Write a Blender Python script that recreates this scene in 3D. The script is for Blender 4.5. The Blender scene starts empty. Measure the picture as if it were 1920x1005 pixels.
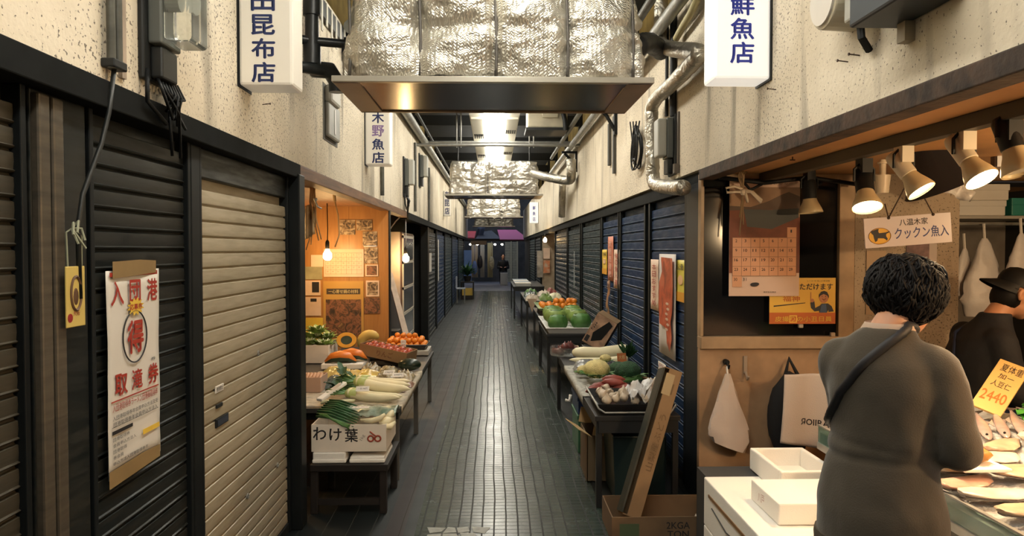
import bpy, bmesh, math, random
from mathutils import Vector, Matrix, Euler, noise as mnoise
random.seed(7)
SC = bpy.context.scene
COL = SC.collection
R = math.radians
V = Vector
# ------------------------------------------------------------------ camera
F = 1350.0
EYE = V((0, 0, 1.5))
YAW = math.atan(34 / F); PITCH = math.atan(34.5 / F)
cd = bpy.data.cameras.new('camera'); cam = bpy.data.objects.new('camera', cd); COL.objects.link(cam)
cd.sensor_fit = 'HORIZONTAL'; cd.sensor_width = 36.0; cd.lens = 36.0 * F / 1920.0; cd.clip_start = .05; cd.clip_end = 200
cam.location = EYE; cam.rotation_euler = (math.pi / 2 - PITCH, 0, -YAW)
SC.camera = cam
CR = Euler((math.pi / 2 - PITCH, 0, -YAW)).to_matrix()
def ray(px, py):
    return CR @ V((px - 960, 502.5 - py, -F))
def aY(px, py, y):
    d = ray(px, py); return EYE + d * ((y - EYE.y) / d.y)
def aX(px, py, x):
    d = ray(px, py); return EYE + d * ((x - EYE.x) / d.x)
def aZ(px, py, z):
    d = ray(px, py); return EYE + d * ((z - EYE.z) / d.z)
# ------------------------------------------------------------------ materials
MATS = {}
def nn(nt, t, **k):
    n = nt.nodes.new(t)
    for a, b in k.items(): setattr(n, a, b)
    return n
def mat(name, col, rough=.6, metal=0., spec=.5, var=0., vs=8., bump=0., bs=40., col2=None, emit=None, es=0., trans=0., alpha=1., sheen=0., sub=0., coat=0., detail=4.):
    if name in MATS: return MATS[name]
    m = bpy.data.materials.new(name); m.use_nodes = True; MATS[name] = m
    nt = m.node_tree; b = nt.nodes['Principled BSDF']
    c = (*col, 1)
    b.inputs['Base Color'].default_value = c
    b.inputs['Roughness'].default_value = rough
    b.inputs['Metallic'].default_value = metal
    b.inputs['Specular IOR Level'].default_value = spec
    if coat: b.inputs['Coat Weight'].default_value = coat; b.inputs['Coat Roughness'].default_value = .08
    if sheen: b.inputs['Sheen Weight'].default_value = sheen
    if trans: b.inputs['Transmission Weight'].default_value = trans
    if alpha < 1: b.inputs['Alpha'].default_value = alpha
    if sub: b.inputs['Subsurface Weight'].default_value = sub; b.inputs['Subsurface Radius'].default_value = (.02, .012, .008)
    if emit: b.inputs['Emission Color'].default_value = (*emit, 1); b.inputs['Emission Strength'].default_value = es
    if var or bump:
        tc = nn(nt, 'ShaderNodeTexCoord')
    if var:
        nz = nn(nt, 'ShaderNodeTexNoise'); nz.inputs['Scale'].default_value = vs; nz.inputs['Detail'].default_value = detail
        nt.links.new(tc.outputs['Object'], nz.inputs['Vector'])
        rp = nn(nt, 'ShaderNodeValToRGB'); rp.color_ramp.elements[0].position = .32; rp.color_ramp.elements[1].position = .68
        c2 = col2 if col2 else tuple(x * (1 - var) for x in col)
        rp.color_ramp.elements[0].color = (*c2, 1)
        rp.color_ramp.elements[1].color = c if col2 else (*(min(1, x * (1 + var * .5)) for x in col), 1)
        nt.links.new(nz.outputs['Fac'], rp.inputs['Fac']); nt.links.new(rp.outputs['Color'], b.inputs['Base Color'])
    if bump:
        n2 = nn(nt, 'ShaderNodeTexNoise'); n2.inputs['Scale'].default_value = bs; n2.inputs['Detail'].default_value = 6
        nt.links.new(tc.outputs['Object'], n2.inputs['Vector'])
        bp = nn(nt, 'ShaderNodeBump'); bp.inputs['Strength'].default_value = bump; bp.inputs['Distance'].default_value = .01
        nt.links.new(n2.outputs['Fac'], bp.inputs['Height']); nt.links.new(bp.outputs['Normal'], b.inputs['Normal'])
    return m
def ramp(nt, stops):
    rp = nn(nt, 'ShaderNodeValToRGB'); e = rp.color_ramp.elements
    while len(e) < len(stops): e.new(.5)
    for i, (p, c) in enumerate(stops):
        e[i].position = p; e[i].color = (*c, 1) if len(c) == 3 else c
    return rp
def mixc(nt, fac, a, b, blend='MIX'):
    mx = nn(nt, 'ShaderNodeMix', data_type='RGBA', blend_type=blend)
    for s, v in ((mx.inputs[0], fac), (mx.inputs[6], a), (mx.inputs[7], b)):
        if hasattr(v, 'is_linked'): nt.links.new(v, s)
        elif isinstance(v, (int, float)): s.default_value = v
        else: s.default_value = (*v, 1)
    return mx.outputs[2]
def mth(nt, op, a, b=None, c=None):
    n = nn(nt, 'ShaderNodeMath', operation=op)
    for i, v in enumerate((a, b, c)):
        if v is None: continue
        if hasattr(v, 'is_linked'): nt.links.new(v, n.inputs[i])
        else: n.inputs[i].default_value = v
    return n.outputs[0]
def noise_tex(nt, vec, scale, detail=4, dist=0., sx=None):
    n = nn(nt, 'ShaderNodeTexNoise'); n.inputs['Scale'].default_value = scale; n.inputs['Detail'].default_value = detail; n.inputs['Distortion'].default_value = dist
    if sx:
        mp = nn(nt, 'ShaderNodeMapping'); mp.inputs['Scale'].default_value = sx; nt.links.new(vec, mp.inputs['Vector']); vec = mp.outputs['Vector']
    nt.links.new(vec, n.inputs['Vector']); return n.outputs['Fac']

def m_plaster(name, base, dirt, seed):
    m = bpy.data.materials.new(name); m.use_nodes = True; nt = m.node_tree; b = nt.nodes['Principled BSDF']
    tc = nn(nt, 'ShaderNodeTexCoord'); P = tc.outputs['Object']
    mp = nn(nt, 'ShaderNodeMapping'); mp.inputs['Location'].default_value = (seed, seed * .7, 0); nt.links.new(P, mp.inputs['Vector']); P = mp.outputs['Vector']
    big = noise_tex(nt, P, 1.6, 5, .4)
    streak = noise_tex(nt, P, 3.2, 5, .2, (1, 1.6, .22))
    pits = noise_tex(nt, P, 95, 2)
    pitmask = noise_tex(nt, P, 1.1, 3)
    r1 = ramp(nt, [(.3, dirt), (.62, base)]); nt.links.new(big, r1.inputs['Fac'])
    r2 = ramp(nt, [(.30, (1, 1, 1)), (.44, (0, 0, 0))]); nt.links.new(streak, r2.inputs['Fac'])
    c = mixc(nt, mth(nt, 'MULTIPLY', r2.outputs['Color'], .65), r1.outputs['Color'], tuple(x * .32 for x in dirt))
    th = mth(nt, 'ADD', mth(nt, 'MULTIPLY', pitmask, .28), .505)
    pm = mth(nt, 'GREATER_THAN', pits, th)
    c = mixc(nt, mth(nt, 'MULTIPLY', pm, .8), c, (.07, .055, .04))
    nt.links.new(c, b.inputs['Base Color']); b.inputs['Roughness'].default_value = .88
    bp = nn(nt, 'ShaderNodeBump'); bp.inputs['Strength'].default_value = .5; bp.inputs['Distance'].default_value = .006
    nt.links.new(mth(nt, 'SUBTRACT', noise_tex(nt, P, 60, 5), pm), bp.inputs['Height']); nt.links.new(bp.outputs['Normal'], b.inputs['Normal'])
    return m
def m_shutter(name, col, rust, rough=.42, metal=.35, amt=.5, spec=.5):
    m = bpy.data.materials.new(name); m.use_nodes = True; nt = m.node_tree; b = nt.nodes['Principled BSDF']
    tc = nn(nt, 'ShaderNodeTexCoord'); P = tc.outputs['Object']
    a = noise_tex(nt, P, 2.2, 6, .5, (1, .6, 1.4)); s = noise_tex(nt, P, 22, 4, .2, (1, .25, 2.4))
    r1 = ramp(nt, [(.34, rust), (.60, col)]); nt.links.new(mth(nt, 'ADD', mth(nt, 'MULTIPLY', a, .6), mth(nt, 'MULTIPLY', s, .4)), r1.inputs['Fac'])
    c = mixc(nt, amt, col, r1.outputs['Color'])
    nt.links.new(c, b.inputs['Base Color']); b.inputs['Metallic'].default_value = metal; b.inputs['Specular IOR Level'].default_value = spec
    r2 = ramp(nt, [(.3, (rough + .2,) * 3), (.7, (rough - .08,) * 3)]); nt.links.new(s, r2.inputs['Fac']); nt.links.new(r2.outputs['Color'], b.inputs['Roughness'])
    bp = nn(nt, 'ShaderNodeBump'); bp.inputs['Strength'].default_value = .12; bp.inputs['Distance'].default_value = .004
    nt.links.new(noise_tex(nt, P, 30, 3, 0, (1, .3, 1)), bp.inputs['Height']); nt.links.new(bp.outputs['Normal'], b.inputs['Normal'])
    return m
def m_foil(name, tint=(.68, .65, .58), herring=True):
    m = bpy.data.materials.new(name); m.use_nodes = True; nt = m.node_tree; b = nt.nodes['Principled BSDF']
    tc = nn(nt, 'ShaderNodeTexCoord'); P = tc.outputs['Object']
    b.inputs['Base Color'].default_value = (*tint, 1); b.inputs['Metallic'].default_value = .9; b.inputs['Roughness'].default_value = .40
    h = mth(nt, 'MULTIPLY', noise_tex(nt, P, 5, 6, 1.6), 1.6)
    h = mth(nt, 'ADD', h, mth(nt, 'MULTIPLY', mth(nt, 'ABSOLUTE', mth(nt, 'SUBTRACT', noise_tex(nt, P, 8, 3, 1.8), .5)), 2.6))
    if herring:
        sx = nn(nt, 'ShaderNodeSeparateXYZ'); nt.links.new(P, sx.inputs[0])
        tri = mth(nt, 'PINGPONG', sx.outputs[0], .011)
        z = mth(nt, 'ADD', mth(nt, 'ADD', sx.outputs[2], sx.outputs[1]), mth(nt, 'MULTIPLY', tri, .9))
        w = mth(nt, 'SINE', mth(nt, 'MULTIPLY', z, 2 * math.pi / .014))
        h = mth(nt, 'ADD', h, mth(nt, 'MULTIPLY', w, .10))
    bp = nn(nt, 'ShaderNodeBump'); bp.inputs['Strength'].default_value = .75; bp.inputs['Distance'].default_value = .012
    nt.links.new(h, bp.inputs['Height']); nt.links.new(bp.outputs['Normal'], b.inputs['Normal'])
    return m
def m_tiles(name, tile, tile2, grout, px, py, gx, gy, rough=.3):
    m = bpy.data.materials.new(name); m.use_nodes = True; nt = m.node_tree; b = nt.nodes['Principled BSDF']
    tc = nn(nt, 'ShaderNodeTexCoord'); P = tc.outputs['Object']
    wob = mth(nt, 'MULTIPLY', mth(nt, 'SUBTRACT', noise_tex(nt, P, 1.3, 2), .5), .03)
    s = nn(nt, 'ShaderNodeSeparateXYZ'); nt.links.new(P, s.inputs[0])
    x = mth(nt, 'ADD', s.outputs[0], wob); y = s.outputs[1]
    fx = mth(nt, 'PINGPONG', x, px / 2); fy = mth(nt, 'PINGPONG', mth(nt, 'ADD', y, wob), py / 2)
    lx = mth(nt, 'LESS_THAN', fx, gx / 2); ly = mth(nt, 'LESS_THAN', fy, gy / 2)
    ix = mth(nt, 'FLOOR', mth(nt, 'DIVIDE', mth(nt, 'ADD', x, px / 2 * 0), px)); iy = mth(nt, 'FLOOR', mth(nt, 'DIVIDE', y, py))
    cv = nn(nt, 'ShaderNodeCombineXYZ'); nt.links.new(ix, cv.inputs[0]); nt.links.new(iy, cv.inputs[1])
    wn = nn(nt, 'ShaderNodeTexWhiteNoise'); nt.links.new(cv.outputs[0], wn.inputs['Vector'])
    base = mixc(nt, mth(nt, 'MULTIPLY', wn.outputs['Value'], .5), tile, tile2)
    dirt = ramp(nt, [(.35, (.35, .35, .35)), (.65, (1, 1, 1))]); nt.links.new(noise_tex(nt, P, 2.3, 6, .6), dirt.inputs['Fac'])
    base = mixc(nt, .8, base, dirt.outputs['Color'], 'MULTIPLY')
    base = mixc(nt, mth(nt, 'MULTIPLY', ly, .9), base, grout)
    base = mixc(nt, lx, base, grout)
    nt.links.new(base, b.inputs['Base Color'])
    g = mth(nt, 'MAXIMUM', lx, mth(nt, 'MULTIPLY', ly, .6))
    rr = mth(nt, 'ADD', mth(nt, 'MULTIPLY', g, .4), mth(nt, 'ADD', rough - .08, mth(nt, 'MULTIPLY', noise_tex(nt, P, 5, 5), .16)))
    nt.links.new(rr, b.inputs['Roughness'])
    bp = nn(nt, 'ShaderNodeBump'); bp.inputs['Strength'].default_value = .5; bp.inputs['Distance'].default_value = .004
    hh = mth(nt, 'ADD', mth(nt, 'SUBTRACT', 1., g), mth(nt, 'MULTIPLY', noise_tex(nt, P, 14, 3), .16))
    nt.links.new(hh, bp.inputs['Height']); nt.links.new(bp.outputs['Normal'], b.inputs['Normal'])
    return m
def m_wood(name, c1, c2, axis=2, plank=.45, rough=.55):
    m = bpy.data.materials.new(name); m.use_nodes = True; nt = m.node_tree; b = nt.nodes['Principled BSDF']
    tc = nn(nt, 'ShaderNodeTexCoord'); P = tc.outputs['Object']
    sc = [9, 9, 9]; sc[axis] = .8
    g = noise_tex(nt, P, 2.2, 6, 1.5, tuple(sc)); g2 = noise_tex(nt, P, 1.3, 3)
    r1 = ramp(nt, [(.3, c2), (.7, c1)]); nt.links.new(mth(nt, 'ADD', mth(nt, 'MULTIPLY', g, .7), mth(nt, 'MULTIPLY', g2, .3)), r1.inputs['Fac'])
    c = r1.outputs['Color']
    if plank:
        s = nn(nt, 'ShaderNodeSeparateXYZ'); nt.links.new(P, s.inputs[0])
        a = 0 if axis == 2 else 2
        c = mixc(nt, mth(nt, 'LESS_THAN', mth(nt, 'PINGPONG', s.outputs[a], plank / 2), .0015), c, tuple(x * .3 for x in c2))
    nt.links.new(c, b.inputs['Base Color']); b.inputs['Roughness'].default_value = rough
    return m
# ------------------------------------------------------------------ mesh builder
class MB:
    def __init__(s): s.v = []; s.f = []; s.m = []; s.cur = 0; s.M = Matrix.Identity(4)
    def add(s, vs, fs, M=None):
        T = s.M @ M if M is not None else s.M
        b = len(s.v); s.v += [T @ V(v) for v in vs]; s.f += [tuple(b + i for i in f) for f in fs]; s.m += [s.cur] * len(fs)
        return s
    def box(s, c, sz, rz=0., M=None):
        x, y, z = (a / 2 for a in sz)
        vs = [(-x, -y, -z), (x, -y, -z), (x, y, -z), (-x, y, -z), (-x, -y, z), (x, -y, z), (x, y, z), (-x, y, z)]
        T = Matrix.Translation(V(c)) @ Matrix.Rotation(rz, 4, 'Z')
        if M is not None: T = M @ T
        return s.add(vs, [(0, 3, 2, 1), (4, 5, 6, 7), (0, 1, 5, 4), (1, 2, 6, 5), (2, 3, 7, 6), (3, 0, 4, 7)], T)
    def bx(s, x0, x1, y0, y1, z0, z1): return s.box(((x0 + x1) / 2, (y0 + y1) / 2, (z0 + z1) / 2), (abs(x1 - x0), abs(y1 - y0), abs(z1 - z0)))
    def beam(s, p0, p1, w, h, up=(0, 0, 1)):
        p0, p1 = V(p0), V(p1); d = p1 - p0; L = d.length; d.normalize(); u = V(up)
        if abs(d.dot(u)) > .98: u = V((1, 0, 0))
        x = d.cross(u).normalized(); z = x.cross(d)
        T = Matrix((x, d, z)).transposed().to_4x4(); T.translation = (p0 + p1) / 2
        return s.box((0, 0, 0), (w, L, h), M=T)
    def loft(s, rings, caps=True, closed=False):
        n = len(rings[0]); vs = [p for r in rings for p in r]; fs = []
        k = len(rings)
        for i in range(k if closed else k - 1):
            for j in range(n):
                a, b = i * n, ((i + 1) % k) * n; j2 = (j + 1) % n
                fs.append((a + j, a + j2, b + j2, b + j))
        if caps and not closed: fs += [tuple(reversed(range(n))), tuple((k - 1) * n + j for j in range(n))]
        return s.add(vs, fs)
    def tube(s, pts, r, n=8, caps=True, closed=False, flat=None):
        pts = [V(p) for p in pts]; k = len(pts); rr = r if isinstance(r, (list, tuple)) else [r] * k
        tans = []
        for i in range(k):
            a = pts[(i - 1) % k] if (i or closed) else pts[0]; b = pts[(i + 1) % k] if (i < k - 1 or closed) else pts[-1]
            t = (b - a); tans.append(t.normalized() if t.length > 1e-9 else V((0, 0, 1)))
        u = V((0, 0, 1)) if abs(tans[0].z) < .9 else V((1, 0, 0))
        u = (u - tans[0] * u.dot(tans[0])).normalized(); rings = []
        for i in range(k):
            u = u - tans[i] * u.dot(tans[i]); u.normalize(); w = tans[i].cross(u)
            f = flat or 1.
            rings.append([pts[i] + (u * math.cos(q) + w * math.sin(q) * f) * rr[i] for q in (2 * math.pi * j / n for j in range(n))])
        return s.loft(rings, caps, closed)
    def cyl(s, p0, p1, r0, r1=None, n=16): return s.tube([p0, p1], [r0, r0 if r1 is None else r1], n)
    def lathe(s, prof, n=20, M=None, caps=True):
        M0 = s.M
        if M is not None: s.M = s.M @ M
        s.loft([[V((r * math.cos(q), r * math.sin(q), z)) for q in (2 * math.pi * j / n for j in range(n))] for r, z in prof], caps)
        s.M = M0; return s
    def grid(s, fn, nu, nv):
        vs = [fn(i / nu, j / nv) for j in range(nv + 1) for i in range(nu + 1)]
        return s.add(vs, [(j * (nu + 1) + i, j * (nu + 1) + i + 1, (j + 1) * (nu + 1) + i + 1, (j + 1) * (nu + 1) + i) for j in range(nv) for i in range(nu)])
    def ball(s, c, r, nu=16, nv=10, M=None, fn=None):
        r = V(r) if not isinstance(r, (int, float)) else V((r, r, r)); rings = []
        c = V(c)
        for j in range(nv + 1):
            th = math.pi * (j + (.02 if j == 0 else -.02 if j == nv else 0)) / nv
            ring = []
            for i in range(nu):
                ph = 2 * math.pi * i / nu
                d = V((math.sin(th) * math.cos(ph), math.sin(th) * math.sin(ph), -math.cos(th)))
                k = fn(d) if fn else 1.
                ring.append(V((d.x * r.x, d.y * r.y, d.z * r.z)) * k + (c if M is None else V((0, 0, 0))))
            rings.append(ring)
        if M is not None:
            M0 = s.M; s.M = s.M @ Matrix.Translation(c) @ M; s.loft(rings); s.M = M0
        else: s.loft(rings)
        return s
    def prism(s, poly, z0, z1, M=None):
        n = len(poly); vs = [(x, y, z0) for x, y in poly] + [(x, y, z1) for x, y in poly]
        fs = [tuple(reversed(range(n))), tuple(range(n, 2 * n))] + [(i, (i + 1) % n, n + (i + 1) % n, n + i) for i in range(n)]
        return s.add(vs, fs, M)
    def text(s, body, cx, cy, w, h, z=.0012, M=None, bold=.0, rot=0.):
        vs, fs = text_geo(body, 0.)
        if not vs: return s
        k_ = bold * .45
        x0 = min(v[0] for v in vs) - k_; x1 = max(v[0] for v in vs) + k_; y0 = min(v[1] for v in vs) - k_; y1 = max(v[1] for v in vs) + k_
        sx = w / max(x1 - x0, 1e-6); sy = h / max(y1 - y0, 1e-6); cr, sr = math.cos(rot), math.sin(rot)
        for ox, oy in (((-k_, 0), (k_, 0), (0, k_), (0, -k_)) if bold else ((0, 0),)):
            out = []
            for v in vs:
                x = (v[0] + ox - (x0 + x1) / 2) * sx; y = (v[1] + oy - (y0 + y1) / 2) * sy
                out.append((cx + x * cr - y * sr, cy + x * sr + y * cr, z + ox * 1e-4))
            s.add(out, fs, M)
        return s
    def build(s, name, mats, parent=None, smooth=None, bevel=0., sub=0, local=False, seg=2, solid=0.):
        me = bpy.data.meshes.new(name)
        vs = s.v
        if parent is not None and not local:
            inv = world(parent).inverted(); vs = [inv @ v for v in s.v]
        me.from_pydata([tuple(v) for v in vs], [], s.f); me.update()
        for m in (mats if isinstance(mats, (list, tuple)) else [mats]): me.materials.append(m)
        for p, k in zip(me.polygons, s.m): p.material_index = k
        o = bpy.data.objects.new(name, me); COL.objects.link(o)
        if parent is not None: o.parent = parent
        if smooth is not None:
            for p in me.polygons: p.use_smooth = True
            if smooth < 179: me.set_sharp_from_angle(angle=R(smooth))
        if solid:
            md = o.modifiers.new('thick', 'SOLIDIFY'); md.thickness = solid
        if bevel:
            md = o.modifiers.new('edge', 'BEVEL'); md.width = bevel; md.segments = seg; md.limit_method = 'ANGLE'; md.angle_limit = R(40)
        if sub:
            md = o.modifiers.new('smooth', 'SUBSURF'); md.levels = sub; md.render_levels = sub
        return o
def world(o):
    m = o.matrix_basis.copy()
    while o.parent is not None: o = o.parent; m = o.matrix_basis @ m
    return m
TXT = {}
def text_geo(body, bold=0.):
    k = (body, bold)
    if k not in TXT:
        cu = bpy.data.curves.new('t', 'FONT'); cu.body = body; cu.size = 1; cu.offset = bold; cu.fill_mode = 'FRONT'; cu.resolution_u = 3; cu.extrude = 0
        o = bpy.data.objects.new('t', cu); sc2 = TMP
        sc2.collection.objects.link(o)
        vl = sc2.view_layers[0]; vl.update(); dg = vl.depsgraph
        me = bpy.data.meshes.new_from_object(o.evaluated_get(dg))
        TXT[k] = ([tuple(v.co) for v in me.vertices], [tuple(p.vertices) for p in me.polygons])
        bpy.data.objects.remove(o); bpy.data.curves.remove(cu); bpy.data.meshes.remove(me)
    return TXT[k]
TMP = bpy.data.scenes.new('scratch')
def evaluated(mods, mb):
    """mesh data of MB after a list of (type, settings) modifiers"""
    me = bpy.data.meshes.new('tmp'); me.from_pydata([tuple(v) for v in mb.v], [], mb.f); me.update()
    o = bpy.data.objects.new('tmp', me); TMP.collection.objects.link(o)
    for t, st in mods:
        md = o.modifiers.new(t, t)
        for a, b in st.items(): setattr(md, a, b)
    TMP.view_layers[0].update(); dg = TMP.view_layers[0].depsgraph
    m2 = bpy.data.meshes.new_from_object(o.evaluated_get(dg))
    out = MB(); out.v = [v.co.copy() for v in m2.vertices]; out.f = [tuple(p.vertices) for p in m2.polygons]; out.m = [0] * len(out.f)
    bpy.data.objects.remove(o); bpy.data.meshes.remove(me); bpy.data.meshes.remove(m2)
    return out
def frame(o, u, v):
    u = V(u).normalized(); v = V(v).normalized(); n = u.cross(v).normalized(); v = n.cross(u)
    M = Matrix((u, v, n)).transposed().to_4x4(); M.translation = V(o); return M
LW = ((0, 1, 0), (0, 0, 1)); RW = ((0, -1, 0), (0, 0, 1)); FW = ((1, 0, 0), (0, 0, 1))
# ------------------------------------------------------------------ things
def tag(o, label=None, cat=None, group=None, kind=None):
    if label: o['label'] = label
    if cat: o['category'] = cat
    if group: o['group'] = group
    if kind: o['kind'] = kind
    return o
def thing(name, label, cat, loc=(0, 0, 0), rz=0., group=None, rot=None):
    o = bpy.data.objects.new(name, None); o.empty_display_size = .05; COL.objects.link(o); o.location = loc; o.rotation_euler = rot if rot else (0, 0, rz)
    return tag(o, label, cat, group)
def struct(mb, name, m, **k): return tag(mb.build(name, m, **k), kind='structure')
KIDS = {}
def kids(o):
    return [c for c in o.children]
def dup(o, loc=None, rot=None, scale=None, label=None, group=None, parent=None):
    c = o.copy(); COL.objects.link(c)
    if parent is not None: c.parent = parent
    for ch in kids(o): dup(ch, parent=c)
    if loc is not None: c.location = loc
    if rot is not None: c.rotation_euler = rot
    if scale is not None: c.scale = (scale,) * 3 if isinstance(scale, (int, float)) else scale
    if label: c['label'] = label
    if group: c['group'] = group
    return c
def rnd(a, b): return random.uniform(a, b)
def fbm(p, s=1., o=3):
    return mnoise.fractal(V(p) * s, 1., 2., o)
# common materials
BLACK = mat('black_paint', (.008, .009, .010), .5, spec=.25)
INK = mat('black_ink', (.02, .018, .02), .6)
RED = mat('red_ink', (.38, .035, .018), .6)
NAVY = mat('navy_ink', (.02, .035, .16), .5)
BLUE = mat('blue_ink', (.03, .05, .42), .5)
PAPER = mat('white_paper', (.72, .68, .62), .75, var=.08, vs=6)
YELLOW = mat('yellow_paper', (.78, .52, .06), .65, var=.12)
PINKP = mat('pinkish_paper', (.75, .55, .42), .7, var=.08)
KRAFT = mat('brown_cardboard', (.30, .18, .085), .8, var=.18, vs=5, bump=.1)
FOAM = mat('white_foam', (.86, .83, .77), .7, bump=.12, bs=160)
WPLAST = mat('white_plastic', (.72, .70, .66), .4)
GREYP = mat('grey_plastic', (.33, .33, .30), .5, var=.15)
STEEL = mat('galvanised_steel', (.38, .38, .36), .42, .6, var=.2, vs=12)
DSTEEL = mat('dark_steel', (.02, .022, .023), .5, .3, var=.3, vs=9)
GLASS = mat('clear_glass', (.9, .95, .93), .05, trans=1.)
DWOOD = mat('dark_wood', (.014, .010, .008), .6, var=.35, vs=7)
BAGP = mat('thin_white_plastic', (.75, .73, .72), .3, trans=.35, bump=.2, bs=30)
# ------------------------------------------------------------------ dimensions
WL, SL, WR, SR = -1.05, -1.10, 1.18, 1.23
ZF, ZT = 1.96, 3.06
Y0, Y1 = -2.2, 29.0
# ------------------------------------------------------------------ setting
M_PL = m_plaster('plaster_left', (.80, .72, .58), (.60, .52, .39), 3.)
M_PR = m_plaster('plaster_right', (.80, .72, .58), (.62, .54, .41), 11.)
M_DARKWALL = mat('dark_wall', (.03, .03, .028), .8, var=.3, vs=4)
M_RUST = mat('rusty_brown_steel', (.085, .05, .032), .7, .2, var=.5, vs=14, col2=(.02, .014, .011), bump=.3, bs=50)
M_HEAD = mat('shaded_dark_header', (.007, .008, .008), .8, spec=.15, var=.4, vs=9)  # dark header colour, deepened: the shade under the fascia is put into it
M_WOODH = m_wood('header_wood', (.26, .13, .065), (.10, .05, .03), 1, 0)
M_WOODP = m_wood('orange_wood_panel', (.50, .24, .075), (.36, .155, .045), 2, .48, .38)
M_SOFL = m_wood('soffit_wood', (.40, .20, .10), (.26, .12, .06), 1, .4)
M_SOFR = mat('orange_soffit_board', (.52, .27, .10), .55, var=.15, vs=3)
M_CEIL = mat('dark_ceiling_deck', (.012, .014, .016), .8, var=.3)
M_OCHRE = mat('ochre_board', (.46, .34, .12), .7, var=.35, vs=4)
M_METALP = mat('beige_metal_panel', (.40, .25, .14), .5, .0, var=.3, vs=5, bump=.1, bs=25)
M_TILE = m_tiles('floor_mosaic_tiles', (.040, .060, .048), (.020, .042, .036), (.002, .004, .004), .065, .051, .0085, .0062, .25)
M_TILED = m_tiles('floor_side_tiles', (.009, .014, .015), (.006, .010, .012), (.028, .030, .025), .13, .6, .004, .003, .5)
M_TILEB = m_tiles('floor_brown_tiles', (.022, .010, .008), (.014, .008, .007), (.028, .020, .015), .1, .6, .004, .002, .45)
M_TILEE = mat('end_floor_daylight', (.30, .30, .34), .35, var=.25, vs=3)  # paler and bluish: daylight at the alley end is painted into the floor
fl = MB()
for k, (x0, x1) in enumerate(((-.42, .62), (-5, -.58), (-.58, -.48), (-.48, -.42), (.62, 5))):
    fl.cur = (0, 1, 2, 1, 1)[k]
    fl.bx(x0, x1, -4, 26.2, -.1, 0)
fl.cur = 3; fl.bx(-6, 6, 26.2, 42, -.1, 0)
fl.cur = 0
struct(fl, 'floor', [M_TILE, M_TILED, M_TILEB, M_TILEE])
# irregular stone repair patch let into the tiles
pt = MB()
for j, poly in enumerate([[(-.34, 3.78), (-.28, 3.80), (-.26, 3.85), (-.36, 3.86)], [(-.27, 3.78), (-.20, 3.79), (-.21, 3.85), (-.25, 3.86)], [(-.19, 3.78), (-.13, 3.80), (-.14, 3.86), (-.20, 3.85)], [(-.36, 3.68), (-.28, 3.68), (-.28, 3.77), (-.35, 3.76)], [(-.27, 3.66), (-.17, 3.68), (-.20, 3.77), (-.27, 3.77)], [(-.16, 3.68), (-.08, 3.66), (-.10, 3.77), (-.18, 3.78)], [(-.11, 3.79), (-.05, 3.77), (-.02, 3.85), (-.12, 3.86)]]):
    pt.prism(poly, -.004, .002)
struct(pt, 'trim_1', mat('pale_patch_stone', (.30, .31, .28), .5, var=.3, vs=20))
# plaster bands over the shop fronts
w = MB(); w.bx(-1.75, WL, Y0, Y1, ZF, ZT)
struct(w, 'wall_left', M_PL)
w = MB(); w.bx(WR, 1.9, Y0, Y1, ZF, ZT)
struct(w, 'wall_right', M_PR)
# solid building behind the closed fronts
w = MB()
w.bx(-3.0, -1.19, Y0, 3.86, 0, ZF); w.bx(-3.0, -1.19, 11.9, Y1, 0, ZF); w.bx(-3.0, -2.42, 3.86, 11.9, 0, ZF)
struct(w, 'wall_shop_left', M_DARKWALL)
w = MB()
w.bx(1.33, 2.69, 4.72, 5.5, 0, ZF); w.bx(1.33, 3.9, 5.5, 14.5, 0, ZF); w.bx(2.3, 3.9, 14.5, 18.6, 0, ZF); w.bx(1.25, 3.9, 18.6, Y1, 0, ZF); w.bx(3.9, 4.0, Y0, Y1, 0, ZF)
struct(w, 'wall_shop_right', M_DARKWALL)
# headers
w = MB(); w.bx(-1.14, -1.035, Y0, 3.9, 1.88, 1.955); w.bx(-1.14, -1.04, 8.75, Y1, 1.87, 1.955)
struct(w, 'trim_2', M_HEAD, bevel=.004)
w = MB(); w.bx(-1.13, -1.04, 3.9, 8.75, 1.885, 1.955)
struct(w, 'trim_3', M_WOODH, bevel=.004)
w = MB(); w.bx(1.165, 1.25, Y0, 4.08, 1.895, 1.955)
struct(w, 'trim_4', M_RUST, bevel=.004)
w = MB(); w.bx(1.20, 1.32, 4.08, Y1, 1.86, 1.955)
struct(w, 'trim_5', M_HEAD, bevel=.004)
# posts between the fronts
M_POST = mat('black_door_post', (.007, .009, .010), .5, spec=.25, var=.3, vs=6)
for i, (x, y, wd, dp) in enumerate([(-1.075, 3.89, .10, .11), (-1.10, 7.26, .12, .10), (-1.13, 11.82, .12, .22)]):
    w = MB(); w.bx(x - wd / 2, x + wd / 2, y - dp / 2, y + dp / 2, 0, 1.90)
    struct(w, 'trim_%d' % (6 + i), M_POST, bevel=.006)
w = MB(); w.bx(1.20, 1.34, 4.18, 4.47, 0, 1.90)
struct(w, 'trim_9', mat('navy_black_post', (.012, .015, .02), .5, .2), bevel=.006)
# soffits of the open shops
w = MB(); w.bx(-2.42, -1.10, 3.9, 11.9, 1.93, 1.955); struct(w, 'ceiling_shop_left', M_SOFL)
w = MB(); w.bx(1.22, 3.9, Y0, 4.3, 1.935, 1.957); w.bx(2.0, 3.9, 4.3, 6.0, 1.935, 1.957); w.bx(1.25, 2.3, 14.5, 18.6, 1.935, 1.957); struct(w, 'ceiling_shop_right', M_SOFR)
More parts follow.
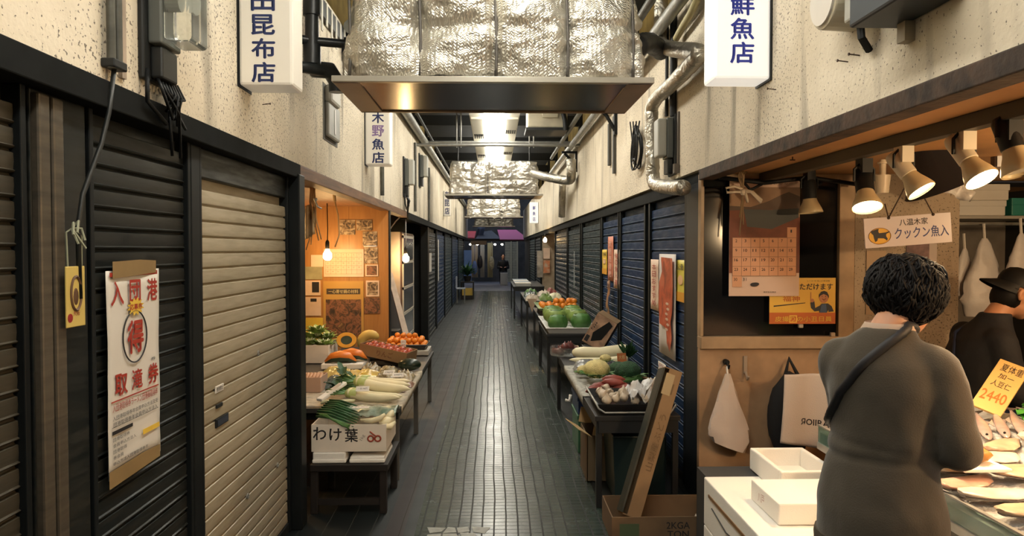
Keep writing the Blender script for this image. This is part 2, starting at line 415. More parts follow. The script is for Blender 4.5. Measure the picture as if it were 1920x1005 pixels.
# wooden partition of the greengrocer and the grey wall of the next bay
w = MB(); w.bx(-2.42, -1.05, 7.2, 7.235, 0, 1.93); struct(w, 'wall_partition_left', M_WOODP)
w = MB(); w.bx(-2.42, -1.17, 9.0, 9.05, 0, 1.75); struct(w, 'wall_partition_grey', mat('pale_grey_panel', (.42, .35, .30), .6, var=.12))
w = MB(); w.bx(-2.42, -1.1, 8.95, 9.08, 1.72, 1.93); struct(w, 'trim_10', M_HEAD)
# fishmonger: panel with a dark window, then a stained wall
w = MB()
P41 = 4.10
w.bx(1.185, 1.205, P41, P41 + .06, 1.0, 1.905); w.bx(1.99, 2.08, P41, P41 + .06, .93, 1.935)
w.bx(1.185, 2.0, P41, P41 + .06, 1.905, 1.935)
w.bx(1.185, 2.0, P41 - .02, P41 + .06, .93, 1.0)
struct(w, 'trim_11', mat('dull_beige_frame', (.42, .28, .16), .5, var=.25, vs=7), bevel=.004)
w = MB(); w.bx(1.185, 2.08, P41 + .005, P41 + .05, 0, .93); struct(w, 'wall_panel_lower', M_METALP)
w = MB(); w.bx(1.205, 1.99, P41 + .03, P41 + .036, 1.0, 1.905); struct(w, 'window_1', mat('dark_window_glass', (.006, .006, .007), .12, spec=.35))
m_st = m_plaster('stained_shop_wall', (.46, .37, .27), (.30, .23, .165), 23.)
w = MB(); w.bx(2.08, 2.69, P41, P41 + .06, 0, 1.935); struct(w, 'wall_stained', m_st)
w = MB(); w.bx(2.69, 3.9, 5.4, 5.46, 0, 1.95); w.bx(2.69, 2.72, P41 + .06, 5.4, 0, 1.95); struct(w, 'wall_back_right', mat('shop_back_wall', (.30, .26, .22), .7, var=.2))
# back of the far lit shop on the right
w = MB(); w.bx(1.25, 2.3, 18.5, 18.56, 0, 1.94); struct(w, 'wall_far_stall', mat('far_stall_wall', (.45, .36, .26), .7, var=.2))
# roof over the alley
w = MB(); w.bx(-3, 3, Y0, 29.2, 4.1, 4.2); struct(w, 'ceiling', M_CEIL)
for side, x in (('left', -1.5), ('right', 1.62)):
    w = MB(); w.bx(x - .03, x + .03, Y0, Y1, ZT, 4.1); struct(w, 'wall_upper_' + side, M_OCHRE)
k = 12
for y in [0.5, 3.0, 5.5, 8.0, 10.5, 13., 15.5, 18, 20.5, 23, 25.5, 28]:
    w = MB(); w.bx(-1.47, 1.59, y - .05, y + .05, 3.72, 3.9)
    struct(w, 'trim_%d' % k, mat('roof_beam_steel', (.016, .017, .017), .6, .3)); k += 1
    for x in (-1.44, 1.56):
        w = MB(); w.bx(x - .03, x + .03, y - .09, y + .09, ZT, 4.1)
        struct(w, 'trim_%d' % k, mat('roof_post_steel', (.018, .017, .016), .6, .3)); k += 1
# ------------------------------------------------------------------ roller shutters
def shutter_mesh(y0, y1, x, nx, pitch, z0, z1, prot=.011, style=0):
    b = MB(); n = int((z1 - z0) / pitch); prof = []
    for i in range(n):
        z = z0 + i * pitch
        if style == 0: q = [(0, .0), (.25, .10), (.95, .22), (1., .45), (.85, .74), (.15, .86), (-.12, .93)]
        else: q = [(-.2, .0), (.9, .07), (1.0, .14), (.92, .5), (.85, .86), (.1, .93)] if style == 1 else [(-.35, .0), (.75, .06), (1.0, .12), (.55, .18), (.7, .5), (.62, .84), (-.1, .90)]
        prof += [(x + nx * prot * a, z + pitch * c) for a, c in q]
    L = y1 - y0; m = len(prof)
    vs = [(a, y, c) for y in (y0, y1) for a, c in prof]
    fs = [(i, i + 1, m + i + 1, m + i) if nx < 0 else (i, m + i, m + i + 1, i + 1) for i in range(m - 1)]
    b.add(vs, fs); b.bx(x - nx * .02, x - nx * .025, y0, y1, z0, z1)
    return b
def shutter(side, y0, y1, mt, label, pitch=.058, housing=.0, style=0, mh=None, rail=.02, group=None):
    nx, x = (1, SL) if side == 'L' else (-1, SR)
    t = thing('roller_shutter', label, 'shutter', (x, (y0 + y1) / 2, 0), group=group)
    shutter_mesh(y0 + rail, y1 - rail, x - nx * .005, nx, pitch, .05, 1.88 - housing, style=style).build('slat_curtain', mt, t, smooth=35)
    b = MB(); b.bx(x - nx * .03, x + nx * .012, y0, y1, 0, .05); b.build('bottom_bar', DSTEEL, t, bevel=.004)
    for yy in (y0 + rail / 2, y1 - rail / 2):
        b = MB(); b.bx(x - nx * .03, x + nx * .02, yy - rail / 2, yy + rail / 2, .0, 1.88); b.build('guide_rail', M_POST, t, bevel=.003)
    if housing:
        b = MB(); b.bx(x - nx * .03, x + nx * .008, y0 + rail, y1 - rail, 1.88 - housing, 1.88); b.build('housing', mh or mt, t, bevel=.004)
    return t
MS_A = m_shutter('shutter_brown_grey', (.085, .072, .050), (.03, .028, .022), amt=.8)
MS_B = m_shutter('shutter_dark_grey', (.012, .016, .017), (.05, .043, .03), amt=.5, rough=.38)
MS_C = m_shutter('shutter_cream', (.45, .39, .28), (.28, .23, .15), amt=.7, metal=.15, rough=.45)
MS_BLUE = m_shutter('shutter_navy', (.006, .026, .085), (.015, .035, .062), amt=.6, rough=.46, metal=0., spec=.22)
MS_GREY = m_shutter('shutter_slate', (.014, .030, .040), (.04, .05, .05), amt=.6, rough=.46, metal=0., spec=.22)
MS_TEAL = m_shutter('shutter_dark_teal', (.006, .014, .022), (.02, .026, .03), amt=.5, metal=0., spec=.22)
shutter('L', .30, 1.70, MS_A, 'brown-grey roller shutter beside the grooved steel post, cut off by the picture edge', .056, style=2)
shutter('L', 1.96, 2.60, MS_B, 'dark grey roller shutter with the red and white poster taped on it', .058, style=2)
sc = shutter('L', 2.68, 3.83, MS_C, 'cream roller shutter with a letter slot, closed', .060, .11, 1, MS_B)
def on_left(name, m, y, z, w_, h_, par, out=.012, bev=.002):
    b = MB(); b.bx(SL + .004, SL + out, y - w_ / 2, y + w_ / 2, z - h_ / 2, z + h_ / 2); return b.build(name, m, par, bevel=bev)
def at_left(px, py): p = aX(px, py, SL + .006); return p.y, p.z
y, z = at_left(411, 728); b = on_left('notice_label', PAPER, y, z, .085, .028, sc, .009)
tb = MB(); tb.text('使用禁止', 0, 0, .07, .017, .0, M=frame((SL + .0095, y, z), *LW), bold=.02); tb.build('label_lettering', INK, b)
y, z = at_left(415, 788)
on_left('letter_slot', DSTEEL, y, z, .13, .035, sc, .012)
b = MB(); b.bx(SL + .011, SL + .0135, y - .055, y + .055, z - .012, z + .012); b.build('slot_flap', mat('slot_blue', (.015, .03, .07), .3, .3), sc)
y, z = at_left(410, 760); on_left('lock_plate', DSTEEL, y, z, .06, .016, sc)
for px, py in ((484, 662), (520, 872), (464, 930)):
    y, z = at_left(px, py); b = MB(); b.lathe([(.013, 0), (.013, .006), (.007, .008), (.007, .004)], 12, frame((SL + .004, y, z), *LW)); b.build('lock_ring', STEEL, sc)
y0 = 12.0
for lab, wd, m in (('dark teal shutter past the doorless bay, first of the far row by the open stall', 1.6, MS_TEAL), ('dark navy shutter in the far left row with a white strip poster', 2.2, MS_BLUE), ('slate shutter in the far left row, third past the second bulb', 2.6, MS_GREY), ('dark teal shutter near the blue sheet, fourth past the second bulb', 3.2, MS_BLUE), ('slate grey shutter at the far end behind the potted plant', 4.0, MS_GREY)):
    shutter('L', y0, y0 + wd, m, lab, .08, rail=.06, style=2); y0 += wd + .12
# grooved steel post between the two near shutters
b = MB(); t = thing('steel_post', 'grooved brown-grey steel post between the two nearest shutters', 'post', (SL, 1.83, 0))
b.bx(SL - .03, SL + .015, 1.72, 1.95, 0, 1.88); b.build('post_plate', MS_B, t, bevel=.004)
b = MB()
for yy in (1.745, 1.80): b.bx(SL + .01, SL + .035, yy - .022, yy + .022, 0, 1.87)
b.build('post_channel', m_shutter('post_channel_paint', (.13, .105, .075), (.04, .036, .03), amt=.8), t, bevel=.006)
b = MB(); b.bx(SL - .03, SL + .022, 2.60, 2.68, 0, 1.88); tag(b.build('shutter_post', M_POST, bevel=.006), 'black steel post between the dark shutter and the cream shutter', 'post')
# right row
rs = [(4.50, 5.62, MS_BLUE, 'navy blue roller shutter with the red painted banner hung on it'), (5.74, 6.92, MS_BLUE, 'navy blue roller shutter between the red banner and the small poster group'), (6.98, 8.10, MS_BLUE, 'navy blue roller shutter behind the yellow and pink poster group'), (8.16, 9.95, MS_GREY, 'slate roller shutter behind the tray of green cabbages'), (10.1, 11.85, MS_GREY, 'slate roller shutter behind the small tray of oranges'), (11.95, 14.35, MS_TEAL, 'dark teal roller shutter just before the far lit stall')]
for a, c, m, lab in rs: shutter('R', a, c, m, lab, .08, rail=.05, style=2)
shutter('R', 18.7, 21.2, MS_TEAL, 'dark teal shutter just past the far lit stall', .08, rail=.06)
shutter('R', 21.3, 24.5, MS_GREY, 'slate grey shutter far past the lit stall near the alley end', .08, rail=.06)
# ------------------------------------------------------------------ ceiling light line
M_LAMP = mat('lamp_diffuser', (.9, .88, .8), .5, emit=(1., .95, .83), es=16.)
M_LAMPW = mat('lamp_housing', (.75, .72, .62), .5)
def make_light():
    t = thing('ceiling_light', 'long white strip light hung under the alley roof', 'light', (0, 0, 3.3), group='strip lights down the middle of the alley roof')
    b = MB(); b.bx(-.13, .15, -1.18, 1.18, -.03, .03); b.build('diffuser', M_LAMP, t, local=True, bevel=.01)
    for s in (-1, 1):
        x = .01 + s * .245
        b = MB(); b.bx(x - .10, x + .10, -1.19, 1.19, .03, .09); b.bx(x - .085, x + .085, -1.1, .2, .0, .04); b.build('side_panel', M_LAMPW, t, local=True, bevel=.006)
        b = MB()
        for j in range(5): b.bx(x - .07 + j * .032, x - .055 + j * .032, .3 if s < 0 else -.2, .62 if s < 0 else .1, -.004, .031)
        b.build('louvre', BLACK, t, local=True)
    b = MB()
    for yy in (-.8, .8): b.cyl((.01, yy, .03), (.01, yy, .78), .008, n=6)
    b.build('hanger_rods', DSTEEL, t, local=True)
    return t
L0 = make_light(); L0.location = (0, -1.0, 3.3)
for i in range(1, 11): dup(L0, (0, -1.0 + 2.42 * i, 3.3))
# ------------------------------------------------------------------ foil covered air conditioners
M_FOILH = m_foil('quilted_foil'); M_FOIL = m_foil('crumpled_foil', (.66, .63, .57), False)
M_TAN = mat('tan_panel_frame', (.26, .165, .095), .45, .2, var=.12, vs=4)
M_BRNZ = mat('bronze_grille', (.035, .026, .02), .2, .25, var=.25, vs=3)
def ac(y, zb, h, wb, wt, dep, label, herr, seed, straps):
    t = thing('air_conditioner', label, 'air conditioner', (0, y, zb))
    W2 = .80
    b = MB(); z0, z1 = -.012, .014
    b.bx(-W2, -W2 + .13, 0, dep, z0, z1); b.bx(W2 - .13, W2, 0, dep, z0, z1)
    b.bx(-W2, W2, dep - .03, dep, z0, z1)
    b.build('panel_frame', M_TAN, t, local=True, bevel=.004)
    b = MB(); b.bx(-W2, W2, -.012, .022, z0, z1 + .004); b.build('front_edge', mat('grey_panel_edge', (.42, .39, .33), .35, .4), t, local=True, bevel=.003)
    b = MB(); b.bx(-W2 + .13, W2 - .13, .03, dep - .03, -.004, .012); b.bx(-W2 + .13, W2 - .13, .02, .10, -.010, .0); b.build('grille', M_BRNZ, t, local=True, bevel=.003)
    # foil cover: open bottomed quilted box, five faces as one surface
    b = MB(); nu, nv = 140, 60
    def f(u, v):
        # u runs round left side -> front -> right side ; v from bottom to top
        hw = (wb + (wt - wb) * min(1, v * 1.3)) / 2
        s = u * (2 * .55 + 2 * hw)
        q = math.sin(v * math.pi) ** .5
        fold = 0.
        for c in straps: fold += math.exp(-((s - .55 - hw - c) / .03) ** 2)
        puff = .035 * q * (abs(math.sin((s - .55 - hw) * math.pi / .38)) ** .6) - .03 * min(1, fold)
        wr = .035 * fbm((s * 2.6 + seed, v * 2.4, seed), 1.3, 4) + .014 * abs(fbm((s * 7, v * 5 + seed, 1.), 1.6, 3))
        sag = .03 * math.exp(-((v - .42) / .05) ** 2) * (.5 + .5 * math.sin(s * 6 + seed))
        o = puff + wr - sag
        z = .02 + v * h + .012 * fbm((s * 3, seed, v * 3), 1.5)
        tap = .05 * (1 - v)
        if s < .55: return V((-hw - o, .62 - s * 1.0 + .0, z))
        if s < .55 + 2 * hw:
            x = s - .55 - hw; return V((x, .05 - o - tap * .4, z))
        return V((hw + o, .05 + (s - .55 - 2 * hw), z))
    b.grid(f, nu, nv)
    b.bx(-wt / 2 + .02, wt / 2 - .02, .1, dep - .06, .0, h - .01)
    b.build('foil_cover', M_FOILH if herr else M_FOIL, t, smooth=180, local=True)
    for c in straps:
        b = MB(); b.tube([(c + .004 * math.sin(9 * z), .05 + .004 - .05 * (1 - z / h) * .4, z) for z in [.03 + i * (h - .04) / 12 for i in range(13)]], .008, 6); b.build('seam_strap', mat('dark_seam', (.12, .11, .10), .5, .3), t, local=True, smooth=180)
    b = MB()
    for x in (-.6, .6): b.cyl((x, dep * .5, h * .9), (x, dep * .5, 3.75 - zb), .012, n=8)
    b.build('hanger_rods', DSTEEL, t, local=True)
    return t
ac(3.60, 2.340, .62, 1.52, 1.40, .80, 'nearest foil-wrapped ceiling air conditioner with a tan panel frame', True, 1.7, (-.72, -.37, .01, .37, .70))
ac(11.7, 2.385, .53, 1.42, 1.38, .80, 'second foil-wrapped ceiling air conditioner, below the strip lights', False, 5.1, (-.1,))
ac(19.6, 2.385, .48, 1.42, 1.36, .80, 'third foil-wrapped ceiling air conditioner down the alley', False, 8.3, (.2,))
ac(27.0, 2.37, .42, 1.42, 1.36, .80, 'last foil-wrapped air conditioner above the red awnings', False, 12.9, (-.2,))
# ------------------------------------------------------------------ lit shop signs
M_SIGN = mat('sign_acrylic', (.80, .76, .68), .35, emit=(1., .93, .80), es=.10)
M_SIGNR = mat('sign_acrylic_lit', (.85, .82, .76), .35, emit=(1., .96, .88), es=.55)
M_INKB = mat('sign_blue_ink', (.015, .03, .13), .5)
M_INKP = mat('sign_faded_purple_ink', (.30, .20, .42), .5)
def box_sign(x0, x1, y, zb, zt, chars, label, msign, inks, ch_h, ch_w, wall_x, dep=.16, cx=None, z0=None, pitch=None):
    t = thing('shop_sign', label, 'sign', ((x0 + x1) / 2, y, zb))
    b = MB()
    b.bx(x0, x1, y, y + dep, zb, zt); b.build('light_box', msign, t, bevel=.012)
    b = MB(); xx = x0 if abs(x0 - wall_x) < abs(x1 - wall_x) else x1; s = 1 if xx == x1 else -1
    b.bx(xx - .004, xx + s * .014 + .004, y - .008, y + dep + .008, zb - .006, zt); b.build('side_frame', DSTEEL, t)
    cx = (x0 + x1) / 2 if cx is None else cx
    z = z0
    for c, ink in zip(chars, inks):
        b = MB(); b.text(c, cx, z, ch_w, ch_h, M=frame((0, y, 0), *FW), bold=.05); b.build('character', ink, t); z += pitch
    return t
# bottom char first
box_sign(-1.045, -.825, 3.0, 2.175, 2.95, '店布昆田本', 'white box sign with blue kanji above the cream shutter', M_SIGN, [M_INKB] * 5, .084, .098, WL, cx=-.945, z0=2.228, pitch=.097)
box_sign(-1.045, -.845, 5.9, 2.19, 2.90, '店魚野木', 'white box sign with faded purple kanji below the near air conditioner', M_SIGN, [M_INKB, M_INKB, M_INKP, M_INKB], .092, .10, WL, cx=-.94, z0=2.248, pitch=.108)
box_sign(-1.045, -.90, 15.0, 2.2, 2.72, '店昆布', 'small far white box sign under the second air conditioner', M_SIGN, [M_INKB] * 3, .14, .10, WL, cx=-.97, z0=2.30, pitch=.17)
box_sign(.935, 1.175, 3.05, 2.225, 2.95, '店魚鮮町', 'bright lit box sign with blue kanji on the right plaster wall', M_SIGNR, [BLUE] * 4, .092, .104, WR, cx=1.053, z0=2.335, pitch=.101)
box_sign(.95, 1.175, 19.0, 2.2, 2.75, '店魚鮮', 'small far lit box sign opposite the third air conditioner', M_SIGNR, [BLUE] * 3, .11, .08, WR, cx=1.06, z0=2.30, pitch=.15)
# ------------------------------------------------------------------ big taped poster on the dark shutter
def poster(name, label, cat, c0, c1, x=None, y=None, side='L', group=None, out=.016):
    """c0 = upper corner pixel nearest the picture's left, c1 = lower other corner; returns (thing matrix, w, h)"""
    if side == 'L': a, b_ = aX(*c0, SL + out), aX(*c1, SL + out); w_ = b_.y - a.y; fr = LW
    elif side == 'R': a, b_ = aX(*c0, SR - out), aX(*c1, SR - out); w_ = a.y - b_.y; fr = RW
    else: a, b_ = aY(*c0, y), aY(*c1, y); w_ = b_.x - a.x; fr = FW
    h_ = a.z - b_.z; c = (a + b_) / 2
    return frame(c, *fr), w_, h_
def sheet(M, w_, h_, curl=.006, seed=0., n=12, th=.0):
    b = MB(); b.M = M
    b.grid(lambda u, v: V(((u - .5) * w_, (v - .5) * h_, curl * (.5 + fbm((u * 2 + seed, v * 3, seed), 1.2)) + curl * .8 * (2 * u - 1) ** 2)), n, n)
    return b
M, w_, h_ = poster('paper_poster', '', '', (191, 487), (296, 842))
zc = M.translation.copy()
M = frame((zc.x, zc.y + .01, zc.z - .02), (0, 1, 0), (0, .012, 1)); w_ *= .98
t = thing('paper_poster', 'long white poster with large red characters taped to the dark shutter', 'poster', zc)
b = sheet(M, w_, h_ * .96, .003, 3.); b.build('paper', mat('poster_white', (.70, .66, .60), .6), t, smooth=180, solid=-.0008)
b = MB(); b.M = M; zz = .0075
def q(b, x0, x1, y0, y1, z=zz):  # flat printed block in poster units (0..1 from lower left)
    b.bx((x0 - .5) * w_, (x1 - .5) * w_, (y0 - .5) * h_, (y1 - .5) * h_, z - .0006, z)
def T(b, s, x, y, ww, hh, z=zz, bold=.05): b.text(s, (x - .5) * w_, (y - .5) * h_, ww * w_, hh * h_, z, bold=bold)
T(b, '入', .17, .875, .23, .115); T(b, '団', .50, .875, .22, .115); T(b, '港', .85, .875, .22, .115)
T(b, '得', .50, .655, .32, .165, bold=.06)
T(b, '取', .22, .445, .23, .105); T(b, '滝', .52, .445, .21, .10); T(b, '券', .85, .445, .22, .105)
q(b, .04, .96, .372, .378)
T(b, '入団港取得券ラーメン団港員取得年', .5, .345, .88, .036, bold=.01)
q(b, .04, .96, .952, .972)
b.build('red_lettering', RED, t)
b = MB(); b.M = M; b.tube([((-.01 + .23 * math.cos(a)) * w_, (.155 + .125 * math.sin(a)) * h_, zz) for a in [i * math.pi / 24 for i in range(48)]], .0022, 5, closed=True); b.build('oval_outline', INK, t); b = MB(); b.M = M
T(b, '入団港取得券年会員申込方法及受', .5, .298, .88, .022, bold=0); T(b, '団港取得券年会員申込方法入', .5, .268, .86, .022, bold=0); q(b, .05, .42, .223, .240)
for j, s in enumerate(('団港取得券', '会員申込方法入', '団港取得', '券会員', '申込方法入団港取得券年')): T(b, s, .06 + .03 * len(s) , .20 - j * .028, .06 * len(s), .018, bold=0)
q(b, .05, .95, .256, .2575)
T(b, '券', .85, .52, .10, .018, bold=0)
b.build('black_lettering', INK, t)
b = MB(); b.M = M; q(b, .62, .97, .155, .18); b.build('yellow_highlight', YELLOW, t); b = MB(); b.M = M; pts = []
for i in range(24):
    r = .17 if i % 2 else .11; a = i * math.pi / 12; pts.append((r * math.cos(a) * w_, .30 * h_ + r * .27 * math.sin(a) * h_))
b.prism(pts, zz + .001, zz + .0016); b.build('yellow_print', YELLOW, t)
b = MB(); b.M = M; T(b, '応募券', .5, .80, .24, .03, zz + .002); b.build('badge_lettering', RED, t)
M_TAPE = mat('brown_packing_tape', (.30, .20, .09), .3, var=.15, vs=6)
for v, s in ((.5, 1), (-.5, -1)):
    b = MB(); b.M = M; jag = [rnd(-.004, .004) for _ in range(10)]
    zt = .009
    b.prism([(-.42 * w_ * (1 if s > 0 else 1.25), v * h_ * .96 - .022), (.42 * w_ * (1 if s > 0 else 1.1), v * h_ * .96 - .022 + .01), (.42 * w_ * (1 if s > 0 else 1.1), v * h_ * .96 + .026), (.1 * w_, v * h_ * .96 + .030), (-.42 * w_ * (1 if s > 0 else 1.25), v * h_ * .96 + .026)], zt, zt + .0006)
    b.build('tape', M_TAPE, t)
# ------------------------------------------------------------------ yellow card hung on the post
p = aX(141, 556, SL + .05)
t = thing('hanging_card', 'small yellow card hung by strings on the grooved steel post', 'card', p)
M = frame(p, *LW); b = MB(); b.M = M; cw, chh = .082, .152
b.box((0, 0, 0), (cw, chh, .004)); b.build('card', mat('card_yellow', (.62, .46, .13), .5), t, bevel=.002)
b = MB(); b.M = M; b.tube([(.022 * math.cos(a), .008 + .042 * math.sin(a), .0025) for a in [i * math.pi / 14 for i in range(28)]], .004, 5, closed=True)
b.ball((0, .0, .002), (.012, .022, .002), 12, 6); b.build('bottle_emblem', mat('emblem_brown', (.12, .06, .03), .5), t)
b = MB(); b.M = M; b.cyl((-.026, -.052, .0015), (-.026, -.052, .0026), .011, n=14); b.text('大阪', 0, -.042, .03, .012, .003); b.build('red_seal', mat('seal_red', (.30, .02, .02), .5), t)
pk = aX(135, 428, SL + .05)
b = MB()
b.tube([p + V((.0, -.03, .076)), p + V((0, -.034, .16)), pk], .0025, 5); b.tube([p + V((.0, .03, .076)), p + V((.006, .022, .15)), pk + V((0, .012, 0))], .0025, 5)
for j in range(5):
    a = j * 1.2; b.tube([pk, pk + V((.012, .02 * math.cos(a), .02 * math.sin(a))), pk + V((.02, .03 * math.cos(a + .8), -.03 + .02 * math.sin(a)))], .003, 5)
b.build('string', mat('pale_string', (.33, .34, .24), .8), t)
# cable from the conduit down to the post
pc = aX(214, 130, WL + .02)
b = MB(); b.tube([pc, pc + V((-.005, -.02, -.12)), aX(190, 270, SL + .06), aX(155, 365, SL + .05), aX(146, 430, SL + .05), aX(150, 560, SL + .05)], .007, 6)
tag(b.build('power_cable', mat('black_rubber', (.015, .017, .016), .45), smooth=180), 'thin dark cable dropping from the conduit pipes to the steel post', 'cable')
# conduits with clamp
t = thing('conduit_pipe', 'pair of grey conduit pipes with an elbow strap left of the electric meter', 'pipe', pc)
M_COND = mat('grey_conduit', (.10, .10, .085), .45, .2, var=.4, vs=15)
for px in (209, 222):
    q0 = aX(px, 128, WL + .022); b = MB(); b.cyl(q0, V((q0.x, q0.y, 3.02)), .0115, n=10); b.build('pipe', M_COND, t, smooth=60)
q0 = aX(234, 60, WL + .014); b = MB(); b.bx(WL, WL + .012, q0.y - .012, q0.y + .012, q0.z - .13, 3.0); b.build('wall_strip', mat('peeling_pink_strip', (.45, .36, .28), .7, var=.3), t)
q0 = aX(215, 122, WL + .02); b = MB(); b.bx(WL, WL + .038, q0.y - .035, q0.y + .035, q0.z - .012, q0.z + .012); b.build('clamp', DSTEEL, t, bevel=.004)
# ------------------------------------------------------------------ electricity meters
def meter(px, py, label, s=1., side='L', glass=True, wires=True):
    X = WL if side == 'L' else WR; n = 1 if side == 'L' else -1
    p = aX(px, py, X)
    t = thing('electric_meter', label, 'electric meter', p)
    def B(name, x0, x1, y0, y1, z0, z1, m, bev=.006):
        b = MB(); b.bx(p.x + n * x0, p.x + n * x1, p.y + y0 * s, p.y + y1 * s, p.z + z0 * s, p.z + z1 * s); return b.build(name, m, t, bevel=bev)
    B('back_board', 0, .018, -.085, .10, -.13, .26, DSTEEL)
    B('meter_body', .018, .06, -.06, .075, -.02, .24, mat('meter_grey_body', (.12, .13, .12), .5))
    B('terminal_cover', .018, .055, -.045, .06, -.12, -.025, mat('meter_black', (.02, .022, .022), .4))
    if glass:
        b = MB(); b.bx(p.x + n * .06, p.x + n * .145, p.y - .055 * s, p.y + .078 * s, p.z - .01 * s, p.z + .235 * s); b.build('glass_cover', mat('meter_glass', (.85, .88, .84), .12, trans=.92), t, bevel=.014, seg=3)
        b = MB(); b.cyl((p.x + n * .062, p.y + .01, p.z + .13 * s), (p.x + n * .10, p.y + .01, p.z + .13 * s), .045 * s, n=20); b.bx(p.x + n * .1, p.x + n * .104, p.y - .02, p.y + .04, p.z + .15 * s, p.z + .18 * s); b.build('dial', mat('dial_plate', (.45, .47, .42), .5), t)
    else:
        B('grey_cover', .06, .12, -.055, .07, -.01, .235, mat('meter_grey_cover', (.46, .46, .42), .5), .012)
    if wires:
        b = MB()
        for j in range(8):
            a = j * 1.3
            b.tube([p + V((n * .03, (-.03 + .02 * j) * s, -.11 * s)), p + V((n * .06, (-.06 + .022 * j) * s, -.16 * s)), p + V((n * .05, (.03 + .05 * math.sin(a)) * s, (-.20 - .03 * math.cos(a)) * s)), p + V((n * .04, (.06 + .04 * math.cos(a)) * s, -.16 * s)), p + V((n * .03, (.03 + .02 * j) * s, (-.14 - .10 * (j % 3)) * s))], .005 * s, 6)
        b.tube([p + V((n * .02, -.07 * s, -.1 * s)), p + V((n * .03, -.09 * s, -.2 * s)), p + V((n * .03, .03 * s, -.245 * s))], .007 * s, 6)
        b.build('loose_wires', BLACK, t, smooth=180)
    return t
meter(283, 78, 'electric meter with a glass cover and loose black wires on the near left plaster')
meter(757, 345, 'grey meter box high on the left wall beyond the faded purple box sign', 1.2, glass=False)
meter(786, 330, 'slim grey meter on the left wall, farther along than the first grey meter box', 1.2, glass=False, wires=False)
# grey junction box let into a rough hole
p = aX(619, 215, WL)
t = thing('recessed_fitting', 'grey plastic fitting set in a rough hole under the black drain pipe', 'wall fitting', p)
b = MB(); b.bx(WL - .02, WL + .003, p.y - .20, p.y + .20, p.z - .185, p.z + .165); b.build('hole_shade_plate', mat('hole_shadow_grey', (.14, .135, .12), .8), t)  # flat plate without a recess; the hole's shade is put into its grey
b = MB(); b.bx(WL, WL + .03, p.y - .165, p.y + .165, p.z - .16, p.z + .06); b.build('fitting_body', GREYP, t, bevel=.015)
b = MB(); b.bx(WL, WL + .05, p.y - .17, p.y + .10, p.z + .05, p.z + .16); b.build('fitting_cap', mat('fitting_pale', (.45, .44, .39), .5), t, bevel=.02)
b = MB(); b.bx(WL + .028, WL + .034, p.y - .012, p.y + .012, p.z - .13, p.z + .03); b.build('bracket', WPLAST, t, bevel=.003)
# ------------------------------------------------------------------ black drain pipe with tees
p = aX(585, 60, WL + .09)
t = thing('drain_pipe', 'black drain pipe with a tee arm and a lower bend on the left wall', 'pipe', p)
M_PVC = mat('black_pvc', (.018, .022, .024), .32, var=.3, vs=10)
x, y = p.x, p.y; zb = aX(590, 122, WL + .09).z
b = MB(); b.tube([(x, y, 3.04), (x, y, zb)], .036, 16); b.build('vertical_pipe', M_PVC, t, smooth=60)
for z in (zb + .04, aX(585, 12, x).z):
    b = MB(); b.cyl((x, y, z - .05), (x, y, z + .05), .046, n=16); b.build('socket_collar', M_PVC, t, smooth=60)
za = aX(585, 77, x).z
b = MB(); b.tube([(WL, y - .06, za), (x, y, za), (x + .17, y + .05, za)], .024, 12); b.cyl((x + .155, y + .045, za), (x + .185, y + .055, za), .036, n=14); b.cyl((x + .16, y + .05, za - .09), (x + .16, y + .05, za), .017, n=10)
b.build('tee_arm', M_PVC, t, smooth=60)
b = MB(); b.tube([(x, y, zb), (x + .01, y + .02, zb - .03), (x + .07, y + .09, zb - .02), (x + .10, y + .12, zb - .07), (x + .10, y + .12, zb - .13)], [.044, .046, .046, .044, .04], 14)
b.tube([(x + .06, y + .08, zb - .03), (x - .02, y - .1, zb - .05), (WL + .02, y - .12, zb - .05)], .03, 12); b.build('lower_bend', M_PVC, t, smooth=60)
# cable rail, gutter pipe and tie bars
b = MB(); t = thing('slotted_rail', 'dark slotted rail with white drips along the top of the left wall', 'rail', (WL, 4.8, 2.97))
b.bx(WL, WL + .03, 4.0, 5.6, 2.90, 3.0); b.build('rail', DSTEEL, t)
for j in range(12):
    b = MB(); y = 4.06 + j * .13; b.bx(WL + .028, WL + .034, y, y + .035, 2.86 - .03 * (j % 3), 3.0)
    b.build('white_drip', mat('white_paint_drip', (.65, .62, .54), .6), t)
b = MB(); b.tube([(WL + .07, 5.0, 3.03), (WL + .07, 26, 3.03)], .05, 12); tag(b.build('gutter_pipe', mat('grey_gutter', (.28, .28, .25), .4, .2, var=.3), smooth=60), 'long grey gutter pipe along the top of the left wall', 'pipe')
b = MB(); b.tube([(WL + .16, 6.0, 3.08), (WL + .16, 22, 3.08)], .018, 8); tag(b.build('thin_conduit', DSTEEL, smooth=60), 'thin dark conduit beside the grey gutter pipe', 'pipe')
for y, z, l in ((10.4, 3.04, 'upper'), (9.9, 2.93, 'lower')):
    b = MB(); b.tube([(WL, y, z), (WR, y, z)], .022, 10); o = tag(b.build('tie_bar', STEEL, smooth=60), l + ' grey tie bar crossing the alley above the second air conditioner', 'pipe')
b = MB()
for x in (-.52, -.46, .50, .56): tag(MB().cyl((x, 10.15, 2.93), (x, 10.15, 3.75), .009, n=6).build('hanger_rod', STEEL), 'thin vertical hanger rod above the second air conditioner', 'rod', 'hanger rods above the second air conditioner')
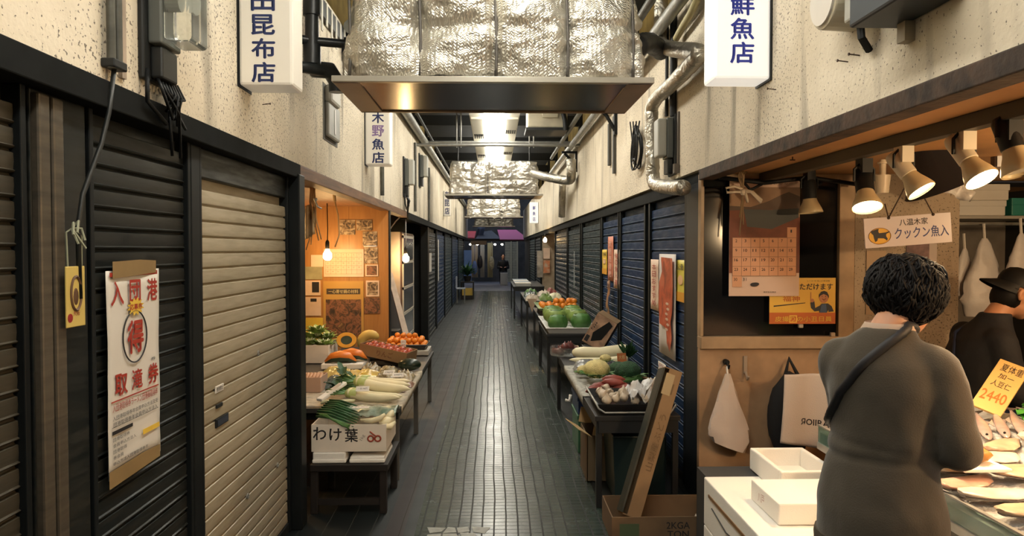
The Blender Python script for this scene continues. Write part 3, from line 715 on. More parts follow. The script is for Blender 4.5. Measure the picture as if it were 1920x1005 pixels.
# far left wall bits: vertical cables, pipes
for px, y_, z0, z1, l in ((788, 9.5, 2.0, 2.9, 'first'), (805, 11.5, 1.95, 2.8, 'second'), (742, 6.7, 2.0, 2.9, 'nearest')):
    b = MB(); b.cyl((WL + .02, y_, z0), (WL + .02, y_, z1), .018, n=8); tag(b.build('wall_conduit', M_COND, smooth=60), {'nearest': 'dark vertical conduit just beyond the faded purple box sign', 'first': 'dark vertical conduit between the two grey meters and the far shutters', 'second': 'dark vertical conduit farthest along the left wall'}[l], 'pipe')
# small nails in the plaster
def nail(px, py, X, lab, n):
    p = aX(px, py, X); t = MB(); t.cyl(p, p + V((n * .035, 0, .004)), .0022, n=6); t.cyl(p + V((n * .034, 0, .004)), p + V((n * .037, 0, .004)), .005, n=8)
    return tag(t.build('nail', mat('rusty_iron', (.05, .025, .015), .7)), lab, 'nail')
nail(492, 196, WL, 'rusty nail below the nearest left box sign', 1)
for a in ((1590, 116, 'rusty nail in the right plaster, left of a pair under the meter'), (1612, 104, 'rusty nail in the right plaster, right of a pair under the meter'), (1455, 168, 'bent nail under the bright lit box sign')): nail(a[0], a[1], WR, a[2], -1)
# ------------------------------------------------------------------ inside the greengrocer: bulbs
M_BULB = mat('bulb_glow', (1, .8, .5), .3, emit=(1., .62, .25), es=200.)
M_SOCK = mat('bulb_socket_black', (.02, .018, .016), .4)
def bulb(x, y, z, ztop, label, cordm, es=None):
    t = thing('light_bulb', label, 'light bulb', (x, y, z))
    b = MB(); b.lathe([(.002, -.052), (.022, -.047), (.036, -.030), (.041, -.006), (.036, .016), (.022, .036), (.015, .052), (.014, .06)], 20, Matrix.Translation((x, y, z))); b.build('glass_bulb', es or M_BULB, t, smooth=180)
    b = MB(); b.lathe([(.016, .055), (.019, .06), (.019, .12), (.012, .135), (.005, .14)], 14, Matrix.Translation((x, y, z))); b.build('socket', M_SOCK, t, smooth=50)
    b = MB(); b.tube([(x, y, z + .135), (x + .003, y, (z + ztop) / 2), (x, y, ztop)], .0045, 6); b.build('cord', cordm, t, smooth=180)
    return t
pb = aY(614, 478, 6.75)
bulb(pb.x, pb.y, pb.z, 1.932, 'bare lit bulb hanging before the wooden poster panel', BLACK)
pb2 = aX(761, 484, WL - .02)
bulb(pb2.x, pb2.y, pb2.z, 1.90, 'bare lit bulb hanging at the grey doorway past the wooden panel', WPLAST)
bulb(-1.78, 4.95, 1.60, 1.932, 'added unseen bulb lighting the left stall, hidden behind the cream shutter', BLACK)  # unseen bulb, added to throw warm light on the vegetables
# white cable looping from the header to the panel
b = MB(); pts = [(752, 405, 8.5), (742, 415, 8.4), (731, 430, 8.3), (731, 440, 8.0), (726, 452, 7.8), (716, 460, 7.25), (700, 462, 7.17), (682, 462, 7.17)]
b.tube([aY(*a) for a in pts], .007, 6); tag(b.build('white_cable', WPLAST, smooth=180), 'white cable looping from the header to the wooden panel', 'cable')
# strings and bags hanging from the soffit
M_STR = mat('straw_string', (.55, .38, .20), .8)
t = thing('string_bundle', 'bundle of pale strings and plastic ties hung by the black post', 'string bundle', aY(588, 375, 4.7))
b = MB()
for j in range(9):
    p0 = aY(583 + 2 * (j % 4), 372, 4.7); x = p0.x; L = rnd(.12, .34)
    b.tube([V((x, 4.7, 1.93)), p0 + V((rnd(-.01, .01), 0, -.02)), p0 + V((rnd(-.02, .025), rnd(-.02, .02), -L * .5)), p0 + V((rnd(-.04, .04), rnd(-.03, .03), -L))], rnd(.003, .006), 5, flat=.5)
b.build('strings', M_STR, t, smooth=180)
b = MB(); p0 = aY(576, 415, 4.7)
b.grid(lambda u, v: p0 + V((-.03 + .06 * u + .02 * v, .02 * math.sin(9 * u + 4 * v), .08 - .20 * v + .04 * u)), 8, 8); b.build('torn_bag', mat('yellowed_plastic', (.55, .38, .2), .4), t, smooth=180, solid=.001)
b = MB(); b.tube([aY(589, 372, 4.65), aY(596, 388, 4.65), aY(603, 391, 4.65)], .006, 6); b.ball(aY(592, 374, 4.65), .012, 10, 6); b.build('white_tie', WPLAST, t)
b = MB(); b.tube([aY(628, 378, 5.6), aY(634, 405, 5.6), aY(636, 440, 5.6), aY(628, 463, 5.6)], .006, 6); b.tube([aY(626, 372, 5.6) + V((0, 0, .05)), aY(628, 378, 5.6)], .012, 6)
tag(b.build('straw_rope', M_STR, smooth=180), 'straw rope hanging beside the bulb before the panel', 'rope')
# electrical bits on the soffit
b = MB(); p0 = aZ(600, 352, 1.925); b.tube([p0 + V((-.1, -.1, 0)), p0, p0 + V((.06, .5, 0)), p0 + V((.1, 1.3, 0))], .012, 6); tag(b.build('soffit_conduit', mat('soffit_wire', (.55, .42, .3), .6), smooth=180), 'pale wire stapled under the wooden soffit', 'cable')
# ------------------------------------------------------------------ papers on the wooden panel
YP = 7.194
MPIC = {}
def picmat(name, stops, scale, seed):
    m = bpy.data.materials.new(name); m.use_nodes = True; nt = m.node_tree; b = nt.nodes['Principled BSDF']
    tc = nn(nt, 'ShaderNodeTexCoord'); mp = nn(nt, 'ShaderNodeMapping'); mp.inputs['Location'].default_value = (seed, seed * 2, seed); nt.links.new(tc.outputs['Object'], mp.inputs[0])
    f = noise_tex(nt, mp.outputs[0], scale, 5, 1.); r1 = ramp(nt, stops); nt.links.new(f, r1.inputs[0]); nt.links.new(r1.outputs[0], b.inputs['Base Color']); b.inputs['Roughness'].default_value = .45
    return m
def panel_paper(x0, y0, x1, y1, m, label, name='paper_sheet', cat='paper', y=YP, extra=None, th=.002):
    M, w_, h_ = poster('', '', '', (x0, y0), (x1, y1), y=y - th, side='F')
    t = thing(name, label, cat, M.translation)
    b = MB(); b.M = M; b.box((0, 0, -.0005), (w_, h_, .0012)); b.build('sheet', m, t)
    if extra: extra(M, w_, h_, t)
    return t
def cal_grid(rows, cols, ink, txt=True, y0=-.42, y1=.30, start=0):
    def f(M, w_, h_, t):
        b = MB(); b.M = M
        for r in range(rows + 1): z = y0 + (y1 - y0) * r / rows; b.bx(-.46 * w_, .46 * w_, z * h_ - .0012, z * h_ + .0012, .0002, .0009)
        for c in range(cols + 1): x = -.46 + .92 * c / cols; b.bx(x * w_ - .001, x * w_ + .001, y0 * h_, y1 * h_, .0002, .0009)
        b.build('date_grid', ink, t)
        if txt:
            b = MB(); b.M = M; n = 1
            for r in range(rows):
                for c in range(cols):
                    if n <= 31: b.text(str(n), (-.46 + .92 * (c + .4) / cols) * w_, (y1 - (y1 - y0) * (r + .4) / rows) * h_, .3 * w_ / cols * (1 if n > 9 else .5), .32 * (y1 - y0) * h_ / rows, .001); n += 1
            b.build('dates', ink, t)
    return f
CALINK = mat('faint_brown_ink', (.28, .16, .10), .7)
panel_paper(607, 467, 682, 519, PINKP, 'pale calendar sheet behind the bare bulb on the wooden panel', 'wall_calendar', 'calendar', extra=cal_grid(5, 7, CALINK, True, -.40, .36))
DARKPIC = picmat('seafood_picture', [(.30, (.03, .022, .02)), (.44, (.11, .06, .035)), (.55, (.32, .13, .07)), (.64, (.10, .055, .03)), (.75, (.42, .24, .10))], 16, 2.)
FLOWER = picmat('mushroom_picture', [(.36, (.06, .04, .03)), (.48, (.30, .20, .12)), (.6, (.5, .38, .26))], 22, 9.)
def pic_title(M, w_, h_, t):
    b = MB(); b.M = M
    b.bx(-.44 * w_, .44 * w_, -.5 * h_, .16 * h_, .0003, .0009); b.build('picture', DARKPIC, t)
    b = MB(); b.M = M; b.bx(-.42 * w_, .42 * w_, .255 * h_, .36 * h_, .0003, .0008); b.build('title_band', mat('band_brown', (.07, .05, .035), .5), t)
    b = MB(); b.M = M; b.text('一心寄せ鍋の材料', 0, .307 * h_, .74 * w_, .07 * h_, .0012, bold=.02); b.build('title_lettering', mat('gold_ink', (.75, .6, .3), .5), t)
panel_paper(606, 527, 682, 628, mat('poster_gold', (.55, .31, .08), .45), 'hot-pot poster with a dark food picture under the pale calendar', 'food_poster', 'poster', extra=pic_title)
def onpic(m, x0=-.4, x1=.4, y0=-.4, y1=.4):
    def f(M, w_, h_, t):
        b = MB(); b.M = M; b.bx(x0 * w_, x1 * w_, y0 * h_, y1 * h_, .0003, .0009); b.build('picture', m, t)
    return f
for (x0, y0, x1, y1, m, lab, ex) in [
    (637, 412, 666, 440, FLOWER, 'small dark mushroom picture, at the upper left on the wooden panel', None),
    (668, 412, 698, 432, FLOWER, 'small dark leaf picture, at the upper right on the wooden panel', None),
    (680, 434, 707, 461, FLOWER, 'round mushroom picture under the dark leaf picture', None),
    (683, 464, 708, 494, FLOWER, 'picture card right of the pale calendar, upper of two', None),
    (685, 496, 709, 518, PINKP, 'pale card with one dark photo right of the pale calendar, lower of two', onpic(DARKPIC)),
    (686, 526, 711, 556, PINKP, 'pink card with a dark berry picture right of the hot-pot poster', onpic(FLOWER)),
    (683, 558, 712, 588, DARKPIC, 'two dark photos on one card at the lower right of the panel', None),
    (569, 500, 604, 524, mat('greenish_print', (.36, .33, .2), .5, var=.3), 'greenish card at the left edge of the wooden panel', None),
    (569, 526, 601, 554, PINKP, 'white card with a dark square photo left of the hot-pot poster', onpic(INK, .0, .42, -.3, .4)),
    (569, 557, 602, 592, PINKP, 'white price list with two dark thumbnails left of the hot-pot poster', onpic(INK, -.1, .25, .25, .42)),
    (569, 596, 606, 650, YELLOW, 'yellow sheet at the lower left of the wooden panel', None),
    (583, 478, 606, 500, PINKP, 'small pink sheet left of the pale calendar', None)]:
    panel_paper(x0, y0, x1, y1, m, lab, 'picture_card' if 'pic' in lab or 'photo' in lab else 'paper_sheet', 'picture' if 'pic' in lab or 'photo' in lab else 'paper', extra=ex, y=YP if x0 != 583 else YP - .004)
# hanging frames and boards of the grey bay
YG = 8.99
b = MB(); b.M = Matrix.Identity(4)
t = thing('paned_door_leaf', 'narrow wooden door leaf with dark panes beyond the second bulb', 'door', (-1.15, 9.3, 0))
b.bx(-1.2, -1.16, 9.1, 10.4, 0, 1.72); b.build('door_leaf', mat('brown_door', (.10, .05, .035), .5), t)
for j in range(4):
    b = MB(); z = .38 + j * .33; b.bx(-1.162, -1.15, 9.22, 10.28, z, z + .28); b.build('pane', mat('door_pane', (.10, .10, .10), .15), t)
b = MB()
for j in range(5): z = .345 + j * .33; b.bx(-1.165, -1.145, 9.15, 10.35, z - .017, z + .017)
for yy in (9.17, 10.33): b.bx(-1.165, -1.145, yy - .02, yy + .02, .3, 1.7)
b.build('glazing_bars', mat('white_glazing_bar', (.5, .46, .4), .5), t)
p0 = aY(734, 512, 8.6); p1 = aY(770, 640, 8.0)
b = MB(); b.beam((p0.x - .02, 8.58, p0.z), (p1.x + .02, 7.9, p1.z - .15), .07, .02); tag(b.build('leaning_plank', mat('pale_plank', (.52, .40, .30), .6, var=.2), bevel=.003), 'pale wooden plank leaning in the grey doorway', 'plank')
b = MB(); pts = [aY(734, 512, 8.7), aY(726, 560, 8.7), aY(722, 650, 8.7), aY(764, 650, 8.7), aY(748, 570, 8.7)]
vs = [q_ for q_ in pts] + [q_ + V((0, .03, 0)) for q_ in pts]
b.add(vs, [(0, 1, 2, 3, 4), (9, 8, 7, 6, 5)] + [(i, i + 5, (i + 1) % 5 + 5, (i + 1) % 5) for i in range(5)]); tag(b.build('slanted_board', mat('dark_grey_board', (.13, .125, .12), .6)), 'dark grey slanted board behind the leaning plank', 'board')
b = MB(); b.bx(-1.62, -1.12, 8.45, 9.0, 0, .55); tag(b.build('storage_box', mat('dark_crate_grey', (.05, .05, .052), .6), bevel=.01), 'dark grey box on the floor in the grey doorway', 'box')
t = thing('hanging_garment', 'white cloth hung on the door post of the grey bay', 'cloth', aY(721, 490, 8.5))
b = MB(); p0 = aY(721, 490, 8.6)
b.grid(lambda u, v: p0 + V((-.05 + .1 * u * (.4 + .6 * math.sin(math.pi * min(1, v + .25))), .03 * math.sin(8 * u), .25 - .75 * v)), 10, 14); b.build('cloth', mat('offwhite_cloth', (.5, .42, .36), .8), t, smooth=180, solid=.004)
# papers on far left shutters
for (px, py, hx, hz, m, lab) in ((822, 488, .10, .40, PAPER, 'long pale strip paper on the far left navy shutter'), (807, 492, .22, .16, PAPER, 'pale square paper on the first far left shutter')):
    p = aX(px, py, SL + .02); b = MB(); b.box(p, (.002, hx * 2, hz * 2)); tag(b.build('shutter_paper', m), lab, 'paper')
# ------------------------------------------------------------------ produce kinds
M_ORANGE = mat('orange_peel', (.80, .25, .02), .42, var=.15, vs=20, bump=.25, bs=220)
M_STEMG = mat('green_stem', (.10, .14, .03), .7)
M_CAB = mat('cabbage_green', (.06, .17, .035), .5, var=.4, vs=9, bump=.3, bs=25)
M_CABL = mat('cabbage_leaf_pale', (.20, .30, .07), .5, var=.35, vs=10, bump=.3, bs=25)
M_RAD = mat('white_radish', (.86, .79, .54), .42, var=.08, vs=5)
M_RADG = mat('radish_green_shoulder', (.50, .56, .20), .45, var=.15)
M_LEAF = mat('dark_leaf_green', (.03, .11, .035), .5, var=.45, vs=14, bump=.3, bs=40)
M_LEAFM = mat('mid_leaf_green', (.09, .22, .05), .5, var=.4, vs=14, bump=.3, bs=40)
M_CAUL = mat('cauliflower_cream', (.72, .62, .28), .75, var=.15, vs=30, bump=.9, bs=120)
M_PUMP = mat('pumpkin_skin', (.025, .05, .025), .5, var=.5, vs=16)
M_PUMPF = mat('pumpkin_flesh', (.80, .36, .02), .5, var=.1)
M_PUMPS = mat('pumpkin_core', (.60, .24, .02), .6, var=.3, vs=40)
M_APPLE = mat('apple_red', (.42, .07, .035), .35, var=.35, vs=9)
M_BAN = mat('banana_yellow', (.72, .50, .07), .45, var=.15, vs=6)
M_EGG = mat('aubergine_skin', (.018, .016, .03), .18)
M_ONION = mat('red_onion', (.16, .045, .04), .35, var=.35, vs=14)
M_GARL = mat('garlic_skin', (.62, .52, .40), .5, var=.25, vs=24)
M_SWEET = mat('sweet_potato', (.30, .065, .05), .5, var=.3, vs=14)
M_FILM = mat('clear_film', (.85, .88, .86), .16, trans=.85, bump=.7, bs=26)
M_LEEK = mat('leek_white', (.62, .60, .38), .4)
def orange_thing(loc, r, label, group, m=None, name='orange', cat='orange'):
    t = thing(name, label, cat, loc, group=group)
    b = MB(); b.ball((0, 0, 0), (r, r, r * .93), 18, 12, fn=lambda d: 1 + .02 * fbm(d, 2) - .07 * max(0, d.z - .9) * 10 * .5); b.build('peel', m or M_ORANGE, t, smooth=180, local=True)
    b = MB(); b.cyl((0, 0, r * .84), (0, 0, r * .93), r * .10, r * .07, 7); b.build('stem_nub', M_STEMG, t, local=True)
    return t
def leaf(b, base, dirv, L, wdt, up=(0, 0, 1), curl=.3, n=8):
    d = V(dirv).normalized(); u = V(up); s = d.cross(u).normalized(); u = s.cross(d)
    def f(a, c):
        w_ = wdt * math.sin(math.pi * min(1, .08 + a * .92)) ** .7
        x = (c - .5) * 2
        return V(base) + d * (a * L) + s * (x * w_) + u * (curl * L * (a * a) * -.6 + .18 * w_ * x * x + .05 * L * math.sin(a * 14 + x * 4))
    b.grid(f, 4, n)
def cabbage(loc, r, label, group, m1=None, m2=None, name='cabbage', rz=0.):
    t = thing(name, label, 'cabbage', loc, rz, group)
    b = MB(); b.ball((0, 0, 0), (r, r, r * .82), 22, 14, fn=lambda d: 1 + .035 * fbm(d, 2.5) + .015 * math.sin(7 * math.atan2(d.y, d.x))); b.build('heart', m1 or M_CAB, t, smooth=180, local=True)
    for k in range(5):
        a0 = k * 1.257 + .3; b = MB()
        def f(u, v):
            a = a0 + (u - .5) * 2.0; th = -.9 + v * 1.75
            rr = r * (1.025 + .03 * (k % 2) + .05 * max(0, v - .8) * 5 + .012 * math.sin(u * 22)) * (1 + .02 * fbm((u * 3, v * 3, k), 2))
            return V((rr * math.cos(th) * math.cos(a), rr * math.cos(th) * math.sin(a), .84 * rr * math.sin(th) + .06 * r * (1 - (2 * u - 1) ** 2) * v))
        b.grid(f, 12, 8); b.build('outer_leaf', m2 or M_CABL, t, smooth=180, local=True, solid=.002)
    return t
def radish(p0, p1, r, label, group=None, green=.0, leaves=True, name='daikon_radish', blunt=False):
    """p0 crown end, p1 root tip"""
    p0, p1 = V(p0), V(p1); d = (p1 - p0); L = d.length
    t = thing(name, label, 'radish', p0, group=group)
    prof = [(0, .55), (.02, .85), (.08, 1.), (.4, 1.), (.7, .86), (.88, .58), (.95, .32), (1., .05)] if not blunt else [(0, .6), (.03, .92), (.08, 1.), (.5, 1.0), (.8, .92), (.93, .7), (.985, .4), (1., .1)]
    sag = V((0, 0, -.012))
    pts = [p0 + d * a + sag * math.sin(math.pi * a) + V((0, 0, .006 * math.sin(9 * a))) for a, _ in prof]
    b = MB(); b.tube(pts, [r * k for _, k in prof], 18)
    b.build('root', M_RAD, t, smooth=180)
    if green:
        b = MB(); b.tube([p0 + d * a for a in (-.005, .02, .09, green)], [r * .5, r * .88, r * 1.012, r * 1.005], 18); b.build('green_shoulder', M_RADG, t, smooth=180)
    if leaves:
        b = MB(); dn = -d.normalized(); s = dn.cross(V((0, 0, 1))).normalized()
        for k in range(7):
            a = (k - 3) * .28; dv = (dn + s * a * .9 + V((0, 0, .12 * (k % 3) - .03))).normalized()
            q0 = p0 + s * a * r * .5; b.tube([q0, q0 + dv * .05, q0 + dv * .12], [r * .2, r * .16, r * .09], 6)
        b.build('leaf_stalks', M_LEAFM, t, smooth=180)
    return t
def tray(x0, x1, y0, y1, z, h, m, label, name='tray', cat='tray', th=.006, flare=.02, rim=True):
    t = thing(name, label, cat, ((x0 + x1) / 2, (y0 + y1) / 2, z))
    b = MB()
    def ring(e, zz): return [V((x0 - e, y0 - e, zz)), V((x1 + e, y0 - e, zz)), V((x1 + e, y1 + e, zz)), V((x0 - e, y1 + e, zz))]
    b.loft([ring(0, z), ring(flare, z + h), ring(flare - th, z + h), ring(-th, z + th)]); b.build('tray_shell', m, t, bevel=.004)
    if rim:
        b = MB(); b.tube(ring(flare, z + h), .007, 8, closed=True); b.build('rim', m, t, smooth=60)
    return t
def carton(x0, x1, y0, y1, z, h, m, label, name='cardboard_box', cat='box', th=.006, rz=0., flaps=None, rot=None):
    c = V(((x0 + x1) / 2, (y0 + y1) / 2, z)); t = thing(name, label, cat, c, rz, rot=rot)
    hx, hy = (x1 - x0) / 2, (y1 - y0) / 2; b = MB()
    b.bx(-hx, hx, -hy, -hy + th, 0, h); b.bx(-hx, hx, hy - th, hy, 0, h); b.bx(-hx, -hx + th, -hy + th, hy - th, 0, h); b.bx(hx - th, hx, -hy + th, hy - th, 0, h); b.bx(-hx + th, hx - th, -hy + th, hy - th, 0, th)
    b.build('box_body', m, t, local=True, bevel=.0015)
    return t
def front_print(t, hy, items, m, name='lettering'):
    b = MB(); b.M = frame((0, -hy, 0), *FW)
    for s, x, z, w_, h_, bo in items: b.text(s, x, z, w_, h_, .0008, bold=bo)
    return b.build(name, m, t, local=True)
def price_card(c, w_, h_, tilt, rz, lines, label, m, ink=None):
    t = thing('price_card', label, 'price card', c, rot=(tilt, 0, rz))
    b = MB(); b.box((0, 0, h_ / 2), (w_, .003, h_)); b.build('card', m, t, local=True)
    b = MB(); b.M = frame((0, -.0017, 0), *FW)
    n = len(lines)
    for i, (s, wf) in enumerate(lines): b.text(s, 0, h_ * (1 - (i + .6) / (n + .15)), w_ * wf, h_ * .62 / n, .0004, bold=.025)
    b.build('lettering', ink or RED, t, local=True)
    return t
# ------------------------------------------------------------------ left stall : low dark bench in front, metal table behind
t = thing('low_bench', 'low dark wooden bench under the white lettered carton', 'bench', (-.85, 4.3, 0))
b = MB(); b.bx(-1.04, -.60, 4.06, 4.56, .245, .285); b.build('bench_top', DWOOD, t, bevel=.004)
for x in (-1.02, -.63):
    for y in (4.09, 4.52): b = MB(); b.bx(x - .02, x + .02, y - .02, y + .02, 0, .245); b.build('leg', DWOOD, t, bevel=.003)
b = MB(); b.bx(-1.02, -.63, 4.075, 4.10, .05, .085); b.build('cross_rail', DWOOD, t)
t = thing('stall_table', 'dark metal-legged table carrying the vegetables on the left side', 'table', (-1.1, 5.9, 0))
b = MB(); b.bx(-1.75, -.60, 4.60, 7.17, .455, .488); b.build('table_top', mat('table_top_dark', (.05, .045, .04), .5), t, bevel=.004)
for x in (-1.70, -.635):
    for y in (4.68, 5.85, 7.1): b = MB(); b.bx(x - .018, x + .018, y - .018, y + .018, 0, .455); b.build('leg', mat('pale_table_leg', (.16, .15, .13), .4, .4), t, bevel=.003)
b = MB(); b.bx(-1.7, -.64, 4.66, 4.69, .40, .455); b.bx(-.65, -.62, 4.66, 7.1, .40, .455); b.build('apron_rail', DSTEEL, t)
# foam boxes and わけぎ carton
for x0, x1, h, l in ((-1.03, -.845, .06, 'small white foam box lid by the black post under the white lettered carton'), (-.82, -.625, .035, 'flat white foam lid under the right end of the white lettered carton')):
    b = MB(); b.bx(x0, x1, 4.09, 4.40, .286, .286 + h); b.bx(x0 - .003, x1 + .003, 4.085, 4.405, .286, .286 + .022); tag(b.build('foam_box', FOAM, bevel=.006), l, 'foam box')
WHITEC = mat('white_carton', (.78, .70, .60), .7, var=.1, vs=4)
ct = carton(-1.04, -.615, 4.10, 4.50, .348, .155, WHITEC, 'white carton with large black lettering at the front of the left stall', 'vegetable_carton', 'carton')
front_print(ct, .2, [('わ', -.165, .105, .075, .075, .035), ('け', -.075, .098, .07, .072, .035), ('葉', .015, .094, .075, .078, .035)], INK)
b = MB(); b.M = frame((0, -.2, 0), *FW)
for x in (.125, .165): b.tube([(x + .016 * math.cos(a), .075 + .016 * math.sin(a), .001) for a in [i * math.pi / 10 for i in range(20)]], .005, 6, closed=True)
b.tube([(.12, .115, .001), (.145, .095, .001), (.16, .085, .001)], .004, 6); b.build('red_emblem', mat('red_brown_print', (.33, .05, .02), .6), ct, local=True)
b = MB(); b.M = frame((0, -.2, 0), *FW)
b.text('1kg', .078, .08, .035, .022, .0008, rot=1.1); b.build('grey_lettering', mat('grey_ink', (.25, .23, .2), .7), ct, local=True)
# leeks and greens inside the carton
t = thing('scallion_bunch', 'bunch of dark green scallions lying over the edge of the white lettered carton', 'scallions', (-.9, 4.25, .5))
b = MB()
for j in range(22):
    y = 4.13 + .017 * j; z = .505 + .012 * (j % 3)
    b.tube([(-1.03, y + .04, z + .03), (-.95, y + .01, z + .03), (-.86 - .004 * (j % 5), y - .02, z + .008), (-.80, y - .03, z - .015)], [.006, .008, .007, .003], 6, flat=.6)
b.build('green_blades', M_LEAF, t, smooth=180)
b = MB()
for j in range(5): b.tube([(-1.0 + .01 * j, 4.12, .56), (-.93, 4.11, .535), (-.86 + .01 * j, 4.095, .50), (-.83, 4.09, .49 - .004 * j)], [.004, .006, .006, .002], 6)
b.build('pale_blades', M_LEAFM, t, smooth=180)
t = thing('burdock_bundle', 'green and white leaf vegetables in printed film at the carton back', 'vegetable pack', (-.75, 4.4, .5))
b = MB(); b.grid(lambda u, v: V((-.95 + .36 * u, 4.30 + .22 * v, .505 + .035 * math.sin(math.pi * v) + .012 * fbm((u * 7, v * 5, 3), 1.5))), 24, 10); b.build('film', mat('printed_green_film', (.10, .17, .12), .3, var=.7, vs=16, col2=(.5, .55, .45)), t, smooth=180, solid=.004)
b = MB(); b.box((-.80, 4.33, .552), (.10, .05, .002), M=None); b.build('white_tag', PAPER, t)
b = MB(); b.text('産直 480円', -.80, 4.33, .075, .02, .5535); b.build('tag_lettering', INK, t)
t = thing('yam_root', 'knobbly pale root bent over the right corner of the white lettered carton', 'root vegetable', (-.64, 4.2, .5))
b = MB(); b.tube([(-.77, 4.16, .515), (-.70, 4.14, .515), (-.65, 4.12, .535), (-.625, 4.12, .558)], [.008, .016, .015, .008], 10)
b.tube([(-.66, 4.14, .50), (-.62, 4.15, .51), (-.595, 4.2, .505)], [.02, .026, .018], 10); b.tube([(-.64, 4.12, .49), (-.60, 4.14, .48), (-.585, 4.2, .49)], [.014, .02, .014], 10); b.tube([(-.625, 4.17, .52), (-.60, 4.2, .54), (-.60, 4.24, .545)], [.016, .02, .012], 10); b.build('root', M_RAD, t, smooth=180)
# daikons
rads = [((-.97, 5.10, .585), (-.58, 4.98, .56), .033), ((-.95, 4.92, .600), (-.555, 4.78, .57), .036), ((-.99, 5.28, .55), (-.60, 5.20, .545), .033), ((-.97, 4.72, .560), (-.60, 4.62, .545), .030), ((-.93, 5.0, .55), (-.62, 4.87, .54), .034), ((-.98, 4.84, .545), (-.60, 4.72, .535), .032)]
labs = ['upper back daikon of the white radish pile on the left table', 'thickest daikon lying on top of the pile, tip over the table edge', 'rear daikon of the white radish pile, half hidden', 'front daikon with a green side, lowest of the pile', 'daikon wedged in the middle of the radish pile', 'daikon under the thickest one in the radish pile']
for (a, c, r), l in zip(rads, labs): radish(a, c, r, l, 'daikon radishes on the left table', green=.22)
t = thing('radish_greens', 'cut dark green radish tops at the crown end of the daikon pile', 'leaves', (-1.02, 5.0, .58))
b = MB()
for j in range(26): leaf(b, (-1.04 + rnd(-.03, .03), rnd(4.72, 5.2), rnd(.55, .64)), (rnd(-1, .4), rnd(-.8, .5), rnd(-.2, .7)), rnd(.06, .11), rnd(.018, .03), curl=rnd(.1, .6))
b.build('leaves', M_LEAF, t, smooth=180)
t = thing('wrapped_leek', 'white foam-wrapped leek bundle leaning in front of the radish tops', 'leek', (-1.05, 4.7, .56))
b = MB(); b.beam((-1.12, 4.62, .535), (-1.0, 4.82, .61), .05, .022); b.build('wrapper', FOAM, t, bevel=.006)
b = MB()
for j in range(5): b.tube([(-1.10 + .008 * j, 4.58, .525 + .004 * j), (-1.06, 4.6, .53), (-.9, 4.63 + .01 * j, .525)], .009, 6)
b.build('leek_stalks', M_LEEK, t, smooth=180)
# blue-black packs, tags etc (behind)
def pack(c, sz, m, label, name='vegetable_pack', cat='vegetable pack', seed=0., fill=None, rz=0.):
    t = thing(name, label, cat, c, rz)
    b = MB(); sx, sy, sz_ = sz
    b.grid(lambda u, v: V(((u - .5) * sx, (v - .5) * sy, sz_ * (math.sin(math.pi * u) * math.sin(math.pi * v)) ** .5 * (.75 + .5 * fbm((u * 4 + seed, v * 4, seed), 1.3)))), 16, 12)
    b.grid(lambda u, v: V(((.5 - u) * sx, (v - .5) * sy, 0)), 16, 12)
    b.build('film_bag', m, t, smooth=180, local=True)
    return t
M_DKPACK = mat('dark_leaf_pack', (.02, .035, .035), .22, var=.7, vs=40, col2=(.16, .2, .18))
pack((-1.15, 5.35, .497), (.30, .3, .07), M_DKPACK, 'dark glossy bag of greens left of the radish pile', seed=3.)
pack((-1.03, 5.62, .497), (.30, .22, .09), mat('yellow_fruit_film', (.66, .45, .06), .25, var=.35, vs=14, col2=(.55, .42, .22)), 'bag of yellow fruit behind the dark greens', 'fruit_bag', 'fruit', 5.)
pack((-1.25, 5.75, .497), (.26, .22, .09), mat('yellow_pale_film', (.60, .46, .16), .25, var=.35, vs=14), 'pale yellow bag of fruit by the black post', 'fruit_bag', 'fruit', 15.)
M_MUSH = mat('mushroom_film', (.42, .34, .20), .22, var=.7, vs=26, col2=(.12, .10, .06), bump=.6, bs=50)
for x, y, l in ((-.84, 5.60, 'film pack of mushrooms just behind the rear daikon'), (-.70, 5.62, 'film pack of mushrooms near the aisle edge of the left table'), (-.86, 5.86, 'film pack of mushrooms in front of the apple carton'), (-1.02, 5.98, 'film pack of dark mushrooms before the orange pumpkin slices')):
    pack((x, y, .497), (.16, .20, .07), M_MUSH, l, 'mushroom_pack', 'mushroom pack', x * 9 + y)
pack((-.68, 5.33, .497), (.17, .17, .05), mat('dried_red_pack', (.16, .06, .04), .3, var=.6, vs=40, col2=(.4, .25, .18)), 'pack of dried red peppers at the aisle edge beside the daikon', 'dried_pepper_pack', 'vegetable pack', 7.)
pack((-.70, 5.12, .497), (.15, .12, .045), mat('dried_brown_pack', (.13, .07, .05), .3, var=.6, vs=40, col2=(.35, .25, .18)), 'second pack of dried red peppers, under the daikon tips', 'dried_pepper_pack', 'vegetable pack', 8.)
for i, (x, y, z, rz, s) in enumerate(((-.72, 5.40, .56, .2, '498円'), (-.80, 5.48, .565, -.2, '298円'), (-.85, 4.66, .60, .1, '一本198円'))):
    t = thing('price_tag', ('white oval price tag stuck on the dried peppers', 'white price tag on the mushroom packs', 'long white price tag at the front of the radish pile')[i], 'price tag', (x, y, z), rz)
    b = MB(); b.M = Matrix.Rotation(.6, 4, 'X'); b.box((0, 0, 0), (.085, .045, .002)); b.build('tag', PAPER, t, local=True, bevel=.0008)
    b = MB(); b.M = Matrix.Rotation(.6, 4, 'X'); b.text(s, 0, 0, .06, .02, .0014); b.build('tag_lettering', INK, t, local=True)
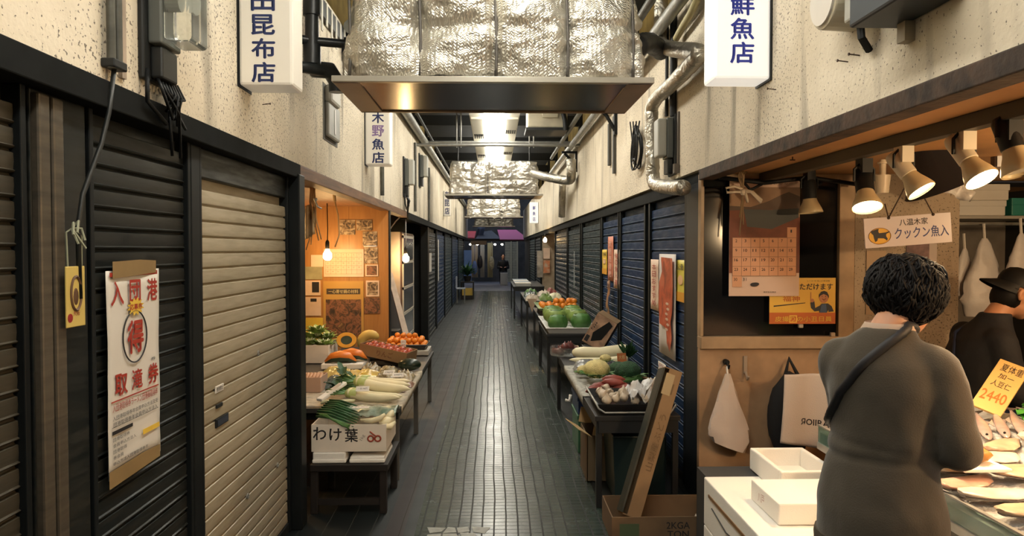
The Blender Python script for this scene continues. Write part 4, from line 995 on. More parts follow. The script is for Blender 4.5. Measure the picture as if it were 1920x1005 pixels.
t = MB(); t.grid(lambda u, v: V((-1.45 + .855 * min(1, u / .9), 4.63 + 1.35 * v, .4915 + .001 * fbm((u * 9, v * 14, 5), 1.4) - .5 * max(0, u - .9))), 20, 30); tag(t.build('lining_sheet', mat('pale_paper_lining', (.50, .44, .34), .7, var=.4, vs=18), smooth=180, solid=.001), 'pale paper lining spread under the vegetables of the left table', 'paper')
# dark green squash
b = MB(); b.ball((-.70, 5.95, .55), (.095, .06, .05), 18, 12, fn=lambda d: 1 + .03 * math.cos(9 * math.atan2(d.y, d.x))); tag(b.build('green_squash', mat('squash_skin', (.012, .025, .015), .3), smooth=180), 'dark green squash at the aisle side before the oranges', 'squash')
# orange pumpkin slices in film, by the post
for x, y, z, rz, l in ((-1.30, 6.12, .575, .1, 'orange pumpkin slice, front one by the black post'), (-1.22, 6.2, .585, -.1, 'orange pumpkin slice lying on another by the black post')):
    t = thing('pumpkin_slice', l, 'pumpkin', (x, y, z), rz)
    b = MB(); b.tube([(-.13, 0, -.02), (-.07, 0, .02), (0, 0, .032), (.07, 0, .02), (.13, 0, -.02)], [.008, .032, .04, .032, .008], 12, flat=1.5); b.build('flesh', mat('pumpkin_orange', (.78, .22, .03), .4, var=.1), t, smooth=180, local=True)
    b = MB(); b.tube([(-.13, 0, -.034), (-.07, 0, .0), (0, 0, .01), (.07, 0, .0), (.13, 0, -.034)], [.006, .03, .038, .03, .006], 12, flat=1.5); b.build('rind', M_PUMP, t, smooth=180, local=True)
b = MB(); b.bx(-1.45, -1.1, 6.05, 6.4, .496, .54); tag(b.build('foam_tray', FOAM, bevel=.006), 'white foam tray under the orange pumpkin slices', 'tray')
# white box with lettuces
fb = carton(-1.75, -1.46, 6.38, 6.75, .496, .16, WHITEC, 'white box full of lettuces at the back of the left stall', 'lettuce_box', 'box')
for i, (x, y, z) in enumerate(((-1.66, 6.47, .70), (-1.52, 6.46, .69), (-1.68, 6.64, .73), (-1.54, 6.64, .73), (-1.60, 6.55, .80))):
    t = thing('leafy_cabbage', 'pale green leafy cabbage heaped in the white box on the left stall', 'cabbage', (x, y, z - .03), rnd(0, 6), 'leafy cabbages in the white box')
    b = MB()
    for k in range(16):
        a = k * 2.4; el = .5 + .05 * k; leaf(b, (.02 * math.cos(a), .02 * math.sin(a), -.03), (math.cos(a) * math.cos(el), math.sin(a) * math.cos(el), math.sin(el)), rnd(.075, .115), rnd(.03, .042), curl=rnd(.2, .7))
    b.build('leaves', mat('lettuce_leaf', (.30, .44, .12), .5, var=.55, vs=22), t, smooth=180, local=True)
    b = MB()
    for k in range(8):
        a = k * .8; b.tube([(.01 * math.cos(a), .01 * math.sin(a), -.05), (.03 * math.cos(a), .03 * math.sin(a), .0), (.06 * math.cos(a), .06 * math.sin(a), .04)], [.010, .011, .004], 6)
    b.build('white_ribs', mat('lettuce_rib', (.62, .66, .45), .45), t, smooth=180, local=True)
# cut pumpkins on a dark crate
b = MB(); b.bx(-1.44, -1.02, 6.55, 6.9, .496, .57); tag(b.build('dark_crate', mat('navy_crate', (.03, .045, .06), .5), bevel=.008), 'dark navy crate under the cut pumpkins', 'crate')
def half_pumpkin(c, r, rot, label):
    t = thing('halved_pumpkin', label, 'pumpkin', c, rot=rot)
    b = MB(); rings = []
    for j in range(9):
        a = math.pi / 2 * j / 8; rr = max(.02, math.cos(a)) * r
        rings.append([V((rr * (1 + .05 * math.cos(8 * q)) * math.cos(q), -.02 + -(-r * .75 * math.sin(a)) , rr * .8 * (1 + .05 * math.cos(8 * q)) * math.sin(q))) for q in [2 * math.pi * i / 32 for i in range(32)]])
    b.loft(rings, caps=True); b.build('rind', M_PUMP, t, smooth=60, local=True)
    b = MB(); b.loft([[V((r * k * 1.0 * math.cos(q), y, r * .8 * k * math.sin(q))) for q in [2 * math.pi * i / 32 for i in range(32)]] for k, y in ((.97, -.019), (.93, -.026), (.55, -.026), (.45, .01), (.1, .03))]); b.build('flesh', M_PUMPF, t, smooth=50, local=True)
    b = MB()
    for j in range(30): b.ball((rnd(-.3, .3) * r, .004, rnd(-.25, .25) * r), (.009, .006, .005), 6, 4)
    b.build('seeds', M_PUMPS, t, smooth=180, local=True)
    return t
half_pumpkin((-1.35, 6.62, .665), .095, (-.35, 0, .1), 'halved pumpkin with bright orange flesh on the navy crate')
t = thing('pumpkin_wedge', 'yellow cut pumpkin wedge standing behind the apple carton', 'pumpkin', (-1.15, 6.72, .62))
b = MB(); b.tube([V((.09 * math.cos(a), 0, .09 * math.sin(a))) for a in [.6 + i * .27 for i in range(12)]], [.012, .03, .038, .042, .044, .045, .045, .044, .042, .038, .03, .012], 12, flat=.8); b.M = Matrix.Identity(4); b.build('flesh', mat('pumpkin_pale_flesh', (.76, .52, .14), .5, var=.12), t, local=True, smooth=180)
# apple carton, tilted
ac_ = thing('fruit_carton', 'brown carton of red apples, tilted towards the aisle', 'carton', (-.93, 6.35, .60), rot=(0, .17, -.25))
b = MB(); b.bx(-.22, .22, -.13, -.124, -.05, .05); b.bx(-.22, .22, .124, .13, -.05, .05); b.bx(-.22, -.214, -.124, .124, -.05, .05); b.bx(.214, .22, -.124, .124, -.05, .05); b.bx(-.214, .214, -.124, .124, -.05, -.044); b.build('box_body', KRAFT, ac_, local=True, bevel=.0015)
b = MB(); b.M = frame((0, -.13, 0), *FW); b.text('りんご', .02, 0, .15, .05, .0008, bold=.02); b.build('lettering', mat('brown_print', (.16, .06, .03), .7), ac_, local=True)
for i in range(12):
    lx, ly = -.165 + .066 * (i % 6), (-.06 if i < 6 else .06)
    p = world(ac_) @ V((lx, ly, .025)); o = orange_thing(p, .038, 'red apple lying in the tilted brown carton', 'apples in the tilted carton', M_APPLE, 'apple', 'apple')
b = MB(); b.box((-.9, 6.38, .515), (.3, .22, .035)); tag(b.build('support_crate', mat('dark_crate_wood', (.06, .045, .03), .7)), 'dark crate propping up the apple carton', 'crate')
# oranges on a dark tray
tr = tray(-1.04, -.66, 6.86, 7.14, .545, .045, mat('dark_tray', (.03, .03, .03), .35), 'dark tray heaped with oranges at the back of the left stall')
b = MB(); b.bx(-1.06, -.62, 6.82, 7.16, .497, .543); tag(b.build('flat_crate', mat('grey_white_crate', (.45, .43, .39), .5), bevel=.006), 'pale flat crate under the tray of oranges', 'crate')
proto = None; n = 0; random.seed(3)
for lay, (nx, ny) in enumerate(((7, 5), (6, 4), (4, 2))):
    for i in range(nx):
        for j in range(ny):
            x = -.85 + (i - (nx - 1) / 2) * .058 + rnd(-.004, .004); y = 7.0 + (j - (ny - 1) / 2) * .058 + rnd(-.004, .004); z = .585 + lay * .042 + rnd(-.003, .003)
            if lay == 2 and rnd(0, 1) < .35: continue
            rot = (rnd(-.6, .6), rnd(-.6, .6), rnd(0, 6))
            if proto is None: proto = orange_thing((x, y, z), .0278, 'orange heaped on the dark tray of the left stall', 'oranges on the left stall tray'); proto.rotation_euler = rot
            else: dup(proto, (x, y, z), rot, rnd(.92, 1.06))
PROTO_OR = proto
price_card((-.86, 6.83, .575), .05, .07, -.3, 0, [('みかん', .8), ('400', .8)], 'small paper price tag at the front of the left orange tray', PAPER)
# basket / low box beside the aisle
t = thing('paper_box', 'small open pinkish box by the black post left of the dark greens', 'box', (-1.31, 5.2, .497))
b = MB()
for a in ((-1.40, -1.22, 5.08, 5.085), (-1.40, -1.22, 5.29, 5.295), (-1.40, -1.395, 5.085, 5.29), (-1.225, -1.22, 5.085, 5.29)): b.bx(*a, .497, .60)
b.build('box_body', mat('pink_card', (.55, .36, .26), .7), t)
b = MB()
for j in range(6): b.tube([(-1.37 + .025 * j, 5.12, .56), (-1.36 + .024 * j, 5.2, .60), (-1.36 + .022 * j, 5.27, .57)], [.012, .016, .011], 8)
b.build('ginger_roots', mat('ginger_pink', (.52, .30, .18), .6), t, smooth=180)
# ------------------------------------------------------------------ right stall
def legged_table(x0, x1, y0, y1, z, label, m_top=None, skirt=.0, name='stall_table'):
    t = thing(name, label, 'table', ((x0 + x1) / 2, (y0 + y1) / 2, 0))
    b = MB(); b.bx(x0, x1, y0, y1, z - .03, z); b.build('table_top', m_top or mat('table_top_black', (.02, .02, .02), .5), t, bevel=.003)
    for x in (x0 + .025, x1 - .025):
        for y in (y0 + .03, y1 - .03): b = MB(); b.bx(x - .017, x + .017, y - .017, y + .017, 0, z - .03); b.build('leg', mat('black_leg', (.018, .018, .018), .5), t, bevel=.003)
    b = MB(); b.bx(x0 + .02, x0 + .04, y0, y1, z - .10, z - .03); b.bx(x0 + .02, x1 - .02, y0 + .005, y0 + .02, z - .10, z - .03); b.build('apron_rail', mat('black_apron', (.016, .017, .018), .5), t)
    return t
ZR = .55
legged_table(.585, 1.08, 4.12, 6.75, ZR - .012, 'long dark table carrying the right-hand vegetables')
# teal storage tub beneath the front
b = MB(); b.loft([[V((x, y, z)) for x, y in ((.70 - e, 4.20 - e), (1.02, 4.20 - e), (1.02, 4.58), (.70 - e, 4.58))] for z, e in ((0.0, -.02), (.40, .0))]); tag(b.build('storage_tub', mat('dark_teal_tub', (.008, .022, .024), .45), bevel=.008), 'dark teal tub standing under the right table', 'tub')
# black tray of bagged garlic
bt = tray(.62, 1.04, 4.15, 4.60, ZR + .0, .055, mat('black_tray', (.012, .012, .013), .3), 'black tray with a pale wire rim holding bagged garlic', rim=False)
b = MB(); b.tube([(.592, 4.6, ZR + .07), (.592, 4.17, ZR + .06), (.605, 4.125, ZR + .03), (.64, 4.11, ZR + .01), (1.02, 4.11, ZR + .01), (1.055, 4.125, ZR + .05)], .006, 8); b.build('wire_rim', STEEL, bt, smooth=180)
proto = None
for i in range(26):
    x, y = .66 + .062 * (i % 6) + rnd(-.012, .012), 4.25 + .07 * (i // 6) + rnd(-.012, .012); z = ZR + .045 + rnd(0, .03)
    if proto is None:
        proto = thing('garlic_bulb', 'pale garlic bulb in the black tray on the right stall', 'garlic', (x, y, z), group='garlic bulbs in the black tray')
        b = MB(); b.lathe([(.004, -.024), (.02, -.02), (.03, -.005), (.026, .012), (.012, .024), (.006, .036), (.004, .046)], 14); 
        b.v = [v * (1 + .08 * math.cos(6 * math.atan2(v.y, v.x))) for v in b.v]; b.build('cloves', M_GARL, proto, smooth=180, local=True)
        b = MB(); b.cyl((0, 0, -.028), (0, 0, -.02), .012, .016, 8); b.build('root_plate', mat('root_brown', (.2, .14, .08), .8), proto, local=True)
    else: dup(proto, (x, y, z), (rnd(-1.2, 1.2), rnd(-1.2, 1.2), rnd(0, 6)), rnd(.8, 1.1))
t = thing('plastic_bag', 'crumpled white plastic bag lying over the black tray', 'bag', (.93, 4.4, ZR + .06))
b = MB(); b.grid(lambda u, v: V((.82 + .24 * u, 4.22 + .30 * v, ZR + .075 + .06 * math.sin(math.pi * u) * math.sin(math.pi * v) + .05 * fbm((u * 5, v * 5, 1), 1.4))), 22, 22); b.build('bag', BAGP, t, smooth=180, solid=.001)
b = MB(); b.grid(lambda u, v: V((.86 + .12 * v + .02 * u, 4.08 + .30 * v, ZR + .10 + .05 * v + .02 * math.sin(3 * u) + .045 * u * (1 - v))), 6, 12); b.build('white_label', PAPER, t, smooth=180, solid=.001)
# red sweet potatoes in packs
for i, (x, y, z, rz) in enumerate(((.69, 4.72, .585, .3), (.72, 4.78, .585, .1), (.66, 4.66, .58, .5), (.82, 4.72, .60, -.2), (.80, 4.79, .63, -.1), (.85, 4.66, .59, -.35), (.78, 4.69, .625, -.25))):
    t = thing('sweet_potato', 'reddish sweet potato in the heap behind the garlic tray', 'sweet potato', (x, y, z), rz, 'sweet potatoes behind the garlic tray')
    b = MB(); b.tube([(-.075, 0, 0), (-.05, .004, .004), (0, 0, .006), (.05, -.003, .003), (.08, 0, 0)], [.004, .019, .027, .02, .004], 12); b.build('skin', M_SWEET, t, local=True, smooth=180)
# cauliflowers, broccoli
def cauli(c, r, label, m=M_CAUL, name='cauliflower', cat='cauliflower', leaves=True):
    t = thing(name, label, cat, c); b = MB()
    b.ball((0, 0, 0), (r, r, r * .72), 40, 22, fn=lambda d: 1 + .10 * abs(fbm(d, 4.5, 2)) + .05 * abs(fbm(d, 11, 2)) - .05)
    b.build('curd', m, t, local=True, smooth=180)
    if leaves:
        b = MB()
        for k in range(9):
            a = k * .7; leaf(b, (.55 * r * math.cos(a), .55 * r * math.sin(a), -.6 * r), (math.cos(a), math.sin(a), .75), r * 1.05, r * .38, curl=.5)
        b.build('leaves', M_LEAFM, t, local=True, smooth=180)
    return t
cauli((.74, 5.15, .64), .095, 'large yellowish cauliflower in the middle of the right stall')
cauli((.67, 5.35, .60), .05, 'small cauliflower behind the large yellowish one')
cauli((.86, 5.52, .66), .045, 'small cauliflower lifted up before the broccoli')
M_BROC = mat('broccoli_green', (.025, .085, .035), .8, var=.5, vs=40, bump=1., bs=150)
cauli((.955, 5.10, .635), .095, 'dark green broccoli head right of the cauliflower', M_BROC, 'broccoli', 'broccoli')
cauli((.93, 5.36, .61), .07, 'second dark broccoli head, tucked behind the first', M_BROC, 'broccoli', 'broccoli', False)
b = MB()
for j in range(4): b.tube([(.80, 4.90 + .02 * j, ZR + .04 + .01 * j), (.92, 4.92 + .02 * j, ZR + .045), (1.03, 4.95 + .02 * j, ZR + .05 + .006 * j)], [.008, .014, .006], 8)
tag(b.build('cucumber_bunch', mat('cucumber_green', (.05, .14, .03), .4, var=.4), smooth=180), 'small bunch of green cucumbers before the broccoli', 'cucumbers')
for x, y, l, s in ((.75, 5.75, 'dark film bag of aubergines nearest the white radishes', 2.), (.90, 5.72, 'dark film bag of aubergines by the price card', 4.), (.72, 5.55, 'dark film bag of aubergines behind the small cauliflower', 6.)):
    t = thing('aubergine_bag', l, 'aubergines', (x, y, ZR))
    b = MB()
    for k in range(4): b.tube([(-.07, -.05 + .034 * k, .03), (-.03, -.05 + .034 * k, .034), (.03, -.05 + .033 * k, .036), (.07, -.05 + .03 * k, .03)], [.01, .02, .024, .012], 10)
    b.build('aubergines', M_EGG, t, local=True, smooth=180)
    b = MB(); b.grid(lambda u, v: V(((u - .5) * .20, (v - .5) * .18, .012 + .058 * (math.sin(math.pi * u) * math.sin(math.pi * v)) ** .4 + .008 * fbm((u * 9 + s, v * 9, s), 1.5))), 18, 14); b.build('film', M_FILM, t, local=True, smooth=180)
radish((1.13, 6.05, .645), (.66, 6.05, .628), .056, 'thick blunt daikon lying across the right stall', blunt=True, leaves=False)
radish((1.10, 5.86, .60), (.62, 5.90, .59), .032, 'thinner daikon before the thick blunt one', leaves=False)
t = thing('pineapple_greens', 'spiky dark green leaf tuft beside the thick daikon', 'leaves', (1.13, 5.95, .60))
b = MB()
for j in range(20): leaf(b, (1.12, 5.95, .60), (rnd(-.5, .5), rnd(-.5, .5), rnd(.4, 1)), rnd(.10, .17), .012, up=(0, 1, .1), curl=rnd(-.2, .5))
b.build('leaves', M_LEAF, t, smooth=180)
price_card((.985, 5.45, .549), .075, .16, -.2, .25, [('大根', .7), ('一本', .6), ('180', .8)], 'yellow and red price card standing by the daikons', mat('card_orange', (.62, .20, .06), .5), mat('card_cream_ink', (.75, .6, .3), .6))
t = thing('foam_scrap', 'scrap of white foam and card beside the broccoli', 'foam scrap', (1.02, 5.15, ZR))
b = MB(); b.box((1.04, 5.2, ZR + .035), (.05, .14, .03), .4); b.build('foam', FOAM, t, bevel=.004)
b = MB(); b.box((1.09, 5.1, ZR + .03), (.03, .16, .012), .5); b.build('card', KRAFT, t)
t = MB(); t.grid(lambda u, v: V((.579 + .48 * max(0, u - .1) / .9, 4.66 + 1.25 * v, ZR - .007 + .002 * fbm((u * 9, v * 14, 2), 1.4) - .5 * max(0, .1 - u))), 20, 34); tag(t.build('lining_sheet', mat('newspaper_lining', (.42, .42, .38), .7, var=.5, vs=30), smooth=180, solid=.001), 'grey newspaper lining under the cauliflowers, folded over the table edge', 'paper')
# red onions in a bag
t = thing('net_bag', 'clear bag torn open around the red onions', 'bag', (.68, 6.45, ZR))
b = MB(); b.grid(lambda u, v: V((.64 + .13 * math.cos(6.283 * u) * (1 + .1 * fbm((math.cos(6.283*u), math.sin(6.283*u), v), 2)), 6.47 + .15 * math.sin(6.283 * u), ZR + .002 + .075 * v)), 28, 6); b.build('bag', M_FILM, t, smooth=180)
for i in range(9):
    a = i * .7; r = .065 if i < 7 else .02
    p = (.67 + r * math.cos(a) * 1.1, 6.47 + r * math.sin(a), ZR + .04 + (.04 if i >= 6 else 0))
    t = thing('red_onion', 'dark red onion at the aisle corner behind the daikons', 'onion', p, group='red onions in the torn bag')
    b = MB(); b.lathe([(.003, -.034), (.02, -.032), (.036, -.012), (.037, .005), (.024, .026), (.008, .038), (.004, .05)], 16); b.build('skin', M_ONION, t, local=True, smooth=180)
    b = MB(); b.cyl((0, 0, -.04), (0, 0, -.03), .008, .012, 7); b.build('root_tuft', M_GARL, t, local=True); t.rotation_euler = (rnd(-.5, .5), rnd(-.5, .5), 0)
b = MB(); b.bx(.82, 1.05, 6.40, 6.72, ZR + .001, ZR + .06); tag(b.build('black_crate', BLACK, bevel=.006), 'black crate behind the red onions', 'crate')
# leaning decorated box
t = thing('display_box', 'tilted pinkish brown box with a dark window by the blue shutters', 'box', (.92, 6.60, ZR + .075), rot=(0, .52, -.30))
b = MB(); b.bx(-.10, .10, -.14, .14, 0, .30); b.build('box_body', KRAFT, t, local=True, bevel=.003)
b = MB(); b.bx(-.098, .098, -.145, -.139, .005, .295); b.build('printed_front', mat('pink_box_print', (.48, .30, .20), .5, var=.4, vs=18), t, local=True)
b = MB(); b.prism([(-.03, .04), (.05, .10), (.075, .26), (.03, .28), (-.01, .2), (-.05, .12)], .0, .002, frame((0, -.1455, 0), *FW)); b.build('dark_window', BLACK, t, local=True)
b = MB(); b.M = frame((0, -.1455, 0), *FW); b.bx(-.09, -.055, .02, .08, 0, .002); b.text('山芋', -.07, .18, .03, .09, .001, bold=.02); b.build('printed_marks', INK, t, local=True)
# long flattened carton leaning against the blue shutter, in a floor carton
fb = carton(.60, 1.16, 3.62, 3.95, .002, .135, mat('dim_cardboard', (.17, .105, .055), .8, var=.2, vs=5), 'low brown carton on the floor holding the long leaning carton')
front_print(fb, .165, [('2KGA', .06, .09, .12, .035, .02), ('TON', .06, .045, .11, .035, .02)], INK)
b = MB(); b.M = frame((0, -.165, 0), *FW); b.bx(-.24, -.14, .03, .10, 0, .0008); b.build('green_stamp', mat('faded_green_print', (.07, .10, .05), .7), fb, local=True)
t = thing('long_carton', 'long narrow brown carton leaning up beside the fish shop post', 'carton', (.74, 3.83, .02))
b = MB(); p0 = V((.72, 3.82, .07)); p1 = aY(1262, 690, 4.08); p1 = V((p1.x - .03, 4.02, p1.z))
d = (p1 - p0).normalized(); s = d.cross(V((0, -1, 0))).normalized(); nrm = s.cross(d)
fr = Matrix((s, d, nrm)).transposed().to_4x4(); fr.translation = p0; b.M = fr; Lc = (p1 - p0).length
b.bx(-.045, .055, 0, Lc, -.05, -.045); b.bx(.05, .055, 0, Lc, -.045, .045); b.bx(-.045, .055, 0, .006, -.045, .045); b.bx(-.045, .055, Lc - .006, Lc, -.045, .045)
b.bx(-.020, .055, 0, Lc, .045, .05)
b.build('carton_body', mat('long_cardboard', (.27, .165, .08), .75, var=.25, vs=4), t, bevel=.002)
b = MB(); b.M = fr; b.bx(-.055, -.045, .01, Lc - .01, -.05, .05); b.build('dark_side', mat('dark_printed_side', (.03, .035, .028), .6), t)
b = MB(); b.M = fr; b.text('山梨産ぶどう', .02, Lc * .5, Lc * .38, .04, .051, rot=math.pi / 2, bold=.01); b.bx(-.01, .03, Lc - .14, Lc - .08, .05, .0512); b.build('faint_print', mat('faint_box_print', (.17, .105, .05), .8), t)
b = MB(); b.M = fr; b.bx(-.03, .02, Lc - .15, Lc - .03, .0512, .052); b.build('top_label', mat('cream_label', (.42, .32, .18), .6), t)
# open carton with flaps under the table and blue/green crates
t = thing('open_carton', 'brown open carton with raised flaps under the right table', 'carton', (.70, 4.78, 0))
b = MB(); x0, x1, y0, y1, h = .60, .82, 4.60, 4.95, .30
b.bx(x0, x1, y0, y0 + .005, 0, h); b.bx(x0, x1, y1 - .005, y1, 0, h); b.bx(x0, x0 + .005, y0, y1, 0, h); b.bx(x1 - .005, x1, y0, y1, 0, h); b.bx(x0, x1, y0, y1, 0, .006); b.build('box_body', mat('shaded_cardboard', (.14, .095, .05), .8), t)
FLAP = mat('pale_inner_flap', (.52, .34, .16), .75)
b = MB(); b.beam((x0, (y0 + y1) / 2 - .06, h), (x0 - .085, (y0 + y1) / 2 - .09, h + .055), .24, .004, up=(.3, 0, 1)); b.build('flap', FLAP, t)
b = MB(); b.beam(((x0 + x1) / 2 - .03, y0, h), ((x0 + x1) / 2 - .02, y0 - .03, h + .085), .09, .004, up=(0, 1, .2)); b.build('flap', FLAP, t)
b = MB(); b.beam((x0 + .03, y1, h), (x0 + .05, y1 + .02, h + .10), .09, .004, up=(0, 1, .2)); b.build('flap', FLAP, t)
for y0, y1, z0, z1, m, l in ((5.25, 5.65, .0, .28, mat('green_crate', (.05, .16, .08), .4, var=.3), 'green plastic crate on the floor under the right table'), (5.25, 5.65, .285, .415, mat('blue_crate', (.02, .06, .22), .4), 'blue plastic crate stacked on the green crate under the right table')):
    t = thing('plastic_crate', l, 'crate', (.72, (y0 + y1) / 2, z0))
    b = MB(); b.bx(.62, .90, y0, y1, z0, z1 - .03); b.build('crate_body', m, t, bevel=.006)
    b = MB(); b.bx(.612, .908, y0 - .008, y1 + .008, z1 - .03, z1); b.build('rim', m, t, bevel=.004)
b = MB()
b.tube([aY(1060, 745, 5.2) + V((0, 0, -.02)), aY(1068, 752, 5.2), aY(1070, 740, 5.2)], .012, 6); tag(b.build('plastic_scrap', WPLAST, smooth=180), 'white plastic scrap hanging at the table edge over the crates', 'scrap')
t = MB(); t.grid(lambda u, v: V((1.09 + .04 * u, 3.86 + .04 * v, .004 + .045 * (1 - abs(2 * u - 1)) * v)), 4, 4); tag(t.build('paper_scrap', PAPER, solid=.001), 'crumpled white scrap on the dark floor by the shop post', 'scrap')
# ------------------------------------------------------------------ cabbages table
legged_table(.57, 1.16, 7.75, 9.25, .585, 'dark table under the white tray of green cabbages')
tray(.60, 1.10, 7.80, 9.15, .586, .06, mat('white_tray', (.68, .68, .66), .4), 'white tray full of green cabbages on the right', flare=.03)
random.seed(11)
i = 0
for (x, y, z, r) in ((.71, 7.98, .69, .108), (.97, 7.98, .70, .112), (.72, 8.25, .72, .112), (.97, 8.28, .72, .112), (.70, 8.55, .72, .112), (.95, 8.58, .72, .112), (.72, 8.88, .72, .112), (.97, 8.9, .72, .115),):
    cabbage((x, y, z), r, 'round cabbage in the white tray, darker green in front' if i < 2 else 'round pale green cabbage in the white tray behind the front pair', 'front pair of cabbages' if i < 2 else 'cabbages in the white tray', M_CAB, M_CAB if i < 2 else M_CABL, rz=rnd(0, 6)); i += 1
b = MB(); b.tube([aX(1089, 640, 1.0), aX(1090, 655, 1.0), aX(1097, 655, 1.0)], .012, 6); tag(b.build('white_bracket', WPLAST), 'small white bracket under the cabbage table end', 'bracket')
# small oranges table
legged_table(.60, 1.16, 9.55, 11.1, .60, 'dark table with a small tray of oranges beyond the cabbages')
b = MB(); b.bx(.64, 1.12, 9.65, 10.6, .601, .678); tag(b.build('flat_crate', mat('dark_crate_wood', (.06, .045, .03), .7)), 'dark flat crate raising the greenish tray of oranges', 'crate')
tray(.62, 1.14, 9.6, 10.7, .68, .03, mat('green_tray', (.25, .33, .16), .4), 'greenish tray of oranges beyond the cabbages')
k = 0
for x in (.68, .77, .86, .95, 1.04, 1.10):
    for y in (9.75, 9.88, 10.02, 10.16):
        dup(PROTO_OR, (x + rnd(-.01, .01), y + rnd(-.01, .01), .735 + (.055 if 2 <= k // 4 and k % 4 in (1, 2) else 0)), (rnd(-.5, .5), 0, rnd(0, 6)), 1.5, 'orange in the greenish tray beyond the cabbages', 'oranges in the greenish tray'); k += 1
# far right stalls
legged_table(.52, 1.16, 11.7, 14.2, .66, 'dark table of mixed vegetables before the far lit stall')
for i, (x, y, m, l) in enumerate(((.64, 11.95, M_GARL, 'pale root bundle at the near end of the far right table'), (.86, 12.0, M_CABL, 'green vegetable bag on the far right table'), (1.05, 12.4, M_RAD, 'whitish vegetable bag near the wall on the far right table'), (.66, 12.9, M_DKPACK, 'dark bag of greens on the far right table'), (.92, 13.1, M_GARL, 'pale bag behind the green one on the far right table'), (1.08, 13.6, M_SWEET, 'reddish bag at the wall end of the far right table'), (.7, 13.7, M_LEAFM, 'leafy bag at the far end of the far right table'))):
    pack((x, y, .662), (.24, .34, .12), m, l, seed=i * 3.1)
b = MB(); b.grid(lambda u, v: V((.54 + .16 * u, 11.68 - .01 * v, .66 - .22 * v * (1 - abs(2 * u - 1)) + .04)), 8, 6); tag(b.build('hanging_paper', mat('kraft_paper', (.42, .30, .2), .8), solid=.002), 'brown paper corner hanging over the far right table front', 'paper')
legged_table(.42, 1.1, 15.6, 18.3, .70, 'dark table with pale trays just past the far lit stall')
for i in range(4):
    tray(.48, .80, 15.7 + .6 * i, 16.2 + .6 * i, .701, .06, mat('pale_blue_tray', (.35, .42, .5), .4) if i % 2 else mat('white_tray', (.6, .6, .6), .4), ('white', 'pale blue', 'white', 'pale blue')[i] + ' tray on the far dark table, ' + ('first from the near end', 'first from the near end', 'second from the near end', 'second from the near end')[i], flare=.01)
# ------------------------------------------------------------------ right wall: ducts, pipes, meters
M_DUCT = m_foil('duct_foil', (.46, .43, .37), False)
def wobble(pts, r, n_sub=10, amp=.12, seed=0.):
    P = [V(p) for p in pts]; out = []
    for i in range(len(P) - 1):
        for k in range(n_sub):
            t = k / n_sub; p0 = P[max(0, i - 1)]; p1 = P[i]; p2 = P[i + 1]; p3 = P[min(len(P) - 1, i + 2)]
            c = .5 * ((2 * p1) + (p2 - p0) * t + (2 * p0 - 5 * p1 + 4 * p2 - p3) * t * t + (3 * p1 - p0 - 3 * p2 + p3) * t ** 3)
            out.append(c)
    out.append(P[-1])
    return out, [r * (1 + amp * fbm((i * .6, seed, 0), 1.3)) for i in range(len(out))]
XD = WR - .085
b = MB(); pts = [aX(1238, -60, XD), aX(1240, 20, XD), aX(1238, 78, XD), aX(1262, 92, XD - .02), aX(1302, 96, XD), aX(1308, 106, XD), aX(1268, 150, XD), aX(1226, 192, XD), aX(1222, 230, XD), aX(1224, 300, XD), aX(1226, 340, XD), aX(1245, 350, XD + .01), aX(1282, 352, XD + .01)]
pp, rr = wobble(pts, .046, 7); b.tube(pp, rr, 14); fd = tag(b.build('foil_duct', M_DUCT, smooth=180), 'foil-wrapped pipe zigzagging down the right plaster wall', 'duct')
b = MB(); pp, rr = wobble([aY(1240, 95, 4.55), aY(1215, 80, 4.3), aY(1195, 88, 4.05)], .06, 8, .2); b.tube(pp, rr, 14); b.build('duct_joint', mat('dark_duct_wrap', (.03, .03, .03), .5, bump=.5), fd, smooth=180)
b = MB(); pp, rr = wobble([aY(1000, 325, 11.6), aY(1030, 333, 10.8), aX(1066, 338, XD - .02), aX(1071, 326, XD - .02), aX(1071, 300, XD - .02)], .066, 7); b.tube(pp, rr, 14); tag(b.build('foil_duct', M_DUCT, smooth=180), 'foil duct running from the second air conditioner to the right wall', 'duct')
b = MB(); pp, rr = wobble([aX(1055, 345, XD), aX(1054, 380, XD), aX(1053, 406, XD)], .055, 7); b.tube(pp, rr, 12); tag(b.build('foil_duct', M_DUCT, smooth=180), 'foil duct dropping to the header beyond the second air conditioner', 'duct')
# long grey pipe on brackets, yellow hose
b = MB(); b.tube([(WR - .11, 3.0, 2.93), (WR - .11, 13.5, 2.93)], .04, 12); t = tag(b.build('wall_pipe', mat('grey_wall_pipe', (.32, .32, .29), .4, .2, var=.3), smooth=60), 'long grey pipe on brackets along the top of the right wall', 'pipe')
b = MB(); b.tube([(WR - .22, 3.2, 3.02), (WR - .22, 12., 3.02)], .028, 10); tag(b.build('thin_pipe', M_COND, smooth=60), 'thinner dark pipe inside the long grey pipe', 'pipe')
for y, l in ((6.9, 'black bracket under the long grey pipe, beyond the near air conditioner'), (10.2, 'black bracket under the long grey pipe by the second air conditioner')):
    t = thing('pipe_bracket', l, 'bracket', (WR, y, 2.88)); b = MB(); b.bx(WR - .22, WR, y - .02, y + .02, 2.86, 2.89); b.bx(WR - .03, WR, y - .025, y + .025, 2.6, 2.89); b.build('bracket_arm', BLACK, t)
    b = MB(); b.tube([(WR - .18, y, 2.86), (WR - .1, y, 2.78), (WR - .02, y, 2.64)], .018, 8); b.build('brace', BLACK, t)
